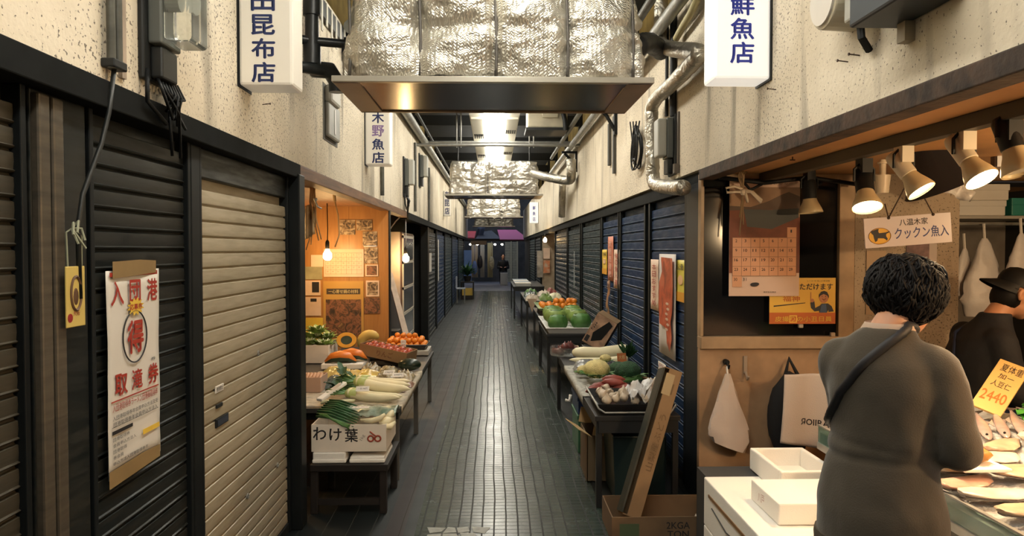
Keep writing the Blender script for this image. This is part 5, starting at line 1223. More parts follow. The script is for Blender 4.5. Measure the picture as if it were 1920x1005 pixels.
b = MB(); pp, rr = wobble([aX(1312, -20, WR - .06), aX(1300, 15, WR - .06), aX(1280, 50, WR - .05), aX(1268, 72, WR - .04)], .022, 8, 0); b.tube(pp, rr, 10); tag(b.build('yellow_hose', mat('yellowed_hose', (.42, .36, .18), .5), smooth=180), 'yellowed hose over the zigzag foil pipe', 'pipe')
b = MB()
for px, z1, r in ((1262, 3.05, .022), (1250, 3.05, .012)):
    p = aX(px, 218, WR - .02); b = MB(); b.cyl((p.x, p.y, p.z), (p.x, p.y, z1), r, n=10); tag(b.build('wall_conduit', DSTEEL, smooth=60), ('wide' if r > .02 else 'narrow') + ' dark conduit running up from the right wall meter', 'pipe')
t = meter(1264, 292, 'grey electric meter behind the foil pipe on the right wall', 1.0, 'R', glass=False, wires=False)
b = MB(); p = aX(1272, 260, WR - .006); b.box(p, (.012, .03, .34)); b.bx(p.x - .03, p.x, p.y - .02, p.y + .02, p.z - .22, p.z - .16); tag(b.build('wall_strip', mat('brown_strip', (.14, .12, .10), .7)), 'brown strip on the wall just right of the grey meter', 'strip')
b = MB(); p = aX(1232, 300, WR - .006); b.box((p.x, p.y, p.z), (.012, .05, .45)); tag(b.build('backing_board', mat('backing_brown', (.05, .03, .025), .7)), 'dark brown board behind the foil pipe', 'board')
for px, z0, z1, l in ((1143, 232, 310, 'short dark bar on the right wall, farther of a pair'), (1152, 218, 325, 'longer dark bar on the right wall, nearer of a pair')):
    a, c = aX(px, z0, WR - .015), aX(px, z1, WR - .015); b = MB(); b.bx(WR - .03, WR, a.y - .035, a.y + .035, c.z, a.z); tag(b.build('wall_bar', mat('dark_wall_bar', (.06, .055, .045), .6), bevel=.004), l, 'bar')
# coil of cable hung on a nail
p = aX(1196, 290, WR - .03); t = thing('cable_coil', 'coil of black cable hung on the right plaster wall', 'cable', p)
b = MB()
for j in range(7):
    a = rnd(-.5, .5); w1 = rnd(.11, .20); h1 = rnd(.15, .20)
    b.tube([p + V((-.015 * (j % 3), w1 * math.sin(q) + a * .12 * math.cos(q), .03 + h1 * math.cos(q) * (.75 if q > 1 else 1))) for q in [i * math.pi / 12 for i in range(24)]], .006, 5, closed=True)
for j in range(4): b.tube([p + V((-.02, -.04 + .025 * j, -.05)), p + V((-.03, -.10 + .06 * j, .12)), p + V((-.02, -.16 + .13 * j, .24 + .02 * j))], .006, 5)
b.build('coil', BLACK, t, smooth=180)
b = MB(); b.tube([p + V((-.03, .04 * math.cos(q), -.05 + .014 * math.sin(q))) for q in [i * math.pi / 8 for i in range(16)]], .009, 6, closed=True); b.build('tie', DSTEEL, t)
# condenser unit up by the tie bars
t = thing('condenser_unit', 'beige outdoor condenser unit on the tie bars above the alley', 'air conditioner', (.72, 9.2, 3.02))
b = MB(); b.bx(.42, .92, 9.0, 9.45, 3.02, 3.55); b.build('casing', mat('beige_casing', (.52, .47, .35), .5, var=.15), t, bevel=.02)
b = MB(); b.bx(.60, .80, 8.965, 9.0, 3.14, 3.5); b.build('service_panel', mat('beige_panel', (.56, .51, .38), .5), t, bevel=.01)
b = MB()
for z in (3.10,): b.bx(.40, .92, 8.98, 9.47, 2.985, 3.02)
b.build('support_feet', DSTEEL, t)
b = MB(); b.tube([(.84, 8.99, 3.3), (.88, 8.93, 3.1), (.89, 8.95, 2.98)], .03, 8); b.build('pipe_outlet', DSTEEL, t, smooth=60)
# near meters at top right
p = aX(1606, 52, WR); t = thing('round_meter', 'round white-faced meter cut by the top edge, right of the lit sign', 'meter', p)
b = MB(); b.cyl((WR, p.y, p.z + .09), (WR - .11, p.y, p.z + .09), .10, .095, 28); b.build('meter_body', mat('cream_meter', (.55, .50, .38), .45), t, bevel=.006)
b = MB(); b.cyl((WR - .11, p.y, p.z + .09), (WR - .118, p.y, p.z + .09), .082, n=28); b.build('face', PAPER, t)
b = MB(); b.bx(WR - .09, WR, p.y - .17, p.y - .095, p.z - .02, p.z + .22); b.build('terminal_box', mat('grey_terminal', (.40, .40, .36), .4), t, bevel=.008)
b = MB(); b.tube([(WR - .05, p.y - .12, p.z - .02), (WR - .05, p.y - .13, p.z - .07), (WR - .01, p.y - .1, p.z - .10)], .012, 8); b.build('wire', BLACK, t)
p = aX(1725, 10, WR); t = thing('switch_box', 'dark box with a beige side at the top edge of the right wall', 'box', p)
b = MB(); b.bx(WR - .15, WR, p.y - .16, p.y + .10, p.z - .035, p.z + .30); b.build('box_body', mat('dark_blue_box', (.018, .028, .04), .5), t, bevel=.008)
b = MB(); b.bx(WR - .155, WR, p.y - .20, p.y - .16, p.z - .04, p.z + .30); b.build('side_plate', mat('beige_side_plate', (.30, .26, .19), .5), t, bevel=.004)
b = MB(); b.bx(WR - .03, WR, p.y + .02, p.y + .06, p.z - .09, p.z - .035); b.build('mount_clip', mat('beige_clip', (.4, .34, .24), .5), t)
# ------------------------------------------------------------------ papers on the blue shutters
def shutter_paper(c0, c1, m, label, name='paper_poster', extra=None, out=.02):
    M, w_, h_ = poster('', '', '', c0, c1, side='R', out=.008 if out == .02 else out - .012); t = thing(name, label, 'poster', M.translation)
    b = sheet(M, w_, h_, .004, c0[0] * .01, 6); b.build('paper', m, t, smooth=180, solid=-.0008)
    if extra: extra(M, w_, h_, t)
    return t
def vtext(body, ink, hh=.85, x=0., ww=.5, z=.012):
    def f(M, w_, h_, t):
        b = MB(); b.M = M; n = len(body)
        for i, c in enumerate(body): b.text(c, x * w_, (hh / 2 - hh * (i + .5) / n) * h_, ww * w_, hh * .82 * h_ / n, z, bold=.015)
        b.build('lettering', ink, t)
    return f
shutter_paper((1222, 486), (1236, 584), PINKP, 'pale pink handwritten strip left of the red banner', extra=vtext('本日おすすめ', RED))
def crab(M, w_, h_, t):
    b = MB(); b.M = M
    pts = [(-.30, .47), (.42, .46), (.46, .2), (.44, -.02), (.34, -.15), (.42, -.3), (.3, -.43), (.12, -.36), (.06, -.22), (-.36, -.2), (-.44, 0), (-.40, .22), (-.22, .33)]
    b.prism([(x * w_ * .95, y * h_) for x, y in reversed(pts)], .019, .0195); b.build('painted_shape', picmat('red_brush', [(.3, (.20, .04, .02)), (.5, (.55, .10, .04)), (.66, (.60, .18, .10)), (.8, (.75, .5, .4))], 7, 4.), t)
    b = MB(); b.M = M
    for i in range(6): b.ball((.12 * w_ + .05 * w_ * math.sin(i * 2), (.02 - .05 * i) * h_, .02), (.09 * w_, .014 * h_, .0008), 8, 4)
    b.build('pale_dabs', mat('pale_dab', (.7, .5, .4), .6), t)
shutter_paper((1238, 476), (1268, 678), mat('banner_white', (.62, .57, .53), .6), 'tall white banner painted with a long red shape on the navy shutter', 'hanging_banner', crab, .03)
def ycard(M, w_, h_, t):
    b = MB(); b.M = M; b.bx(-.5 * w_, .5 * w_, -.5 * h_, -.27 * h_, .006, .0075); b.build('orange_band', mat('orange_print', (.72, .34, .03), .5), t)
    b = MB(); b.M = M; b.text('公衆', 0, .33 * h_, .7 * w_, .16 * h_, .01, bold=.03); b.build('lettering', INK, t)
    b = MB(); b.M = M; b.ball((0, .02 * h_, .008), (.3 * w_, .12 * h_, .001), 14, 6); b.build('badge', mat('pale_badge', (.8, .5, .25), .6), t)
shutter_paper((1270, 487), (1286, 568), mat('card_lemon', (.70, .60, .08), .5), 'yellow card with an orange band at the right end of the navy shutter', 'yellow_card', ycard)
shutter_paper((1236, 676), (1250, 706), PAPER, 'small white and red paper low on the navy shutter behind the long carton', extra=vtext('円引', RED))
shutter_paper((1130, 468), (1139, 515), YELLOW, 'narrow yellow strip at the left of the group on the blue shutters', 'yellow_card', ycard)
shutter_paper((1141, 444), (1151, 528), mat('red_pink_strip', (.58, .20, .12), .6), 'tall red strip in the middle of the group on the blue shutters', extra=vtext('大特売海老', mat('pale_red_ink', (.75, .5, .4), .6)), out=.024)
shutter_paper((1152, 468), (1163, 543), PINKP, 'pale pink strip at the right of the group on the blue shutters', extra=vtext('旬の魚入荷', RED))
b = MB(); p = aX(1144, 555, SR - .03); b.grid(lambda u, v: p + V((-.02 + .01 * math.sin(9 * v), .09 - .18 * u, .14 - .45 * v + .03 * u)), 6, 10); tag(b.build('wind_cloth', picmat('orange_blue_cloth', [(.4, (.03, .05, .10)), (.55, (.45, .2, .06)), (.7, (.25, .2, .12))], 9, 3.), smooth=180, solid=.002), 'ragged orange and blue strip under the red strip poster', 'cloth')
b = MB(); p = aX(1078, 490, SR - .02); b.grid(lambda u, v: p + V((-.01, .06 - .12 * u, .15 - .55 * v)), 4, 8); tag(b.build('shutter_paper', mat('grey_strip', (.28, .3, .3), .6), solid=.002), 'grey strip hung on the slate shutter behind the cabbages', 'paper')
# ------------------------------------------------------------------ window wall: calendar, yellow poster
YC = P41 - .006
def cal_f(M, w_, h_, t):
    # landscape photograph: sky, hill, dark water
    def band(pts, m, z, nm='landscape'): b = MB(); b.M = M; b.prism([(x * w_, y * h_) for x, y in pts], z, z + .0006); b.build(nm, m, t)
    band([(-.5, .07), (.5, .07), (.5, .44), (-.5, .44)], mat('cal_sky', (.34, .20, .115), .6, var=.3, vs=6), .001, 'sky_picture')
    band([(-.5, .28), (-.2, .27), (.05, .32), (.25, .38), (.34, .40), (.5, .36), (.5, .22), (-.5, .24)], mat('cal_hill', (.10, .06, .04), .6), .0018, 'hill_picture')
    band([(-.5, -.3), (.5, -.3), (.5, .18), (.1, .25), (-.5, .24)], mat('cal_red_ground', (.20, .055, .025), .6, var=.4, vs=8), .0026, 'ground_picture')
    band([(-.25, .10), (.1, .08), (.48, .18), (.48, .26), (.1, .245), (-.3, .25)], mat('cal_dark_water', (.025, .03, .03), .5), .0034, 'water_picture')
    G = mat('cal_grid_orange', (.66, .33, .18), .6)
    b = MB(); b.M = M; b.bx(-.455 * w_, .45 * w_, -.325 * h_, .005 * h_, .004, .0048); b.bx(.32 * w_, .45 * w_, .005 * h_, .095 * h_, .004, .0048); b.bx(-.455 * w_, -.32 * w_, -.42 * h_, -.325 * h_, .004, .0048); b.build('date_panel', G, t)
    b = MB(); b.M = M
    for r in range(5): z = .005 - .0825 * r; b.bx(-.455 * w_, .45 * w_, z * h_ - .0012, z * h_ + .0012, .0048, .0056)
    for c in range(8): x = -.455 + .1293 * c; b.bx(x * w_ - .001, x * w_ + .001, -.325 * h_, .005 * h_, .0048, .0056)
    b.build('date_grid', CALINK, t)
    b = MB(); b.M = M
    for r in range(4):
        for c in range(7):
            n = 2 + r * 7 + c; b.text(str(n), (-.455 + .1293 * (c + .4)) * w_, (.005 - .0825 * (r + .32)) * h_, (.052 if n > 9 else .025) * w_, .026 * h_, .0058, bold=.02)
    b.text('1', .375 * w_, .062 * h_, .02 * w_, .026 * h_, .0058); b.text('30', -.41 * w_, -.355 * h_, .05 * w_, .026 * h_, .0058); b.text('31', -.28 * w_, -.355 * h_, .05 * w_, .026 * h_, .0058)
    b.text('12月カレンダー', .15 * w_, .47 * h_, .5 * w_, .016 * h_, .003); b.text('株式会社商店', .08 * w_, -.465 * h_, .18 * w_, .014 * h_, .003)
    b.build('dates', INK, t)
    b = MB(); b.M = M; b.ball((-.14 * w_, -.40 * h_, .004), (.06 * w_, .018 * h_, .001), 12, 6); b.ball((-.12 * w_, -.395 * h_, .004), (.05 * w_, .014 * h_, .001), 12, 6); b.build('black_emblem', INK, t)
panel_paper(1368, 338, 1498, 555, mat('calendar_paper', (.66, .47, .36), .6), 'large wall calendar with a dark landscape hung on the dark window', 'wall_calendar', 'calendar', y=YC - .02, extra=cal_f)
def man_f(M, w_, h_, t):
    X = lambda px: (px - 683) / 1130 * w_; Yy = lambda py: (490 - py) / 780 * h_
    b = MB(); b.M = M; b.bx(-.5 * w_, .5 * w_, -.5 * h_, -.255 * h_, .0008, .0016); b.text('福神', X(490), Yy(455), .26 * w_, .12 * h_, .0018, bold=.02)
    b.build('red_print', mat('orange_red_print', (.52, .115, .012), .5), t)
    b = MB(); b.M = M; b.text('ただけます', X(915), Yy(250), .50 * w_, .135 * h_, .0018, bold=.035); b.text('いつでもご利用', X(950), Yy(152), .34 * w_, .03 * h_, .0018)
    b.prism([(X(190), Yy(590)), (X(730), Yy(530)), (X(730), Yy(518)), (X(190), Yy(570))], .001, .0018); b.build('black_lettering', INK, t)
    b = MB(); b.M = M; b.text('皮撮りの小丑日員', X(700), Yy(797), .86 * w_, .115 * h_, .0026, bold=.02)
    for a in ((460, 590, 735, 752), (460, 590, 845, 860), (460, 475, 752, 845), (575, 590, 752, 845)): b.bx(X(a[0]), X(a[1]), Yy(a[3]), Yy(a[2]), .0018, .0025)
    b.build('yellow_lettering', mat('yellow_print', (.80, .50, .06), .5), t)
    b = MB(); b.M = M; b.prism([(X(x), Yy(y)) for x, y in ((815, 520), (885, 500), (900, 610), (980, 570), (1010, 535), (1120, 535), (1180, 580), (1220, 670), (1130, 680), (1130, 640), (1100, 690), (970, 690), (970, 660), (890, 670), (830, 610))][::-1], .001, .0018); b.build('jacket_print', mat('print_dark_navy', (.02, .022, .035), .5), t)
    b = MB(); b.M = M; b.ball((X(1045), Yy(430), .001), (.072 * w_, .125 * h_, .0014), 18, 8); b.ball((X(850), Yy(490), .001), (.03 * w_, .05 * h_, .0012), 10, 6); b.bx(X(818), X(832), Yy(480), Yy(345), .001, .0018); b.build('skin_print', mat('print_skin', (.50, .20, .085), .5), t)
    b = MB(); b.M = M; b.prism([(X(x), Yy(y)) for x, y in ((960, 440), (965, 380), (1000, 335), (1050, 320), (1100, 340), (1130, 400), (1130, 450), (1105, 400), (1040, 375), (985, 400))][::-1], .0022, .0030); b.build('hair_print', INK, t)
    b = MB(); b.M = M; b.prism([(X(1010), Yy(545)), (X(1085), Yy(545)), (X(1100), Yy(690)), (X(980), Yy(690))], .0019, .0026); b.build('apron_print', mat('print_blue', (.05, .09, .19), .5), t)
    b = MB(); b.M = M; b.tube([(X(1015), Yy(455), .0028), (X(1045), Yy(475), .0028), (X(1080), Yy(452), .0028)], .0015, 5); b.ball((X(1015), Yy(415), .0026), (.006 * w_, .014 * h_, .0006), 8, 4); b.ball((X(1075), Yy(415), .0026), (.006 * w_, .014 * h_, .0006), 8, 4); b.build('face_print', mat('print_face_line', (.12, .03, .02), .5), t)
panel_paper(1443, 521, 1566, 607, mat('poster_amber', (.74, .43, .05), .45), 'yellow and orange notice with a waving man, low on the dark window', 'notice_poster', 'poster', y=YC - .008, extra=man_f)
for px, py, l in ((1501, 611, 'small beige clip under the yellow notice'), (1561, 627, 'small beige clip at the window sill corner')):
    p = aY(px, py, P41 - .01); b = MB(); b.box(p, (.026, .02, .022)); tag(b.build('clip', mat('beige_clip2', (.42, .33, .24), .5), bevel=.003), l, 'clip')
# straw and white ribbon charm over the calendar
p = aY(1393, 360, 3.95); t = thing('ribbon_tie', 'knotted white ribbon and straw hanging before the calendar', 'ribbon', p)
b = MB()
for s in (-1, .2, 1): b.tube([p + V((0, 0, .015)), p + V((s * .05, -.01, .03 if s < 0 else -.0)), p + V((s * .10, -.015, .02 if s < 0 else -.045)), p + V((s * .095, -.02, -.005 if s < 0 else -.06)), p + V((s * .04, -.01, 0)), p], .007, 6, flat=.5)
b.ball(p, (.018, .014, .018), 10, 8); b.build('ribbon', mat('ribbon_white', (.6, .52, .42), .6), t, smooth=180)
b = MB()
for j in range(7): b.tube([V((p.x + rnd(-.03, .03), 3.95, 1.93)), p + V((rnd(-.03, .02), 0, .09)), p, p + V((rnd(-.02, .005), 0, -.12 - .02 * j))], .0035, 5)
b.build('straw', mat('dim_straw', (.26, .18, .10), .8), t, smooth=180)
# unlit spot lamp in front of the window
M_SPOTW = mat('spot_white_paint', (.62, .55, .42), .4)
def dirM(p, d):
    d = V(d).normalized(); q_ = d.to_track_quat('Z', 'Y').to_matrix().to_4x4(); q_.translation = p; return q_
def spot(p, d, label, on, track_z=1.885, scale=1., tx=1.54, glow=None, dark=False, stem=True):
    """p: centre of the glowing mouth, d: aim"""
    p = V(p); d = V(d).normalized(); t = thing('spot_lamp', label, 'lamp', p)
    k = scale; M = dirM(p, -d); body = BLACK if dark else M_SPOTW
    b = MB(); b.lathe([(.062 * k, -.004), (.064 * k, .0), (.056 * k, .022), (.040 * k, .055), (.034 * k, .075), (.030 * k, .075), (.036 * k, .055), (.052 * k, .02), (.058 * k, .0)], 28, M, caps=False); b.build('reflector_bulb', mat('spot_bulb_side', (.55, .44, .26), .3), t, smooth=60)
    b = MB(); b.lathe([(.005, .012), (.058 * k, .008), (.058 * k, .010), (.005, .016)], 28, M); b.build('glowing_face' if on else 'lamp_face', glow if on else mat('lamp_off_glass', (.35, .32, .26), .15), t, smooth=60)
    b = MB(); b.lathe([(.030 * k, .07), (.038 * k, .075), (.040 * k, .16), (.034 * k, .175), (.008, .18)], 22, M); b.build('lamp_holder', body, t, smooth=50)
    back = p - d * .13 * k; b = MB(); b.tube([back + V((.045 * k, 0, 0)), back + V((.045 * k, 0, .05)), back + V((0, 0, .09)), back + V((-.045 * k, 0, .05)), back + V((-.045 * k, 0, 0))], .006, 6); b.build('yoke', BLACK, t, smooth=60)
    if stem:
        b = MB(); tp = back + V((0, 0, .09)); b.tube([tp, V((tp.x, tp.y, track_z - .05))], .007, 6); b.bx(tp.x - .022, tp.x + .022, tp.y - .03, tp.y + .03, track_z - .06, track_z); b.build('track_adapter', body, t)
    return t
M_GLOW = mat('lamp_glow', (1, .85, .6), .3, emit=(1., .72, .38), es=26.)
M_GLOW2 = mat('lamp_glow_strong', (1, .85, .6), .3, emit=(1., .78, .48), es=60.)
b = MB(); b.bx(1.515, 1.565, .6, 4.09, 1.885, 1.935); tag(b.build('lamp_track', mat('dark_track', (.05, .042, .03), .5), bevel=.003), 'dark lighting track under the orange soffit of the fish shop', 'track')
SPOTS = []
def sp(px, py, y, d, label, scale, on=True, glow=None, dark=False):
    p = aY(px, py, y); spot(p, d, label, on, scale=scale, glow=glow or M_GLOW, dark=dark); SPOTS.append((p, V(d).normalized(), on))
sp(1626, 388, 2.98, (-.10, -.45, -1), 'lit spot lamp with a black holder, farthest along the track above the hanging sign', .95, dark=True)
sp(1727, 357, 2.62, (.45, -.55, -1), 'lit spot lamp with a white holder above the hanging emblem sign', .82)
sp(1840, 335, 2.28, (.25, -.65, -1), 'brightest lit spot lamp before the shelf boxes', .80, glow=M_GLOW2)
sp(1915, 322, 2.10, (.15, -.3, -1), 'dim spot lamp with a black holder at the right picture edge', .85, on=False, dark=True)
p = aY(1655, 312, 3.2); b = MB(); b.cyl(p + V((0, 0, .02)), (p.x, p.y, 1.885), .022, n=12); b.cyl(p + V((0, 0, -.12)), p + V((0, 0, -.04)), .026, .034, 14); b.cyl(p + V((0, 0, -.05)), p + V((0, 0, .03)), .014, n=10); tag(b.build('track_holder', M_SPOTW, smooth=50), 'empty white lamp holder on the track between two lit spots', 'lamp holder')
spot(aY(1520, 398, 3.88), (.05, -.05, -1), 'unlit spot lamp hanging against the dark window', False, scale=1.0, dark=True, track_z=1.935)
b = MB(); b.tube([(1.25, 3.97, 1.90), (1.5, 3.97, 1.87), (1.75, 3.97, 1.90), (2.05, 3.97, 1.86)], .012, 6); b.tube([(1.38, 3.97, 1.88), (1.42, 3.96, 1.83), (1.5, 3.97, 1.87)], .009, 6); b.tube([(1.7, 3.97, 1.89), (1.76, 3.96, 1.84), (1.82, 3.97, 1.87)], .009, 6)
tag(b.build('ceiling_cable', BLACK, smooth=180), 'black cables strung along the top of the dark window', 'cable')
# hooks in the soffit
for px, py, l in ((1781, 168, 'iron S-hook in the soffit, nearer of two'), (1606, 228, 'iron S-hook in the soffit, farther of two')):
    q0 = aX(px, py, 1.28); b = MB(); r = .026
    b.tube([q0 + V((0, 0, 1.94 - q0.z))] + [q0 + V((r * math.sin(a) * .8, r * math.sin(a) * .6, r * math.cos(a))) for a in [-.2 + i * .42 for i in range(10)]], .005, 6); tag(b.build('hook', mat('rusty_iron', (.05, .025, .015), .7), smooth=180), l, 'hook')
b = MB(); p = aX(1486, 300, 1.4); b.cyl((p.x, p.y, p.z), (p.x, p.y, 1.94), .003, n=6); b.cyl((p.x - .012, p.y, p.z), (p.x + .012, p.y, p.z), .003, n=6); tag(b.build('small_hook', mat('rusty_iron', (.05, .025, .015), .7)), 'small iron pin hanging from the soffit before the window', 'hook')
# hanging sign クックン魚入
ps = aY(1702, 432, 3.55); t = thing('hanging_sign', 'white hanging sign with a black animal emblem in an amber oval', 'sign', ps)
w_, h_ = .442, .150; M = frame(ps, (1, .0, .075), (-.075, 0, 1)); b = MB(); b.M = M; b.box((0, 0, 0), (w_, h_, .006)); b.build('board', mat('sign_board_white', (.62, .55, .56), .3), t, bevel=.002)
b = MB(); b.M = M; b.text('八温木家', .03, .042, .145, .034, .0038, bold=.025); b.build('small_lettering', INK, t)
b = MB(); b.M = M; b.text('クックン魚入', .068, -.012, .275, .058, .0038, bold=.03); b.build('large_lettering', NAVY, t)
b = MB(); b.M = M; b.ball((-.145, -.018, .003), (.056, .040, .0014), 28, 6); b.build('oval_emblem', mat('emblem_amber', (.70, .38, .03), .5), t)
b = MB(); b.M = M; b.tube([(-.145 + .056 * math.cos(a), -.018 + .04 * math.sin(a), .0042) for a in [i * math.pi / 18 for i in range(36)]], .0012, 5, closed=True); b.build('emblem_outline', mat('emblem_brown2', (.25, .09, .02), .5), t)
b = MB(); b.M = M; S_ = lambda x, y: (-.145 + (x - 390) / 240 * .056, -.018 - (y - 590) / 160 * .040)
b.prism([S_(x, y) for x, y in ((200, 490), (215, 480), (330, 450), (375, 445), (360, 490), (375, 530), (520, 525), (600, 505), (605, 525), (530, 555), (525, 600), (555, 650), (540, 690), (505, 660), (470, 640), (345, 630), (330, 680), (285, 700), (265, 640), (250, 560), (215, 530))][::-1], .0046, .0052); b.build('animal_emblem', INK, t)
b = MB()
ca = ps + V((-.10, -.004, .062)); cb = ps + V((.125, -.004, .08))
b.tube([ca, ca + V((-.02, 0, .07))], .0035, 6); b.tube([ca, ca + V((.10, 0, .19)), ca + V((.14, .02, .30))], .0035, 6); b.tube([cb, cb + V((-.05, 0, .09)), cb + V((-.09, .02, .28))], .0035, 6); b.ball(ca, .008, 8, 6); b.ball(cb, .008, 8, 6)
b.build('hanging_cords', mat('brown_cord', (.05, .03, .02), .7), t, smooth=180)
# dark cone hood
b = MB(); p0 = aY(1735, 300, 3.2); M = dirM(p0 + V((.09, 0, -.115)), (-.42, 0, .9)); b.lathe([(.17, 0), (.165, .004), (.04, .30), (.03, .33), (.025, .33), (.15, .01)], 24, M); tag(b.build('lamp_hood', mat('black_hood', (.014, .016, .022), .45), smooth=60), 'black cone hood tilted behind the white spot lamp', 'hood')
# crumpled plastic and white sheet behind
b = MB(); p0 = aY(1778, 300, 3.6); b.grid(lambda u, v: p0 + V((-.12 + .24 * u, .06 * fbm((u * 3, v * 3, 4), 1.6), .16 - .34 * v + .03 * math.sin(5 * u))), 16, 16); tag(b.build('plastic_sheet', BAGP, smooth=180, solid=.001), 'crumpled clear plastic hung behind the black hood', 'plastic')
b = MB(); p0 = aY(1890, 272, 3.3); b.box(p0, (.10, .004, .20)); tag(b.build('paper_sheet', mat('bluish_paper', (.62, .63, .66), .6)), 'white paper sheet hung behind the dim spot lamp', 'paper')
b = MB(); p0 = aY(1868, 270, 3.32); b.bx(p0.x - .012, p0.x + .012, 3.31, 3.34, p0.z - .12, 1.935); tag(b.build('hanger_post', mat('brown_hanger', (.10, .06, .04), .6)), 'brown hanger strip beside the white paper sheet', 'strip')
# papers on the stained wall
for c0, c1, m, l in (((1700, 455), (1742, 500), mat('purple_photo', (.22, .13, .13), .6, var=.5, vs=20), 'purplish photo sheet on the stained wall below the hanging sign'), ((1722, 457), (1756, 520), mat('pale_sheet', (.5, .42, .38), .6), 'pale sheet beside the purplish photo on the stained wall'), ((1625, 470), (1660, 590), mat('tan_sheet', (.46, .32, .20), .6), 'tan sheet on the stained wall left of the customer')):
    panel_paper(*c0, *c1, m, l, y=P41 - (.002 if 'pale' in l else .006))
# shelf with white boxes
ps = aY(1840, 405, 4.5); t = thing('wall_shelf', 'steel shelf carrying white boxes at the back of the fish shop', 'shelf', ps)
b = MB(); b.bx(2.72, 3.85, 4.45, 4.85, ps.z - .02, ps.z); b.build('shelf_board', mat('shelf_steel', (.5, .48, .44), .4, .3), t, bevel=.003)
b = MB(); b.bx(2.72, 2.80, 4.46, 4.8, ps.z - .05, ps.z - .02); b.build('shelf_bracket', DSTEEL, t)
for x0, x1, z0, h, m, l in ((2.76, 3.22, 0, .095, WPLAST, 'lower white box on the steel shelf'), (2.78, 3.24, .097, .10, PAPER, 'upper white box stacked on the steel shelf'), (3.26, 3.36, 0, .11, mat('teal_box', (.03, .22, .18), .5), 'teal box on the steel shelf beside the white ones')):
    t = thing('storage_box', l, 'box', ((x0 + x1) / 2, 4.62, ps.z + z0)); b = MB(); b.bx(x0, x1, 4.46, 4.82, ps.z + z0 + .001, ps.z + z0 + h); b.build('box_body', m, t, bevel=.006)
    b = MB(); b.bx(x0 - .004, x1 + .004, 4.455, 4.825, ps.z + z0 + h * .62, ps.z + z0 + h + .002); b.build('lid', m, t, bevel=.004)
b = MB(); b.bx(2.76, 3.6, 4.5, 4.8, ps.z + .21, ps.z + .30); tag(b.build('dark_carton', mat('navy_carton', (.05, .06, .10), .5), bevel=.004), 'dark navy carton on top of the white boxes', 'box')
# plastic bags hanging under the shelf
for px, py, y, wd, ln, l in ((1845, 520, 4.35, .13, .48, 'large crumpled white bag hanging under the shelf, behind the seller'), (1914, 490, 4.25, .085, .34, 'white bag hanging under the shelf, right of the large crumpled one'), (1808, 510, 4.42, .07, .30, 'narrow grey bag hanging under the shelf by the stained wall')):
    c = aY(px, py, y); t = thing('plastic_bag', l, 'bag', c + V((0, 0, ln / 2)))
    b = MB(); rings = []
    for j in range(15):
        v = j / 14; rr = wd * (.12 + .9 * min(1, (v * 1.5) ** .8)) * (1 if v < .9 else 1 - 2 * (v - .9))
        rings.append([c + V((rr * (1 + .22 * fbm((math.cos(q) * 2, v * 4, px), 1.5)) * math.cos(q), .45 * rr * (1 + .4 * fbm((math.sin(q) * 2, v * 5, px), 1.5)) * math.sin(q), ln * (.5 - v))) for q in [2 * math.pi * i / 20 for i in range(20)]])
    b.loft(rings); b.build('bag', mat('bag_white', (.62, .60, .60), .4, bump=.3, bs=25), t, smooth=50)
    b = MB(); b.tube([c + V((0, 0, ln * .48)), c + V((0, .01, ln * .5 + .09))], .008, 6); b.build('handle_knot', WPLAST, t)
b = MB(); b.tube([(2.74, 4.4, 1.66), (3.8, 4.4, 1.66)], .01, 8); tag(b.build('hanging_rod', STEEL), 'steel rod under the shelf that the bags hang on', 'rod')
# ------------------------------------------------------------------ lower panel: hung bag, hook, towel, dark bag
c = aY(1364, 770, 4.03); t = thing('plastic_bag', 'white carrier bag hung on a hook of the lower panel', 'bag', aY(1362, 700, 4.03))
b = MB(); rings = []
for j in range(9):
    v = j / 8; hw = .016 + .108 * min(1, v * 1.3) - .06 * max(0, v - .85) * 4
    rings.append([c + V((hw * math.cos(q) * (1 + .10 * fbm((v * 3, math.cos(q), 2), 2)) + (.0 if v < .5 else .02 * (v - .5)), .030 * (.4 + v) * math.sin(q) * (1 + .4 * fbm((v * 5, q, 1), 2)), .21 - .42 * v + .035 * math.cos(q) * max(0, v - .7) * -3)) for q in [2 * math.pi * i / 12 + .25 * math.sin(j * 2.1) for i in range(12)]])
b.loft(rings); b.build('bag', mat('bag_pinkish', (.62, .52, .45), .4, bump=.35, bs=16), t, smooth=24)
b = MB(); b.tube([c + V((0, 0, .205)), c + V((0, .02, .25))], .006, 6); b.build('handle', WPLAST, t)
for px, py, l in ((1360, 678, 'black round hook holding the white carrier bag'), (1397, 690, 'pale hook plate beside the black round hook')):
    p = aY(px, py, P41); b = MB()
    if px < 1380: b.cyl(p, p + V((0, -.03, 0)), .016, n=14); b.tube([p + V((0, -.03, 0)), p + V((0, -.06, -.03)), p + V((0, -.07, -.01))], .006, 6)
    else: b.box(p + V((0, -.004, .02)), (.02, .01, .10)); b.tube([p + V((0, -.01, -.02)), p + V((0, -.045, -.06)), p + V((0, -.055, -.04))], .008, 6)
    tag(b.build('wall_hook', BLACK if px < 1380 else mat('hook_beige', (.35, .27, .2), .5)), l, 'hook')
p = aY(1465, 775, 4.0); b = MB(); b.ball(p + V((.06, .02, -.02)), (.13, .055, .25), 22, 14, fn=lambda d: 1 + .08 * fbm(d, 2)); b.tube([p + V((.03, .03, .2)), p + V((.07, .07, .3)), p + V((.11, .03, .2))], .012, 8)
tag(b.build('dark_bag', mat('black_cloth_bag', (.012, .012, .013), .8), smooth=180), 'black bag hung on the lower panel behind the towel', 'bag')
c = aY(1512, 700, 3.86); t = thing('hand_towel', 'white hand towel with a grey band hung over the black bag', 'towel', c)
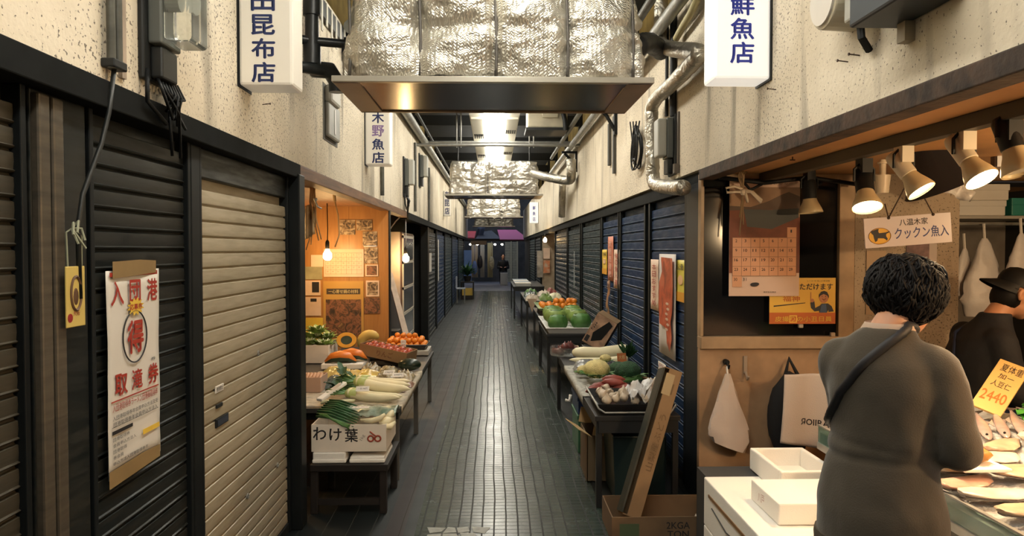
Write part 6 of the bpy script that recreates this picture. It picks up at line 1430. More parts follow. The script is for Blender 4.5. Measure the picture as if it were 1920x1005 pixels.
b = MB(); TW = lambda u, v: V((c.x - .135 + .27 * u - .02 * v * (1 - u), c.y - .02 - .015 * math.sin(u * 6 + 1) - .01 * math.sin(v * 3), c.z - .37 * v - .05 * u * v))
b.grid(TW, 24, 24); b.build('towel_cloth', mat('towel_white', (.58, .50, .44), .9, bump=.3, bs=220), t, smooth=180, solid=.005)
b = MB(); b.grid(lambda u, v: TW(u, .60 + .13 * v) + V((0, -.003, 0)), 24, 3); b.build('grey_band', mat('towel_grey_band', (.26, .23, .22), .9), t, smooth=180)
vs, fs = text_geo('ЯOIIRA', .02); x0 = min(v[0] for v in vs); x1 = max(v[0] for v in vs); y0 = min(v[1] for v in vs); y1 = max(v[1] for v in vs)
b = MB(); b.add([TW(.38 + .54 * (v[0] - x0) / (x1 - x0), .70 - .09 * (v[1] - y0) / (y1 - y0)) + V((0, -.0055, 0)) for v in vs], fs); b.build('towel_lettering', INK, t)
# ------------------------------------------------------------------ foam boxes on the floor
def foam(x0, x1, y0, y1, z0, z1, label, op=True, th=.022):
    t = thing('foam_box', label, 'foam box', ((x0 + x1) / 2, (y0 + y1) / 2, z0)); b = MB()
    if op:
        for a in ((x0, x1, y0, y0 + th), (x0, x1, y1 - th, y1), (x0, x0 + th, y0 + th, y1 - th), (x1 - th, x1, y0 + th, y1 - th)): b.bx(*a, z0, z1)
        b.bx(x0 + th, x1 - th, y0 + th, y1 - th, z0, z0 + th)
    else: b.bx(x0, x1, y0, y1, z0, z1)
    b.build('box_body', FOAM, t, bevel=.006); return t
foam(.985, 1.43, 2.35, 3.33, .0, .21, 'dirty white foam box on the floor, bottom of the stack by the customer', False)
t = foam(.985, 1.43, 2.35, 3.33, .212, .435, 'dirty white foam box second in the stack by the customer', False)
b = MB(); b.bx(.981, .985, 2.5, 3.25, .365, .378); b.build('brown_strap', mat('brown_strap_tape', (.22, .12, .05), .5), t)
b = MB(); b.tube([(.983, 3.2, .33), (.983, 3.0, .30), (.983, 2.9, .31), (.983, 2.7, .27)], .003, 5); b.build('crack', DSTEEL, t)
t = foam(1.095, 1.445, 2.72, 3.02, .437, .522, 'closed foam box with a green tape mark on top of the stack', False)
b = MB(); b.grid(lambda u, v: V((1.36 + .10 * u, 2.83 - .05 * u + .03 * v + .01 * math.sin(7 * u), .5235)), 6, 2); b.build('green_tape', mat('green_tape', (.06, .40, .10), .4), t)
b = MB(); b.M = frame((1.095, 2.87, .48), (0, -1, 0), (0, 0, 1)); b.text('八戸', -.03, .0, .07, .035, .001, rot=.1); b.build('pink_lettering', mat('faded_pink_ink', (.5, .3, .28), .7), t)
foam(1.24, 1.50, 3.06, 3.44, .437, .54, 'open foam box behind the green-taped one')
b = MB(); b.bx(1.0, 1.52, 3.34, 3.5, 0, .43); tag(b.build('dark_pallet_box', mat('dark_grey_bin', (.04, .04, .04), .7)), 'dark bin under the open foam box', 'bin')
# ------------------------------------------------------------------ fish counter
t = thing('fish_counter', 'steel fish counter with a glass front edge at the fish shop', 'counter', (1.85, 2.1, 0))
b = MB(); b.bx(1.52, 2.2, 1.0, 3.2, 0, .62); b.build('counter_body', mat('counter_dark_steel', (.05, .04, .032), .45, .3), t, bevel=.006)
SL_ = lambda x: .675 + (x - 1.48) * .17
b = MB(); vs = [(1.48, 1.0, .62), (2.2, 1.0, .62), (2.2, 3.2, .62), (1.48, 3.2, .62), (1.48, 1.0, SL_(1.48)), (2.2, 1.0, SL_(2.2)), (2.2, 3.2, SL_(2.2)), (1.48, 3.2, SL_(1.48))]
b.add(vs, [(0, 3, 2, 1), (4, 5, 6, 7), (0, 1, 5, 4), (1, 2, 6, 5), (2, 3, 7, 6), (3, 0, 4, 7)]); b.build('display_bed', mat('steel_bed', (.45, .43, .40), .35, .5), t)
b = MB(); b.bx(1.465, 1.473, 1.0, 3.2, .63, .705); b.build('glass_edge', mat('green_glass_edge', (.35, .55, .48), .08, trans=.8), t, bevel=.002)
b = MB(); b.bx(1.46, 1.48, 1.0, 3.2, .60, .632); b.build('front_rail', STEEL, t, bevel=.003)
b = MB(); b.bx(1.462, 1.476, 1.0, 3.2, .705, .711); b.build('glass_rim', STEEL, t)
M_ICE = mat('crushed_ice', (.75, .76, .76), .25, trans=.2, bump=1., bs=60)
b = MB(); b.grid(lambda u, v: V((1.49 + .69 * u, 1.05 + 2.1 * v, SL_(1.49 + .69 * u) + .014 + .010 * fbm((u * 12, v * 30, 0), 1.5))), 30, 70); tag(b.build('crushed_ice', M_ICE, smooth=180), 'crushed ice and wet film spread under the fish', 'ice', kind='stuff')
M_FISH = mat('fish_silver_pink', (.60, .50, .46), .22, .25, var=.35, vs=9, col2=(.42, .27, .24))
M_FISH2 = mat('fish_grey_back', (.22, .20, .21), .25, .3, var=.5, vs=12, col2=(.55, .50, .47))
def fish(loc, L, rot, label, group, mt, ht=.13, roll=0.):
    t = thing('fish', label, 'fish', loc, rot=rot, group=group)
    prof = [(0, .10), (.04, .45), (.12, .78), (.25, .98), (.4, 1.), (.6, .82), (.78, .46), (.88, .24), (.93, .22)]
    b = MB(); b.loft([[V((L * (a - .5), L * ht * .5 * k * math.cos(q), L * ht * .30 * k * math.sin(q))) for q in [2 * math.pi * i / 16 for i in range(16)]] for a, k in prof]); b.build('body', mt, t, local=True, smooth=180)
    b = MB(); x = L * .42; b.prism([(x, .02 * L), (x + .11 * L, .085 * L), (x + .075 * L, 0), (x + .11 * L, -.085 * L), (x, -.02 * L)], -.002, .002); b.build('tail_fin', M_FISH2, t, local=True)
    b = MB(); b.prism([(-.12 * L, .07 * L), (.02 * L, .115 * L), (.14 * L, .06 * L)], -.0015, .0015); b.prism([(.0, -.06 * L), (.10 * L, -.10 * L), (.14 * L, -.05 * L)], -.0015, .0015); b.build('fin', M_FISH2, t, local=True)
    b = MB(); b.ball((-.41 * L, .012 * L, L * .030), (.016 * L,) * 3 if False else .015 * L, 10, 6); b.build('eye', BLACK, t, local=True, smooth=180)
    return t
random.seed(5)
f0 = None
for i in range(8):
    x = 1.82 + .052 * i + rnd(-.006, .006); y = 2.86 - .02 * i; z = SL_(x) + .045
    loc, rot = (x - .03, y, z), (rnd(-.15, .15), -.12, 1.15 + rnd(-.08, .08))
    if f0 is None: f0 = fish(loc, .34, rot, 'long silvery pink fish in the row behind the price card', 'row of long fish', M_FISH)
    else: dup(f0, loc, rot, rnd(.92, 1.05))
f1 = None
for i, (x, y, rz) in enumerate(((1.62, 2.92, .3), (1.60, 3.0, .4), (1.64, 3.08, .25), (1.75, 3.06, .9), (1.70, 2.82, .5))):
    loc, rot = (x, y, SL_(x) + .05), (0, -.1, rz)
    if f1 is None: f1 = fish(loc, .24, rot, 'small pinkish fish beside the customer elbow on the counter', 'small fish by the customer', mat('fish_pink', (.55, .34, .28), .25, .1, var=.35, vs=9))
    else: dup(f1, loc, rot, rnd(.9, 1.1))
# fillets and cuts in foam trays
M_FIL = [mat('fillet_pale', (.72, .60, .50), .3, var=.25, vs=14, sub=.1), mat('fillet_pink', (.62, .36, .27), .3, var=.3, vs=14, sub=.1), mat('fillet_tan', (.58, .42, .28), .35, var=.35, vs=14)]
def fillet(loc, L, W_, rz, m, label, group=None, seed=0.):
    t = thing('fish_fillet', label, 'fish fillet', loc, rz, group); b = MB()
    b.loft([[V((L * (a - .5), W_ * k * .5 * math.cos(q) + .012 * math.sin(5 * a + seed), .011 * (k ** .5) * (1 + .35 * fbm((a * 5 + seed, math.cos(q), 0), 1.5)) * math.sin(q))) for q in [2 * math.pi * i / 14 for i in range(14)]] for a, k in ((0, .3), (.06, .7), (.25, 1.), (.55, .92), (.8, .62), (.95, .3), (1, .12))]); b.build('flesh', m, t, local=True, smooth=60)
    b = MB(); b.loft([[V((L * (a - .5), W_ * k * .5 * math.cos(q) * .93 + .012 * math.sin(5 * a + seed), -.009 + .005 * math.sin(q))) for q in [2 * math.pi * i / 12 for i in range(12)]] for a, k in ((.02, .35), (.25, 1.), (.55, .92), (.8, .62), (.98, .15))]); b.build('skin', M_FISH2, t, local=True, smooth=60)
    return t
k = 0
for r_, y in enumerate((2.60, 2.47, 2.33, 2.2, 2.07, 1.94, 1.8, 1.65)):
    for c_, x in enumerate((1.58, 1.74, 1.90, 2.05)):
        x += rnd(-.02, .02) + .03 * (r_ % 2)
        if x > 2.12: continue
        fillet((x, y + rnd(-.02, .02), SL_(x) + .040 + .004 * (k % 2)), rnd(.18, .25), rnd(.10, .135), .35 + rnd(-.35, .35), M_FIL[(r_ * 2 + c_) % 3], ('pale', 'pink', 'tan')[(r_ * 2 + c_) % 3] + ' fish fillet laid out on the counter ice', ('pale', 'pink', 'tan')[(r_ * 2 + c_) % 3] + ' fillets on the ice', k * 1.7); k += 1
# fish in a film pack, green leaf garnish, price board
t = thing('wrapped_fish_cut', 'golden brown cut of fish in a film pack near the glass edge', 'fish pack', (1.62, 2.38, SL_(1.62)))
b = MB(); b.ball((1.62, 2.38, SL_(1.62) + .11), (.055, .05, .028), 16, 10, fn=lambda d: 1 + .2 * fbm(d, 2.5)); b.build('fish_cut', mat('golden_cut', (.50, .24, .06), .4, var=.5, vs=20), t, smooth=180)
b = MB(); b.bx(1.54, 1.70, 2.30, 2.46, SL_(1.62) + .07, SL_(1.62) + .082); b.build('pack_tray', FOAM, t, bevel=.003)
t = thing('leaf_garnish', 'bright green leaves tucked behind the price board', 'leaves', (1.95, 2.95, .80)); b = MB()
for (x, y) in ((1.88, 3.06), (1.92, 3.10), (2.15, 2.80), (2.17, 2.76), (2.18, 2.84), (2.15, 2.72), (2.18, 2.68)):
    for j in range(4): leaf(b, (x, y, SL_(x) + .06), (rnd(-.6, 1), rnd(-1, 0), rnd(.0, .3)), .10, .035, curl=.3)
b.build('leaves', mat('bright_leaf', (.10, .42, .07), .4, var=.4, vs=16), t, smooth=180)
pc = aY(1868, 722, 2.9); t = thing('price_board', 'tilted yellow board with handwriting and a red price over the fish', 'price board', pc)
a_ = aY(1873, 672, 3.04); c_ = aY(1822, 757, 2.93); d_ = aY(1872, 778, 2.86)
M = frame((a_ + d_ + (c_ - d_) * 0) / 2, (d_ - c_), (a_ - c_)); w_ = (d_ - c_).length * 1.15; h_ = (a_ - c_).length * 1.02
M.translation = c_ + (d_ - c_) * .5 * 1.15 + (a_ - c_) * .5
b = MB(); b.M = M; b.box((0, 0, -.006), (w_, h_, .012)); b.build('board', mat('board_yellow', (.70, .46, .16), .5, var=.08), t, bevel=.002)
b = MB(); b.M = M; b.text('夏体重', .04 * w_, .36 * h_, .72 * w_, .15 * h_, .001); b.text('加ー', .0, .19 * h_, .5 * w_, .10 * h_, .001); b.text('人豆仁', -.02 * w_, .03 * h_, .62 * w_, .12 * h_, .001); b.build('black_handwriting', INK, t)
b = MB(); b.M = M; b.text('2440', -.02 * w_, -.22 * h_, .80 * w_, .20 * h_, .001, bold=.02, rot=.08); b.build('red_price', mat('price_orange', (.62, .16, .03), .5), t)
b = MB(); b.cyl(V(M.translation) + V((0, .02, -.1)), V((M.translation.x + .05, M.translation.y + .10, .80)), .006, n=8); b.build('prop_stick', DSTEEL, t)
# ------------------------------------------------------------------ people
M_SKIN = mat('skin', (.55, .27, .15), .5, var=.12, vs=9, sub=.08)
M_HAIR = mat('black_hair', (.006, .005, .005), .6, spec=.2)
def limb(b, pts, rs, n=14):
    P = [V(p) for p in pts]; out, ro = [], []
    for i in range(len(P) - 1):
        for k in range(5):
            t = k / 5; p0 = P[max(0, i - 1)]; p1 = P[i]; p2 = P[i + 1]; p3 = P[min(len(P) - 1, i + 2)]
            out.append(.5 * ((2 * p1) + (p2 - p0) * t + (2 * p0 - 5 * p1 + 4 * p2 - p3) * t * t + (3 * p1 - p0 - 3 * p2 + p3) * t ** 3)); ro.append(rs[i] + (rs[i + 1] - rs[i]) * t)
    out.append(P[-1]); ro.append(rs[-1]); b.tube(out, ro, n)
    b.ball(P[0], rs[0], 12, 8); b.ball(P[-1], rs[-1], 12, 8)
def rings(b, lst, n=28):
    b.loft([[V((cx + rx * math.cos(q), cy + ry * math.sin(q) * (1. if math.sin(q) > 0 else .92), z)) for q in [2 * math.pi * i / n for i in range(n)]] for z, cx, cy, rx, ry in lst])
def hand(b, w_, d, side, k=1.):
    """palm and five bent fingers from wrist w_ along d"""
    d = V(d).normalized(); u = V((0, 0, 1)); s = d.cross(u).normalized() * side; n = s.cross(d) * side
    w_ = V(w_)
    for o in (-.026, -.009, .009, .026): b.tube([w_ + s * o * .55 * k, w_ + s * o * k + d * .045 * k, w_ + s * o * 1.05 * k + d * .085 * k], [.014 * k, .0145 * k, .0115 * k], 8)
    for i, (o, L) in enumerate(((-.030, .058), (-.011, .072), (.009, .078), (.028, .068))):
        q = w_ + s * o * k + d * .082 * k; b.tube([q, q + d * L * .45 * k - V((0, 0, .008)), q + d * L * .75 * k - V((0, 0, .024)), q + d * L * .88 * k - V((0, 0, .040))], [.0095 * k, .009 * k, .0082 * k, .0065 * k], 8)
    q = w_ + s * .022 * k + d * .028 * k; b.tube([q, q + (s * .03 + d * .022) * k, q + (s * .042 + d * .050) * k - V((0, 0, .012)), q + (s * .04 + d * .07) * k - V((0, 0, .022))], [.013 * k, .011 * k, .0095 * k, .007 * k], 8)
def head_geo(b, hc, R3, k=1.):
    M0 = b.M; T = R3.to_4x4(); T.translation = hc; b.M = T @ Matrix.Scale(k, 4)
    b.ball((0, -.008, .022), (.073, .092, .088), 24, 16)
    b.ball((0, .022, -.045), (.054, .062, .062), 18, 12); b.ball((0, .052, -.085), (.026, .024, .022), 12, 8)
    b.ball((.033, .052, -.03), (.028, .026, .03), 10, 8); b.ball((-.033, .052, -.03), (.028, .026, .03), 10, 8)
    b.tube([(0, .078, .012), (0, .092, -.012), (0, .102, -.030), (0, .088, -.040)], [.008, .011, .014, .010], 10)
    b.ball((.011, .087, -.034), .009, 8, 6); b.ball((-.011, .087, -.034), .009, 8, 6)
    b.ball((0, .079, -.058), (.022, .012, .007), 10, 6); b.ball((0, .077, -.069), (.018, .011, .006), 10, 6)
    b.ball((0, .073, .026), (.05, .016, .010), 12, 6)
    for s in (-1, 1): b.tube([(s * .072, -.010, .018), (s * .082, -.022, .024), (s * .084, -.026, .004), (s * .079, -.014, -.022), (s * .074, -.006, -.028)], [.007, .009, .009, .008, .006], 8)
    b.M = M0
def person(name, label, loc, rz, J, group=None, voxel=.007, k=1., mats=None):
    """J: joints in local space, facing +y"""
    t = thing(name, label, 'person', loc, rz, group)
    b = MB(); hr = Euler(J['head_rot']).to_matrix(); hc = V(J['head'])
    head_geo(b, hc, hr, k)
    nb = V(J['neck']); b.tube([nb + V((0, -.01, -.06)), nb, (nb + hc) / 2 + V((0, -.015, 0)), hc + hr @ V((0, -.02, -.03))], [.075 * k, .058 * k, .052 * k, .05 * k], 16)
    rings(b, [(z, cx, cy, rx * .82, ry * .8) for z, cx, cy, rx, ry in J['torso'][:-1]])
    for s, A in ((1, J['arm_r']), (-1, J['arm_l'])):
        limb(b, A, [.036 * k, .030 * k, .024 * k]); w_ = V(A[2]); d = (w_ - V(A[1])).normalized(); hand(b, w_, J.get('hand_dir', d), s, k)
    for L in (J['leg_r'], J['leg_l']):
        limb(b, L, [.078 * k, .054 * k, .036 * k]); a = V(L[2]); b.tube([a, a + V((0, .02, -.045)), a + V((0, .10, -.06)), a + V((0, .16, -.065))], [.034 * k, .036 * k, .036 * k, .020 * k], 12)
    g = evaluated([('REMESH', dict(mode='VOXEL', voxel_size=voxel)), ('SMOOTH', dict(factor=.5, iterations=3))], b)
    g.build('body', M_SKIN, t, smooth=180, local=True)
    return t
def wear(t, nm, m, b, voxel=.011, it=6, wr=.0, ws=6., seed=0.):
    g = evaluated([('REMESH', dict(mode='VOXEL', voxel_size=voxel)), ('SMOOTH', dict(factor=.5, iterations=it))], b)
    if wr: g.v = [v + V((fbm((v.x * ws + seed, v.y * ws, v.z * ws * .8)), fbm((v.x * ws, v.y * ws + 7, v.z * ws * .8 + seed)), 0)) * wr for v in g.v]
    return g.build(nm, m, t, smooth=180, local=True)
def face_bits(t, hc, hr, k=1., glasses=False):
    T = hr.to_4x4(); T.translation = hc; T = T @ Matrix.Scale(k, 4)
    b = MB(); b.M = T
    for s in (-1, 1): b.ball((s * .031, .071, .008), (.013, .009, .006), 12, 8)
    b.build('eyes', mat('eye_white', (.55, .5, .45), .2), t, local=True, smooth=180)
    b = MB(); b.M = T
    for s in (-1, 1): b.ball((s * .031, .0775, .008), (.0055, .0035, .0055), 10, 6); b.tube([(s * .048, .07, .026), (s * .032, .082, .030), (s * .016, .082, .026)], .0032, 6)
    b.build('irises_and_brows', INK, t, local=True, smooth=180)
    b = MB(); b.M = T; b.tube([(-.021, .086, -.062), (0, .091, -.0635), (.021, .086, -.062)], .0022, 6); b.build('mouth_line', mat('lip_line', (.24, .06, .05), .5), t, local=True)
    if glasses:
        b = MB(); b.M = T
        for s in (-1, 1):
            b.tube([(s * .033 + .025 * math.cos(a), .098, .004 + .019 * math.sin(a)) for a in [i * math.pi / 12 for i in range(24)]], .0018, 6, closed=True)
            b.tube([(s * .058, .097, .008), (s * .076, .06, .012), (s * .083, -.015, .016), (s * .082, -.03, .0)], .0018, 6)
        b.tube([(-.009, .099, .006), (0, .103, .008), (.009, .099, .006)], .0018, 6); b.build('glasses', mat('glasses_frame', (.25, .22, .18), .25, .8), t, local=True, smooth=180)
# --- customer, seen from behind
J = dict(head=(.05, .072, 1.350), head_rot=(R(-16), 0, R(-24)), neck=(0, -.005, 1.235),
    torso=[(.60, 0, .005, .172, .150), (.75, 0, 0, .170, .150), (.88, 0, .005, .147, .128), (1.0, 0, -.005, .142, .122), (1.10, 0, -.02, .148, .117), (1.17, 0, -.03, .140, .100), (1.225, 0, -.025, .10, .08), (1.265, 0, -.01, .062, .06)],
    arm_r=[(.140, -.015, 1.165), (.205, .0, .935), (.10, .24, .955)], arm_l=[(-.125, .0, 1.165), (-.105, .10, .94), (-.04, .26, .95)], hand_dir=(-.2, .9, .1),
    leg_r=[(.085, 0, .70), (.09, .015, .39), (.09, -.015, .07)], leg_l=[(-.085, 0, .70), (-.09, .015, .39), (-.09, -.015, .07)])
W_ = person('person', 'person with short black hair in a grey-brown cardigan, back turned, at the fish counter', (1.142, 2.08, 0), R(-38), J, k=.95)
hr = Euler(J['head_rot']).to_matrix(); hc = V(J['head'])
b = MB(); rings(b, [(z, cx, cy, rx * 1.04, ry * 1.05) for z, cx, cy, rx, ry in J['torso']][:-1] + [(1.262, .01, -.008, .086, .080), (1.28, .02, .0, .070, .068)])
for A in (J['arm_r'], J['arm_l']):
    sh = V(A[0]); limb(b, [sh + V((-.05 if sh.x > 0 else .05, -.01, .02)), sh, (sh + V(A[1])) / 2, A[1], (V(A[1]) + V(A[2])) / 2, V(A[1]) + (V(A[2]) - V(A[1])) * .88], [.054, .060, .055, .055, .048, .040])
M_CARD = mat('grey_brown_knit', (.066, .054, .038), .95, var=.2, vs=5, bump=.15, bs=230, sheen=.2)
CG = wear(W_, 'cardigan', M_CARD, b, .0105, 7, .012, 5., 2.)
for v in CG.data.vertices:                      # soft folds at the waist
    if abs(v.co.x) < .17: k_ = .05 * math.exp(-((v.co.z - .90 - .03 * v.co.x) / .011) ** 2) + .03 * math.exp(-((v.co.z - .935 + .1 * v.co.x) / .01) ** 2); v.co.x *= 1 - k_; v.co.y *= 1 - k_
b = MB(); rings(b, [(.615, 0, .005, .184, .162), (.64, 0, .005, .186, .164), (.655, 0, .005, .184, .162)]); b.build('cardigan_hem', mat('knit_rib', (.085, .07, .052), .95, bump=.5, bs=200), W_, smooth=60, local=True)
b = MB()
for L in (J['leg_r'], J['leg_l']): limb(b, [V(L[0]) + V((0, 0, .05)), L[0], L[1], V(L[2]) + V((0, 0, .02))], [.082, .078, .066, .056])
rings(b, [(.60, 0, 0, .13, .11), (.8, 0, 0, .14, .115)]); wear(W_, 'trousers', mat('dark_trousers', (.02, .02, .022), .85), b, .012, 4)
b = MB()
for L in (J['leg_r'], J['leg_l']): a = V(L[2]); b.tube([a + V((0, -.05, -.035)), a + V((0, 0, -.03)), a + V((0, .09, -.045)), a + V((0, .165, -.052))], [.03, .042, .042, .026], 14)
b.build('shoes', BLACK, W_, smooth=180, local=True)
b = MB(); rings(b, [(1.255, 0.01, -.004, .078, .072), (1.280, .015, -.002, .068, .066), (1.288, .015, .0, .064, .062), (1.275, .015, .0, .060, .058)]); b.build('blouse_collar', mat('pale_collar', (.50, .36, .27), .8), W_, smooth=60, local=True)
face_bits(W_, hc, hr, .95, True)
T = hr.to_4x4(); T.translation = hc
b = MB(); b.M = T @ Matrix.Scale(.955, 4)
def hairf(d):
    return 1 + .055 * fbm(d, 3.2) + .05 * fbm(d, 8.0, 2)
rings_ = []
for j in range(25):
    th = math.pi * j / 24
    row = []
    for i in range(48):
        ph = 2 * math.pi * i / 48; d = V((math.sin(th) * math.cos(ph), math.sin(th) * math.sin(ph), math.cos(th)))
        front = max(0., d.y)            # keep the face open
        low = -.098 + (.16 * max(0, front - .15) if front > .15 else 0)
        p = V((d.x * .112, d.y * .112 - .014, d.z * .106 + .028)) * 1.0
        p = V((d.x * .112 * hairf(d), -.014 + d.y * .112 * hairf(d), .028 + d.z * .106 * hairf(d)))
        lim = -.112 + .145 * min(1, max(0, (d.y - .25) / .35))
        if p.z < lim: 
            f_ = (lim - p.z); p.z = lim - .10 * f_; p.x *= 1 - 2.2 * f_; p.y = -.014 + (p.y + .014) * (1 - 2.2 * f_)
        row.append(p)
    rings_.append(row)
b.loft(rings_, caps=True)
random.seed(21)
for j in range(1500):
    th = math.acos(rnd(-.85, 1)); ph = rnd(0, 6.283); d = V((math.sin(th) * math.cos(ph), math.sin(th) * math.sin(ph), math.cos(th)))
    if d.y > .45 and d.z < .55: continue
    p = V((d.x * .110, -.014 + d.y * .110, .028 + d.z * .104)) * hairf(d)
    if p.z < -.104: p.z = -.104 + rnd(-.012, .005)
    tg = d.cross(V((rnd(-1, 1), rnd(-1, 1), rnd(-.4, .4)))).normalized(); dn = V((0, 0, -1)) - d * (V((0, 0, -1)).dot(d))
    q = (tg * .5 + dn).normalized(); L = rnd(.022, .05)
    b.tube([p - q * L * .6 - d * .004, p + d * .006, p + q * L * .5 + d * .004, p + q * L * .8 - d * .004 + tg * .008], [.003, .0042, .0036, .001], 4)
b.build('hair', M_HAIR, W_, smooth=180, local=True)
# shoulder bag strap across the back, bag at the hip
b = MB(); pts = [(.075, .04, 1.262), (.06, -.03, 1.262), (.03, -.085, 1.235), (-.03, -.130, 1.18), (-.08, -.140, 1.12), (-.118, -.110, 1.06), (-.146, -.07, 1.01), (-.150, -.01, .98), (-.14, .12, .93), (-.08, .22, .89)]
from mathutils.bvhtree import BVHTree
bv = BVHTree.FromPolygons([v.co.copy() for v in CG.data.vertices], [tuple(p.vertices) for p in CG.data.polygons])
pp, _r = wobble(pts, .013, 8, 0); P2 = []
for p in pp:
    lc, nr, _i, _d = bv.find_nearest(p); P2.append(lc + nr * .004)
b.tube(P2, .014, 8, flat=.8); b.build('bag_strap', mat('black_strap', (.012, .012, .015), .6), W_, smooth=180, local=True)
b = MB(); b.box((-.03, .24, .80), (.16, .06, .18)); b.build('shoulder_bag', mat('black_bag_leather', (.015, .015, .018), .5), W_, local=True, bevel=.02, seg=3)
# --- seller behind the counter
J2 = dict(head=(0, .16, 1.285), head_rot=(R(-24), 0, R(-8)), neck=(0, .055, 1.17),
    torso=[(.55, 0, -.02, .165, .13), (.75, 0, -.03, .17, .135), (.90, 0, -.03, .17, .135), (1.0, 0, -.015, .18, .135), (1.07, 0, .0, .175, .12), (1.12, 0, .02, .13, .09), (1.165, 0, .045, .078, .072), (1.20, 0, .055, .066, .064)],
    arm_r=[(.17, .0, 1.065), (.23, .03, .83), (.15, .27, .86)], arm_l=[(-.17, .0, 1.065), (-.23, .04, .83), (-.15, .28, .86)], hand_dir=(0, 1, -.1),
    leg_r=[(.085, -.02, .66), (.09, 0, .37), (.09, -.02, .07)], leg_l=[(-.085, -.02, .66), (-.09, 0, .37), (-.09, -.02, .07)])
p0 = aY(1908, 560, 3.5)
S_ = person('person', 'person in a black cap and dark jacket bending over behind the fish counter', (p0.x - .16, 3.52, -.012), R(-97), J2)
b = MB(); rings(b, [(z, cx, cy, rx * 1.06, ry * 1.08) for z, cx, cy, rx, ry in J2['torso']])
for A in (J2['arm_r'], J2['arm_l']):
    sh = V(A[0]); limb(b, [sh + V((-.05 if sh.x > 0 else .05, 0, .015)), sh, (sh + V(A[1])) / 2, A[1], V(A[1]) + (V(A[2]) - V(A[1])) * .9], [.058, .068, .062, .058, .045])
M_JKT = mat('black_navy_jacket', (.012, .013, .018), .8, bump=.2, bs=60)
wear(S_, 'jacket', M_JKT, b, .011, 6, .012, 5., 8.)
b = MB(); rings(b, [(.40, 0, .0, .19, .16), (.7, 0, .0, .188, .158), (.86, 0, .01, .186, .155)]); b.build('apron', mat('navy_apron', (.012, .025, .075), .7), S_, smooth=60, local=True)
b = MB(); b.tube([(-.09, .125, 1.06), (-.10, .02, 1.15), (-.06, -.10, 1.09), (.05, -.16, .98), (.12, -.16, .88)], .014, 8, flat=.5); b.build('apron_strap', mat('navy_apron', (.012, .025, .075), .7), S_, smooth=180, local=True)
b = MB()
for L in (J2['leg_r'], J2['leg_l']): limb(b, [L[0], L[1], V(L[2]) + V((0, 0, .02))], [.088, .068, .055])
b.build('trousers', BLACK, S_, smooth=180, local=True)
b = MB()
for L in (J2['leg_r'], J2['leg_l']): a = V(L[2]); b.tube([a + V((0, -.05, -.035)), a + V((0, 0, -.03)), a + V((0, .09, -.045)), a + V((0, .165, -.052))], [.03, .042, .042, .026], 14)
b.build('rubber_boots', BLACK, S_, smooth=180, local=True)
hr2 = Euler(J2['head_rot']).to_matrix(); hc2 = V(J2['head']); face_bits(S_, hc2, hr2)
T2 = hr2.to_4x4(); T2.translation = hc2
b = MB(); b.M = T2; b.loft([[V((rx * math.cos(q), -.012 + ry * math.sin(q), z)) for q in [2 * math.pi * i / 30 for i in range(30)]] for z, rx, ry in ((.035, .083, .100), (.06, .084, .102), (.09, .078, .095), (.115, .060, .075), (.128, .035, .045), (.132, .005, .006))]); b.build('cap', BLACK, S_, local=True, smooth=60)
b = MB(); b.M = T2
n_ = 17; up = []; lo = []
for r_ in (0, .5, 1.):
    up.append([]); lo.append([])
    for i in range(n_):
        q = math.pi * 1.08 + math.pi * .84 * i / (n_ - 1); k_ = math.sin(math.pi * i / (n_ - 1)) ** .6
        x, y = (.083 + .012 * r_ * k_) * math.cos(q), -.012 + (.098 + .075 * r_ * k_) * math.sin(q); z = .044 - .034 * r_ - .012 * r_ * abs(math.cos(q))
        up[-1].append(V((x, y, z))); lo[-1].append(V((x, y, z - .004)))
vs = [p for r_ in up for p in r_] + [p for r_ in lo for p in r_]; N = 3 * n_; fs = []
for a in range(2):
    for i in range(n_ - 1): c = a * n_ + i; fs += [(c, c + 1, c + n_ + 1, c + n_), (N + c + n_, N + c + n_ + 1, N + c + 1, N + c)]
for i in range(n_ - 1): c = 2 * n_ + i; fs.append((c, c + 1, N + c + 1, N + c))
b.add(vs, fs); b.build('cap_visor', BLACK, S_, local=True, smooth=60)
b = MB(); b.M = T2; b.ball((0, -.040, -.020), (.077, .072, .085), 20, 12, fn=lambda d: 1 + .03 * fbm(d, 5)); b.build('hair', M_HAIR, S_, local=True, smooth=180)
# --- far seller sitting behind a white counter box at the alley end
J3 = dict(head=(0, .03, 1.20), head_rot=(R(-5), 0, 0), neck=(0, 0, 1.06),
    torso=[(.45, 0, 0, .17, .14), (.65, 0, 0, .17, .13), (.85, 0, 0, .18, .13), (.97, 0, 0, .17, .10), (1.03, 0, 0, .10, .08), (1.07, 0, 0, .06, .06)],
    arm_r=[(.17, 0, .97), (.22, .05, .72), (.12, .25, .74)], arm_l=[(-.17, 0, .97), (-.22, .05, .72), (-.12, .25, .74)],
    leg_r=[(.09, .03, .48), (.10, .40, .46), (.10, .38, .07)], leg_l=[(-.09, .03, .48), (-.10, .40, .46), (-.10, .38, .07)])
D_ = person('person', 'person in black sitting behind the pale counter box at the alley end', (.40, 31.2, 0), math.pi, J3, voxel=.014)
b = MB(); rings(b, [(z, cx, cy, rx * 1.06, ry * 1.08) for z, cx, cy, rx, ry in J3['torso']])
for A in (J3['arm_r'], J3['arm_l']): limb(b, A, [.062, .055, .045])
for L in (J3['leg_r'], J3['leg_l']): limb(b, L, [.088, .07, .055])
wear(D_, 'dark_clothes', BLACK, b, .02, 3)
b = MB(); b.ball((0, .01, 1.235), (.086, .095, .085), 14, 10); b.build('hair', M_HAIR, D_, local=True, smooth=180)
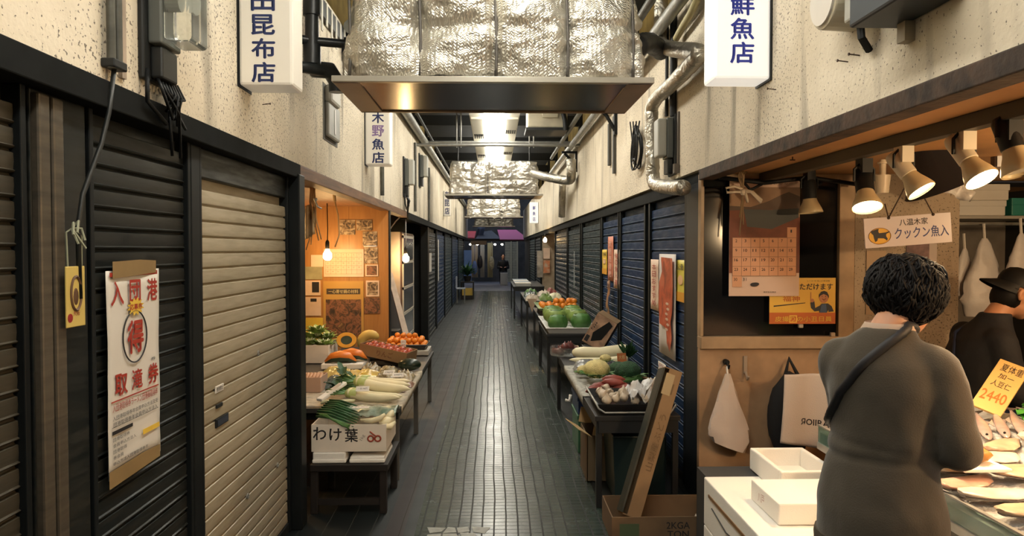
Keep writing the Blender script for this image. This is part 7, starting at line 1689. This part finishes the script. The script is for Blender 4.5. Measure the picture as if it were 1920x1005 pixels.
t = thing('stool', 'dark stool under the person at the alley end', 'stool', (.40, 31.2, 0)); b = MB(); b.cyl((.40, 31.2, .33), (.40, 31.2, .36), .17, n=18); b.build('seat', DWOOD, t)
for sx in (-1, 1):
    for sy in (-1, 1): b = MB(); b.cyl((.4 + sx * .11, 31.2 + sy * .11, 0), (.4 + sx * .10, 31.2 + sy * .10, .33), .016, n=8); b.build('leg', DWOOD, t)
# ------------------------------------------------------------------ far end of the alley
M_FB = mat('far_cream', (.50, .44, .33), .7, var=.2)
w = MB(); w.bx(-6, 6, 33.6, 33.7, 0, 4.1); struct(w, 'wall_end', mat('end_wall_dark', (.08, .075, .07), .8, var=.4, vs=2))
t = thing('slatted_shutter', 'pale grey-green slatted shutter at the alley end, right of the sitting person', 'shutter', (.95, 32.2, 0))
b = MB(); n = 24
for i in range(n): b.bx(.50, 1.02, 32.2, 32.24, .05 + i * .075, .05 + i * .075 + .062)
b.build('slats', mat('pale_slat', (.34, .35, .28), .5, var=.2), t)
b = MB(); b.bx(.75, .80, 32.15, 32.2, 0, 1.9); b.bx(1.02, 1.08, 32.15, 32.24, 0, 1.9); b.build('posts', mat('pale_post', (.4, .4, .3), .5), t)
b = MB(); b.bx(.60 - .33, .60 - .02, 30.1, 30.5, 0, .52); tag(b.build('counter_box', mat('white_cooler', (.62, .62, .62), .5), bevel=.015), 'pale grey counter box standing at the alley end', 'box')
for x0, x1, m, l, e in ((-1.0, -.72, mat('curtain_tan', (.50, .38, .24), .8), 'tan curtain at the alley end beside the blue sheet', 0), (-.60, -.42, mat('curtain_cream', (.55, .48, .36), .8), 'cream curtain at the alley end, middle of the lit stall', 0), (-.28, -.05, mat('curtain_yellow', (.52, .42, .2), .8), 'yellowish curtain at the alley end left of the sitting person', 0)):
    b = MB(); b.grid(lambda u, v: V((x0 + (x1 - x0) * u, 32.4 + .03 * math.sin(u * 18), .25 + 1.55 * v)), 16, 2); tag(b.build('hanging_curtain', m, smooth=180, solid=.01), l, 'curtain')
for x, z, m, l in ((-.62, .95, DWOOD, 'dark doll-like bundle hanging in the alley end stall, lower'), (-.1, .9, mat('netted_bag', (.4, .34, .2), .7, var=.6, vs=20), 'pale netted bundle hanging beside the sitting person'), (-.85, .7, mat('blue_bundle', (.1, .15, .3), .6), 'small blue bundle at the alley end stall')):
    b = MB(); b.ball((x, 31.9, z), (.12, .10, .30), 16, 10, fn=lambda d: 1 + .15 * fbm(d, 3)); b.cyl((x, 31.9, z + .28), (x, 31.9, 1.85), .01, n=6); tag(b.build('hanging_bundle', m, smooth=180), l, 'bundle')
# awnings and roofs over the end
def slab(pts, m, name, label, cat, th=.03):
    vs = [V(p) for p in pts]; n = len(vs); vs2 = [v + V((0, .0, -th)) for v in vs]
    b = MB(); b.add(vs + vs2, [tuple(range(n)), tuple(range(2 * n - 1, n - 1, -1))] + [(i, n + i, n + (i + 1) % n, (i + 1) % n) for i in range(n)]); return tag(b.build(name, m), label, cat)
M_MAG = mat('magenta_awning', (.62, .10, .24), .6); M_REDA = mat('red_awning', (.70, .03, .03), .6)
slab([(.15, 30.5, 2.34), (.95, 30.5, 2.34), (1.45, 29.6, 1.92), (.25, 29.6, 1.92)], M_MAG, 'awning', 'magenta awning over the alley end', 'awning')
slab([(-1.2, 30.4, 2.28), (-.75, 30.4, 2.28), (-.80, 29.7, 1.98), (-1.15, 29.7, 2.0)], M_REDA, 'awning', 'red awning at the alley end beside the blue banner', 'awning')
slab([(-.6, 30.8, 2.25), (-.1, 30.8, 2.32), (.3, 29.7, 1.95), (-.75, 29.7, 1.95)], mat('dark_roof', (.03, .03, .035), .6), 'small_roof', 'small dark roof between the red and magenta awnings', 'roof')
b = MB(); b.grid(lambda u, v: V((-.78 + .30 * u + .12 * v, 30.3 + .05 * math.sin(u * 8), 1.95 + .52 * v)), 8, 4); tag(b.build('cloth_banner', mat('blue_grey_banner', (.16, .19, .26), .7), smooth=180, solid=.01), 'slanting blue-grey banner beside the red awning', 'banner')
b = MB(); b.bx(-1.2, 1.4, 29.75, 29.8, 1.84, 1.93); tag(b.build('cross_beam', mat('beam_dim', (.10, .09, .08), .6)), 'dim beam carrying the awnings at the alley end', 'beam')
b = MB(); b.bx(-.95, -.30, 29.69, 29.752, 1.70, 1.86); tag(b.build('name_board', mat('board_peach', (.55, .38, .25), .6)), 'peach board under the beam at the alley end', 'board')
for i, x in enumerate((-1.0, -.70, .05, .35)):
    t = thing('lantern_lamp', ('small lit lamp at the alley end by the blue sheet', 'small lit lamp under the peach board', 'small lit lamp under the dark roof', 'small lit lamp by the magenta awning')[i], 'lamp', (x, 30.6, 1.7)); b = MB(); b.ball((x, 30.6, 1.72), (.05, .05, .035), 14, 8); b.build('shade', mat('end_lamp', (1, .9, .7), .4, emit=(1., .86, .62), es=45.), t, smooth=180)
    b = MB(); b.cyl((x, 30.6, 1.77), (x, 30.6, 1.86), .012, n=6); b.build('cord', BLACK, t)
b = MB(); b.bx(-1.05, -.78, 25.2, 25.25, .35, 1.48); tag(b.build('blue_sheet', mat('blue_sheet', (.06, .12, .30), .5), bevel=.004), 'blue sheet hung upright at the left end of the alley', 'sheet')
# potted plant on a yellow crate
t = thing('plant_stand', 'dark stand holding a yellow crate near the blue sheet', 'stand', (-.78, 21.8, 0)); b = MB(); b.bx(-1.0, -.60, 21.6, 22.0, .50, .54); b.build('stand_top', DWOOD, t)
for x in (-.98, -.62):
    for y in (21.63, 21.97): b = MB(); b.bx(x - .015, x + .015, y - .015, y + .015, 0, .50); b.build('leg', DWOOD, t)
b = MB(); b.bx(-.955, -.645, 21.66, 21.94, .12, .34); tag(b.build('yellow_crate', mat('yellow_crate', (.62, .42, .08), .5), bevel=.01), 'yellow crate on the dark stand far down the left side', 'crate')
b = MB(); b.bx(-.955, -.645, 21.66, 21.94, .0, .118); tag(b.build('crate_base', DWOOD), 'dark board under the yellow crate', 'board')
t = thing('potted_plant', 'dark leafy potted plant on the far left stand', 'plant', (-.80, 21.8, .54)); b = MB(); b.lathe([(.09, 0), (.12, .16), (.11, .16), (.10, .14), (.005, .13)], 18, Matrix.Translation((-.8, 21.8, .541))); b.build('pot', DWOOD, t, smooth=50)
b = MB(); random.seed(9)
for j in range(70): leaf(b, (-.8, 21.8, .70 + rnd(0, .15)), (rnd(-1, 1), rnd(-1, 1), rnd(.1, 1.6)), rnd(.15, .34), .035, curl=rnd(.1, .6))
b.build('foliage', M_LEAF, t, smooth=180)
t = thing('folding_chair', 'pale folding chair against the far left shutters', 'chair', (-.98, 20.2, 0)); b = MB(); b.bx(-1.04, -.80, 20.0, 20.35, .40, .43); b.build('seat', mat('pale_chair_seat', (.35, .38, .45), .5), t)
b = MB(); b.bx(-1.06, -1.03, 20.0, 20.35, .43, .75); b.build('backrest', mat('pale_chair_seat', (.35, .38, .45), .5), t)
for x in (-1.03, -.82):
    for y in (20.02, 20.33): b = MB(); b.cyl((x, y, 0), (x, y, .40), .012, n=8); b.build('leg', STEEL, t)
# far lit stall on the right
pf = aX(1022, 450, 1.12); 
bulb(pf.x, pf.y, pf.z, 1.86, 'bare lit bulb at the far stall on the right', BLACK)
for c0, c1, y, m, l in (((1007, 470), (1018, 520), 18.4, mat('stall_mural', (.4, .36, .3), .7, var=.5, vs=6), 'grey mural sheet in the far lit stall'), ((1019, 465), (1031, 485), 18.4, PINKP, 'pinkish sheet in the far lit stall'), ((1019, 488), (1031, 512), 18.38, picmat('stall_photo', [(.4, (.5, .4, .3)), (.6, (.6, .2, .08)), (.7, (.2, .1, .05))], 6, 1.), 'orange photo sheet in the far lit stall')):
    M, w_, h_ = poster('', '', '', c0, c1, y=y, side='F'); b = MB(); b.M = M; b.box((0, 0, 0), (w_, h_, .01)); tag(b.build('wall_sheet', m), l, 'paper')
# ------------------------------------------------------------------ light
for p, d, on in SPOTS:
    if not on: continue
    ld = bpy.data.lights.new('spot', 'SPOT'); ld.energy = 42; ld.color = (1., .70, .40); ld.spot_size = R(125); ld.spot_blend = .8; ld.shadow_soft_size = .05
    lo = bpy.data.objects.new('spot_light', ld); COL.objects.link(lo); lo.location = V(p) + d * .03; lo.rotation_euler = d.to_track_quat('-Z', 'Y').to_euler()
for x, y, z, e in ((2.3, 1.35, 1.66, 72.), (3.1, 2.6, 1.66, 22.)):   # unseen point lights added off to the side to brighten soffit and counter
    ld = bpy.data.lights.new('added_shop_fill', 'POINT'); ld.energy = e; ld.shadow_soft_size = .06; ld.color = (1., .68, .36)
    lo = bpy.data.objects.new('added_shop_fill', ld); COL.objects.link(lo); lo.location = (x, y, z)
ld = bpy.data.lights.new('roof_gap', 'AREA'); ld.shape = 'RECTANGLE'; ld.size = 4; ld.size_y = 3; ld.energy = 70; ld.color = (.62, .74, 1.)
lo = bpy.data.objects.new('roof_gap_daylight', ld); COL.objects.link(lo); lo.location = (0, 31, 4.6)   # daylight through the open roof at the far end
wd = bpy.data.worlds.new('world'); SC.world = wd; wd.use_nodes = True
bg = wd.node_tree.nodes['Background']; bg.inputs[0].default_value = (.25, .42, .50, 1); bg.inputs[1].default_value = .07
vs_ = SC.view_settings; SC.display_settings.display_device = 'sRGB'
vs_.view_transform = 'Standard'; vs_.look = 'None'; vs_.gamma = 1; vs_.use_curve_mapping = False; vs_.exposure = 0.0
SC.cycles.use_denoising = True; SC.cycles.max_bounces = 8
bpy.data.scenes.remove(TMP)
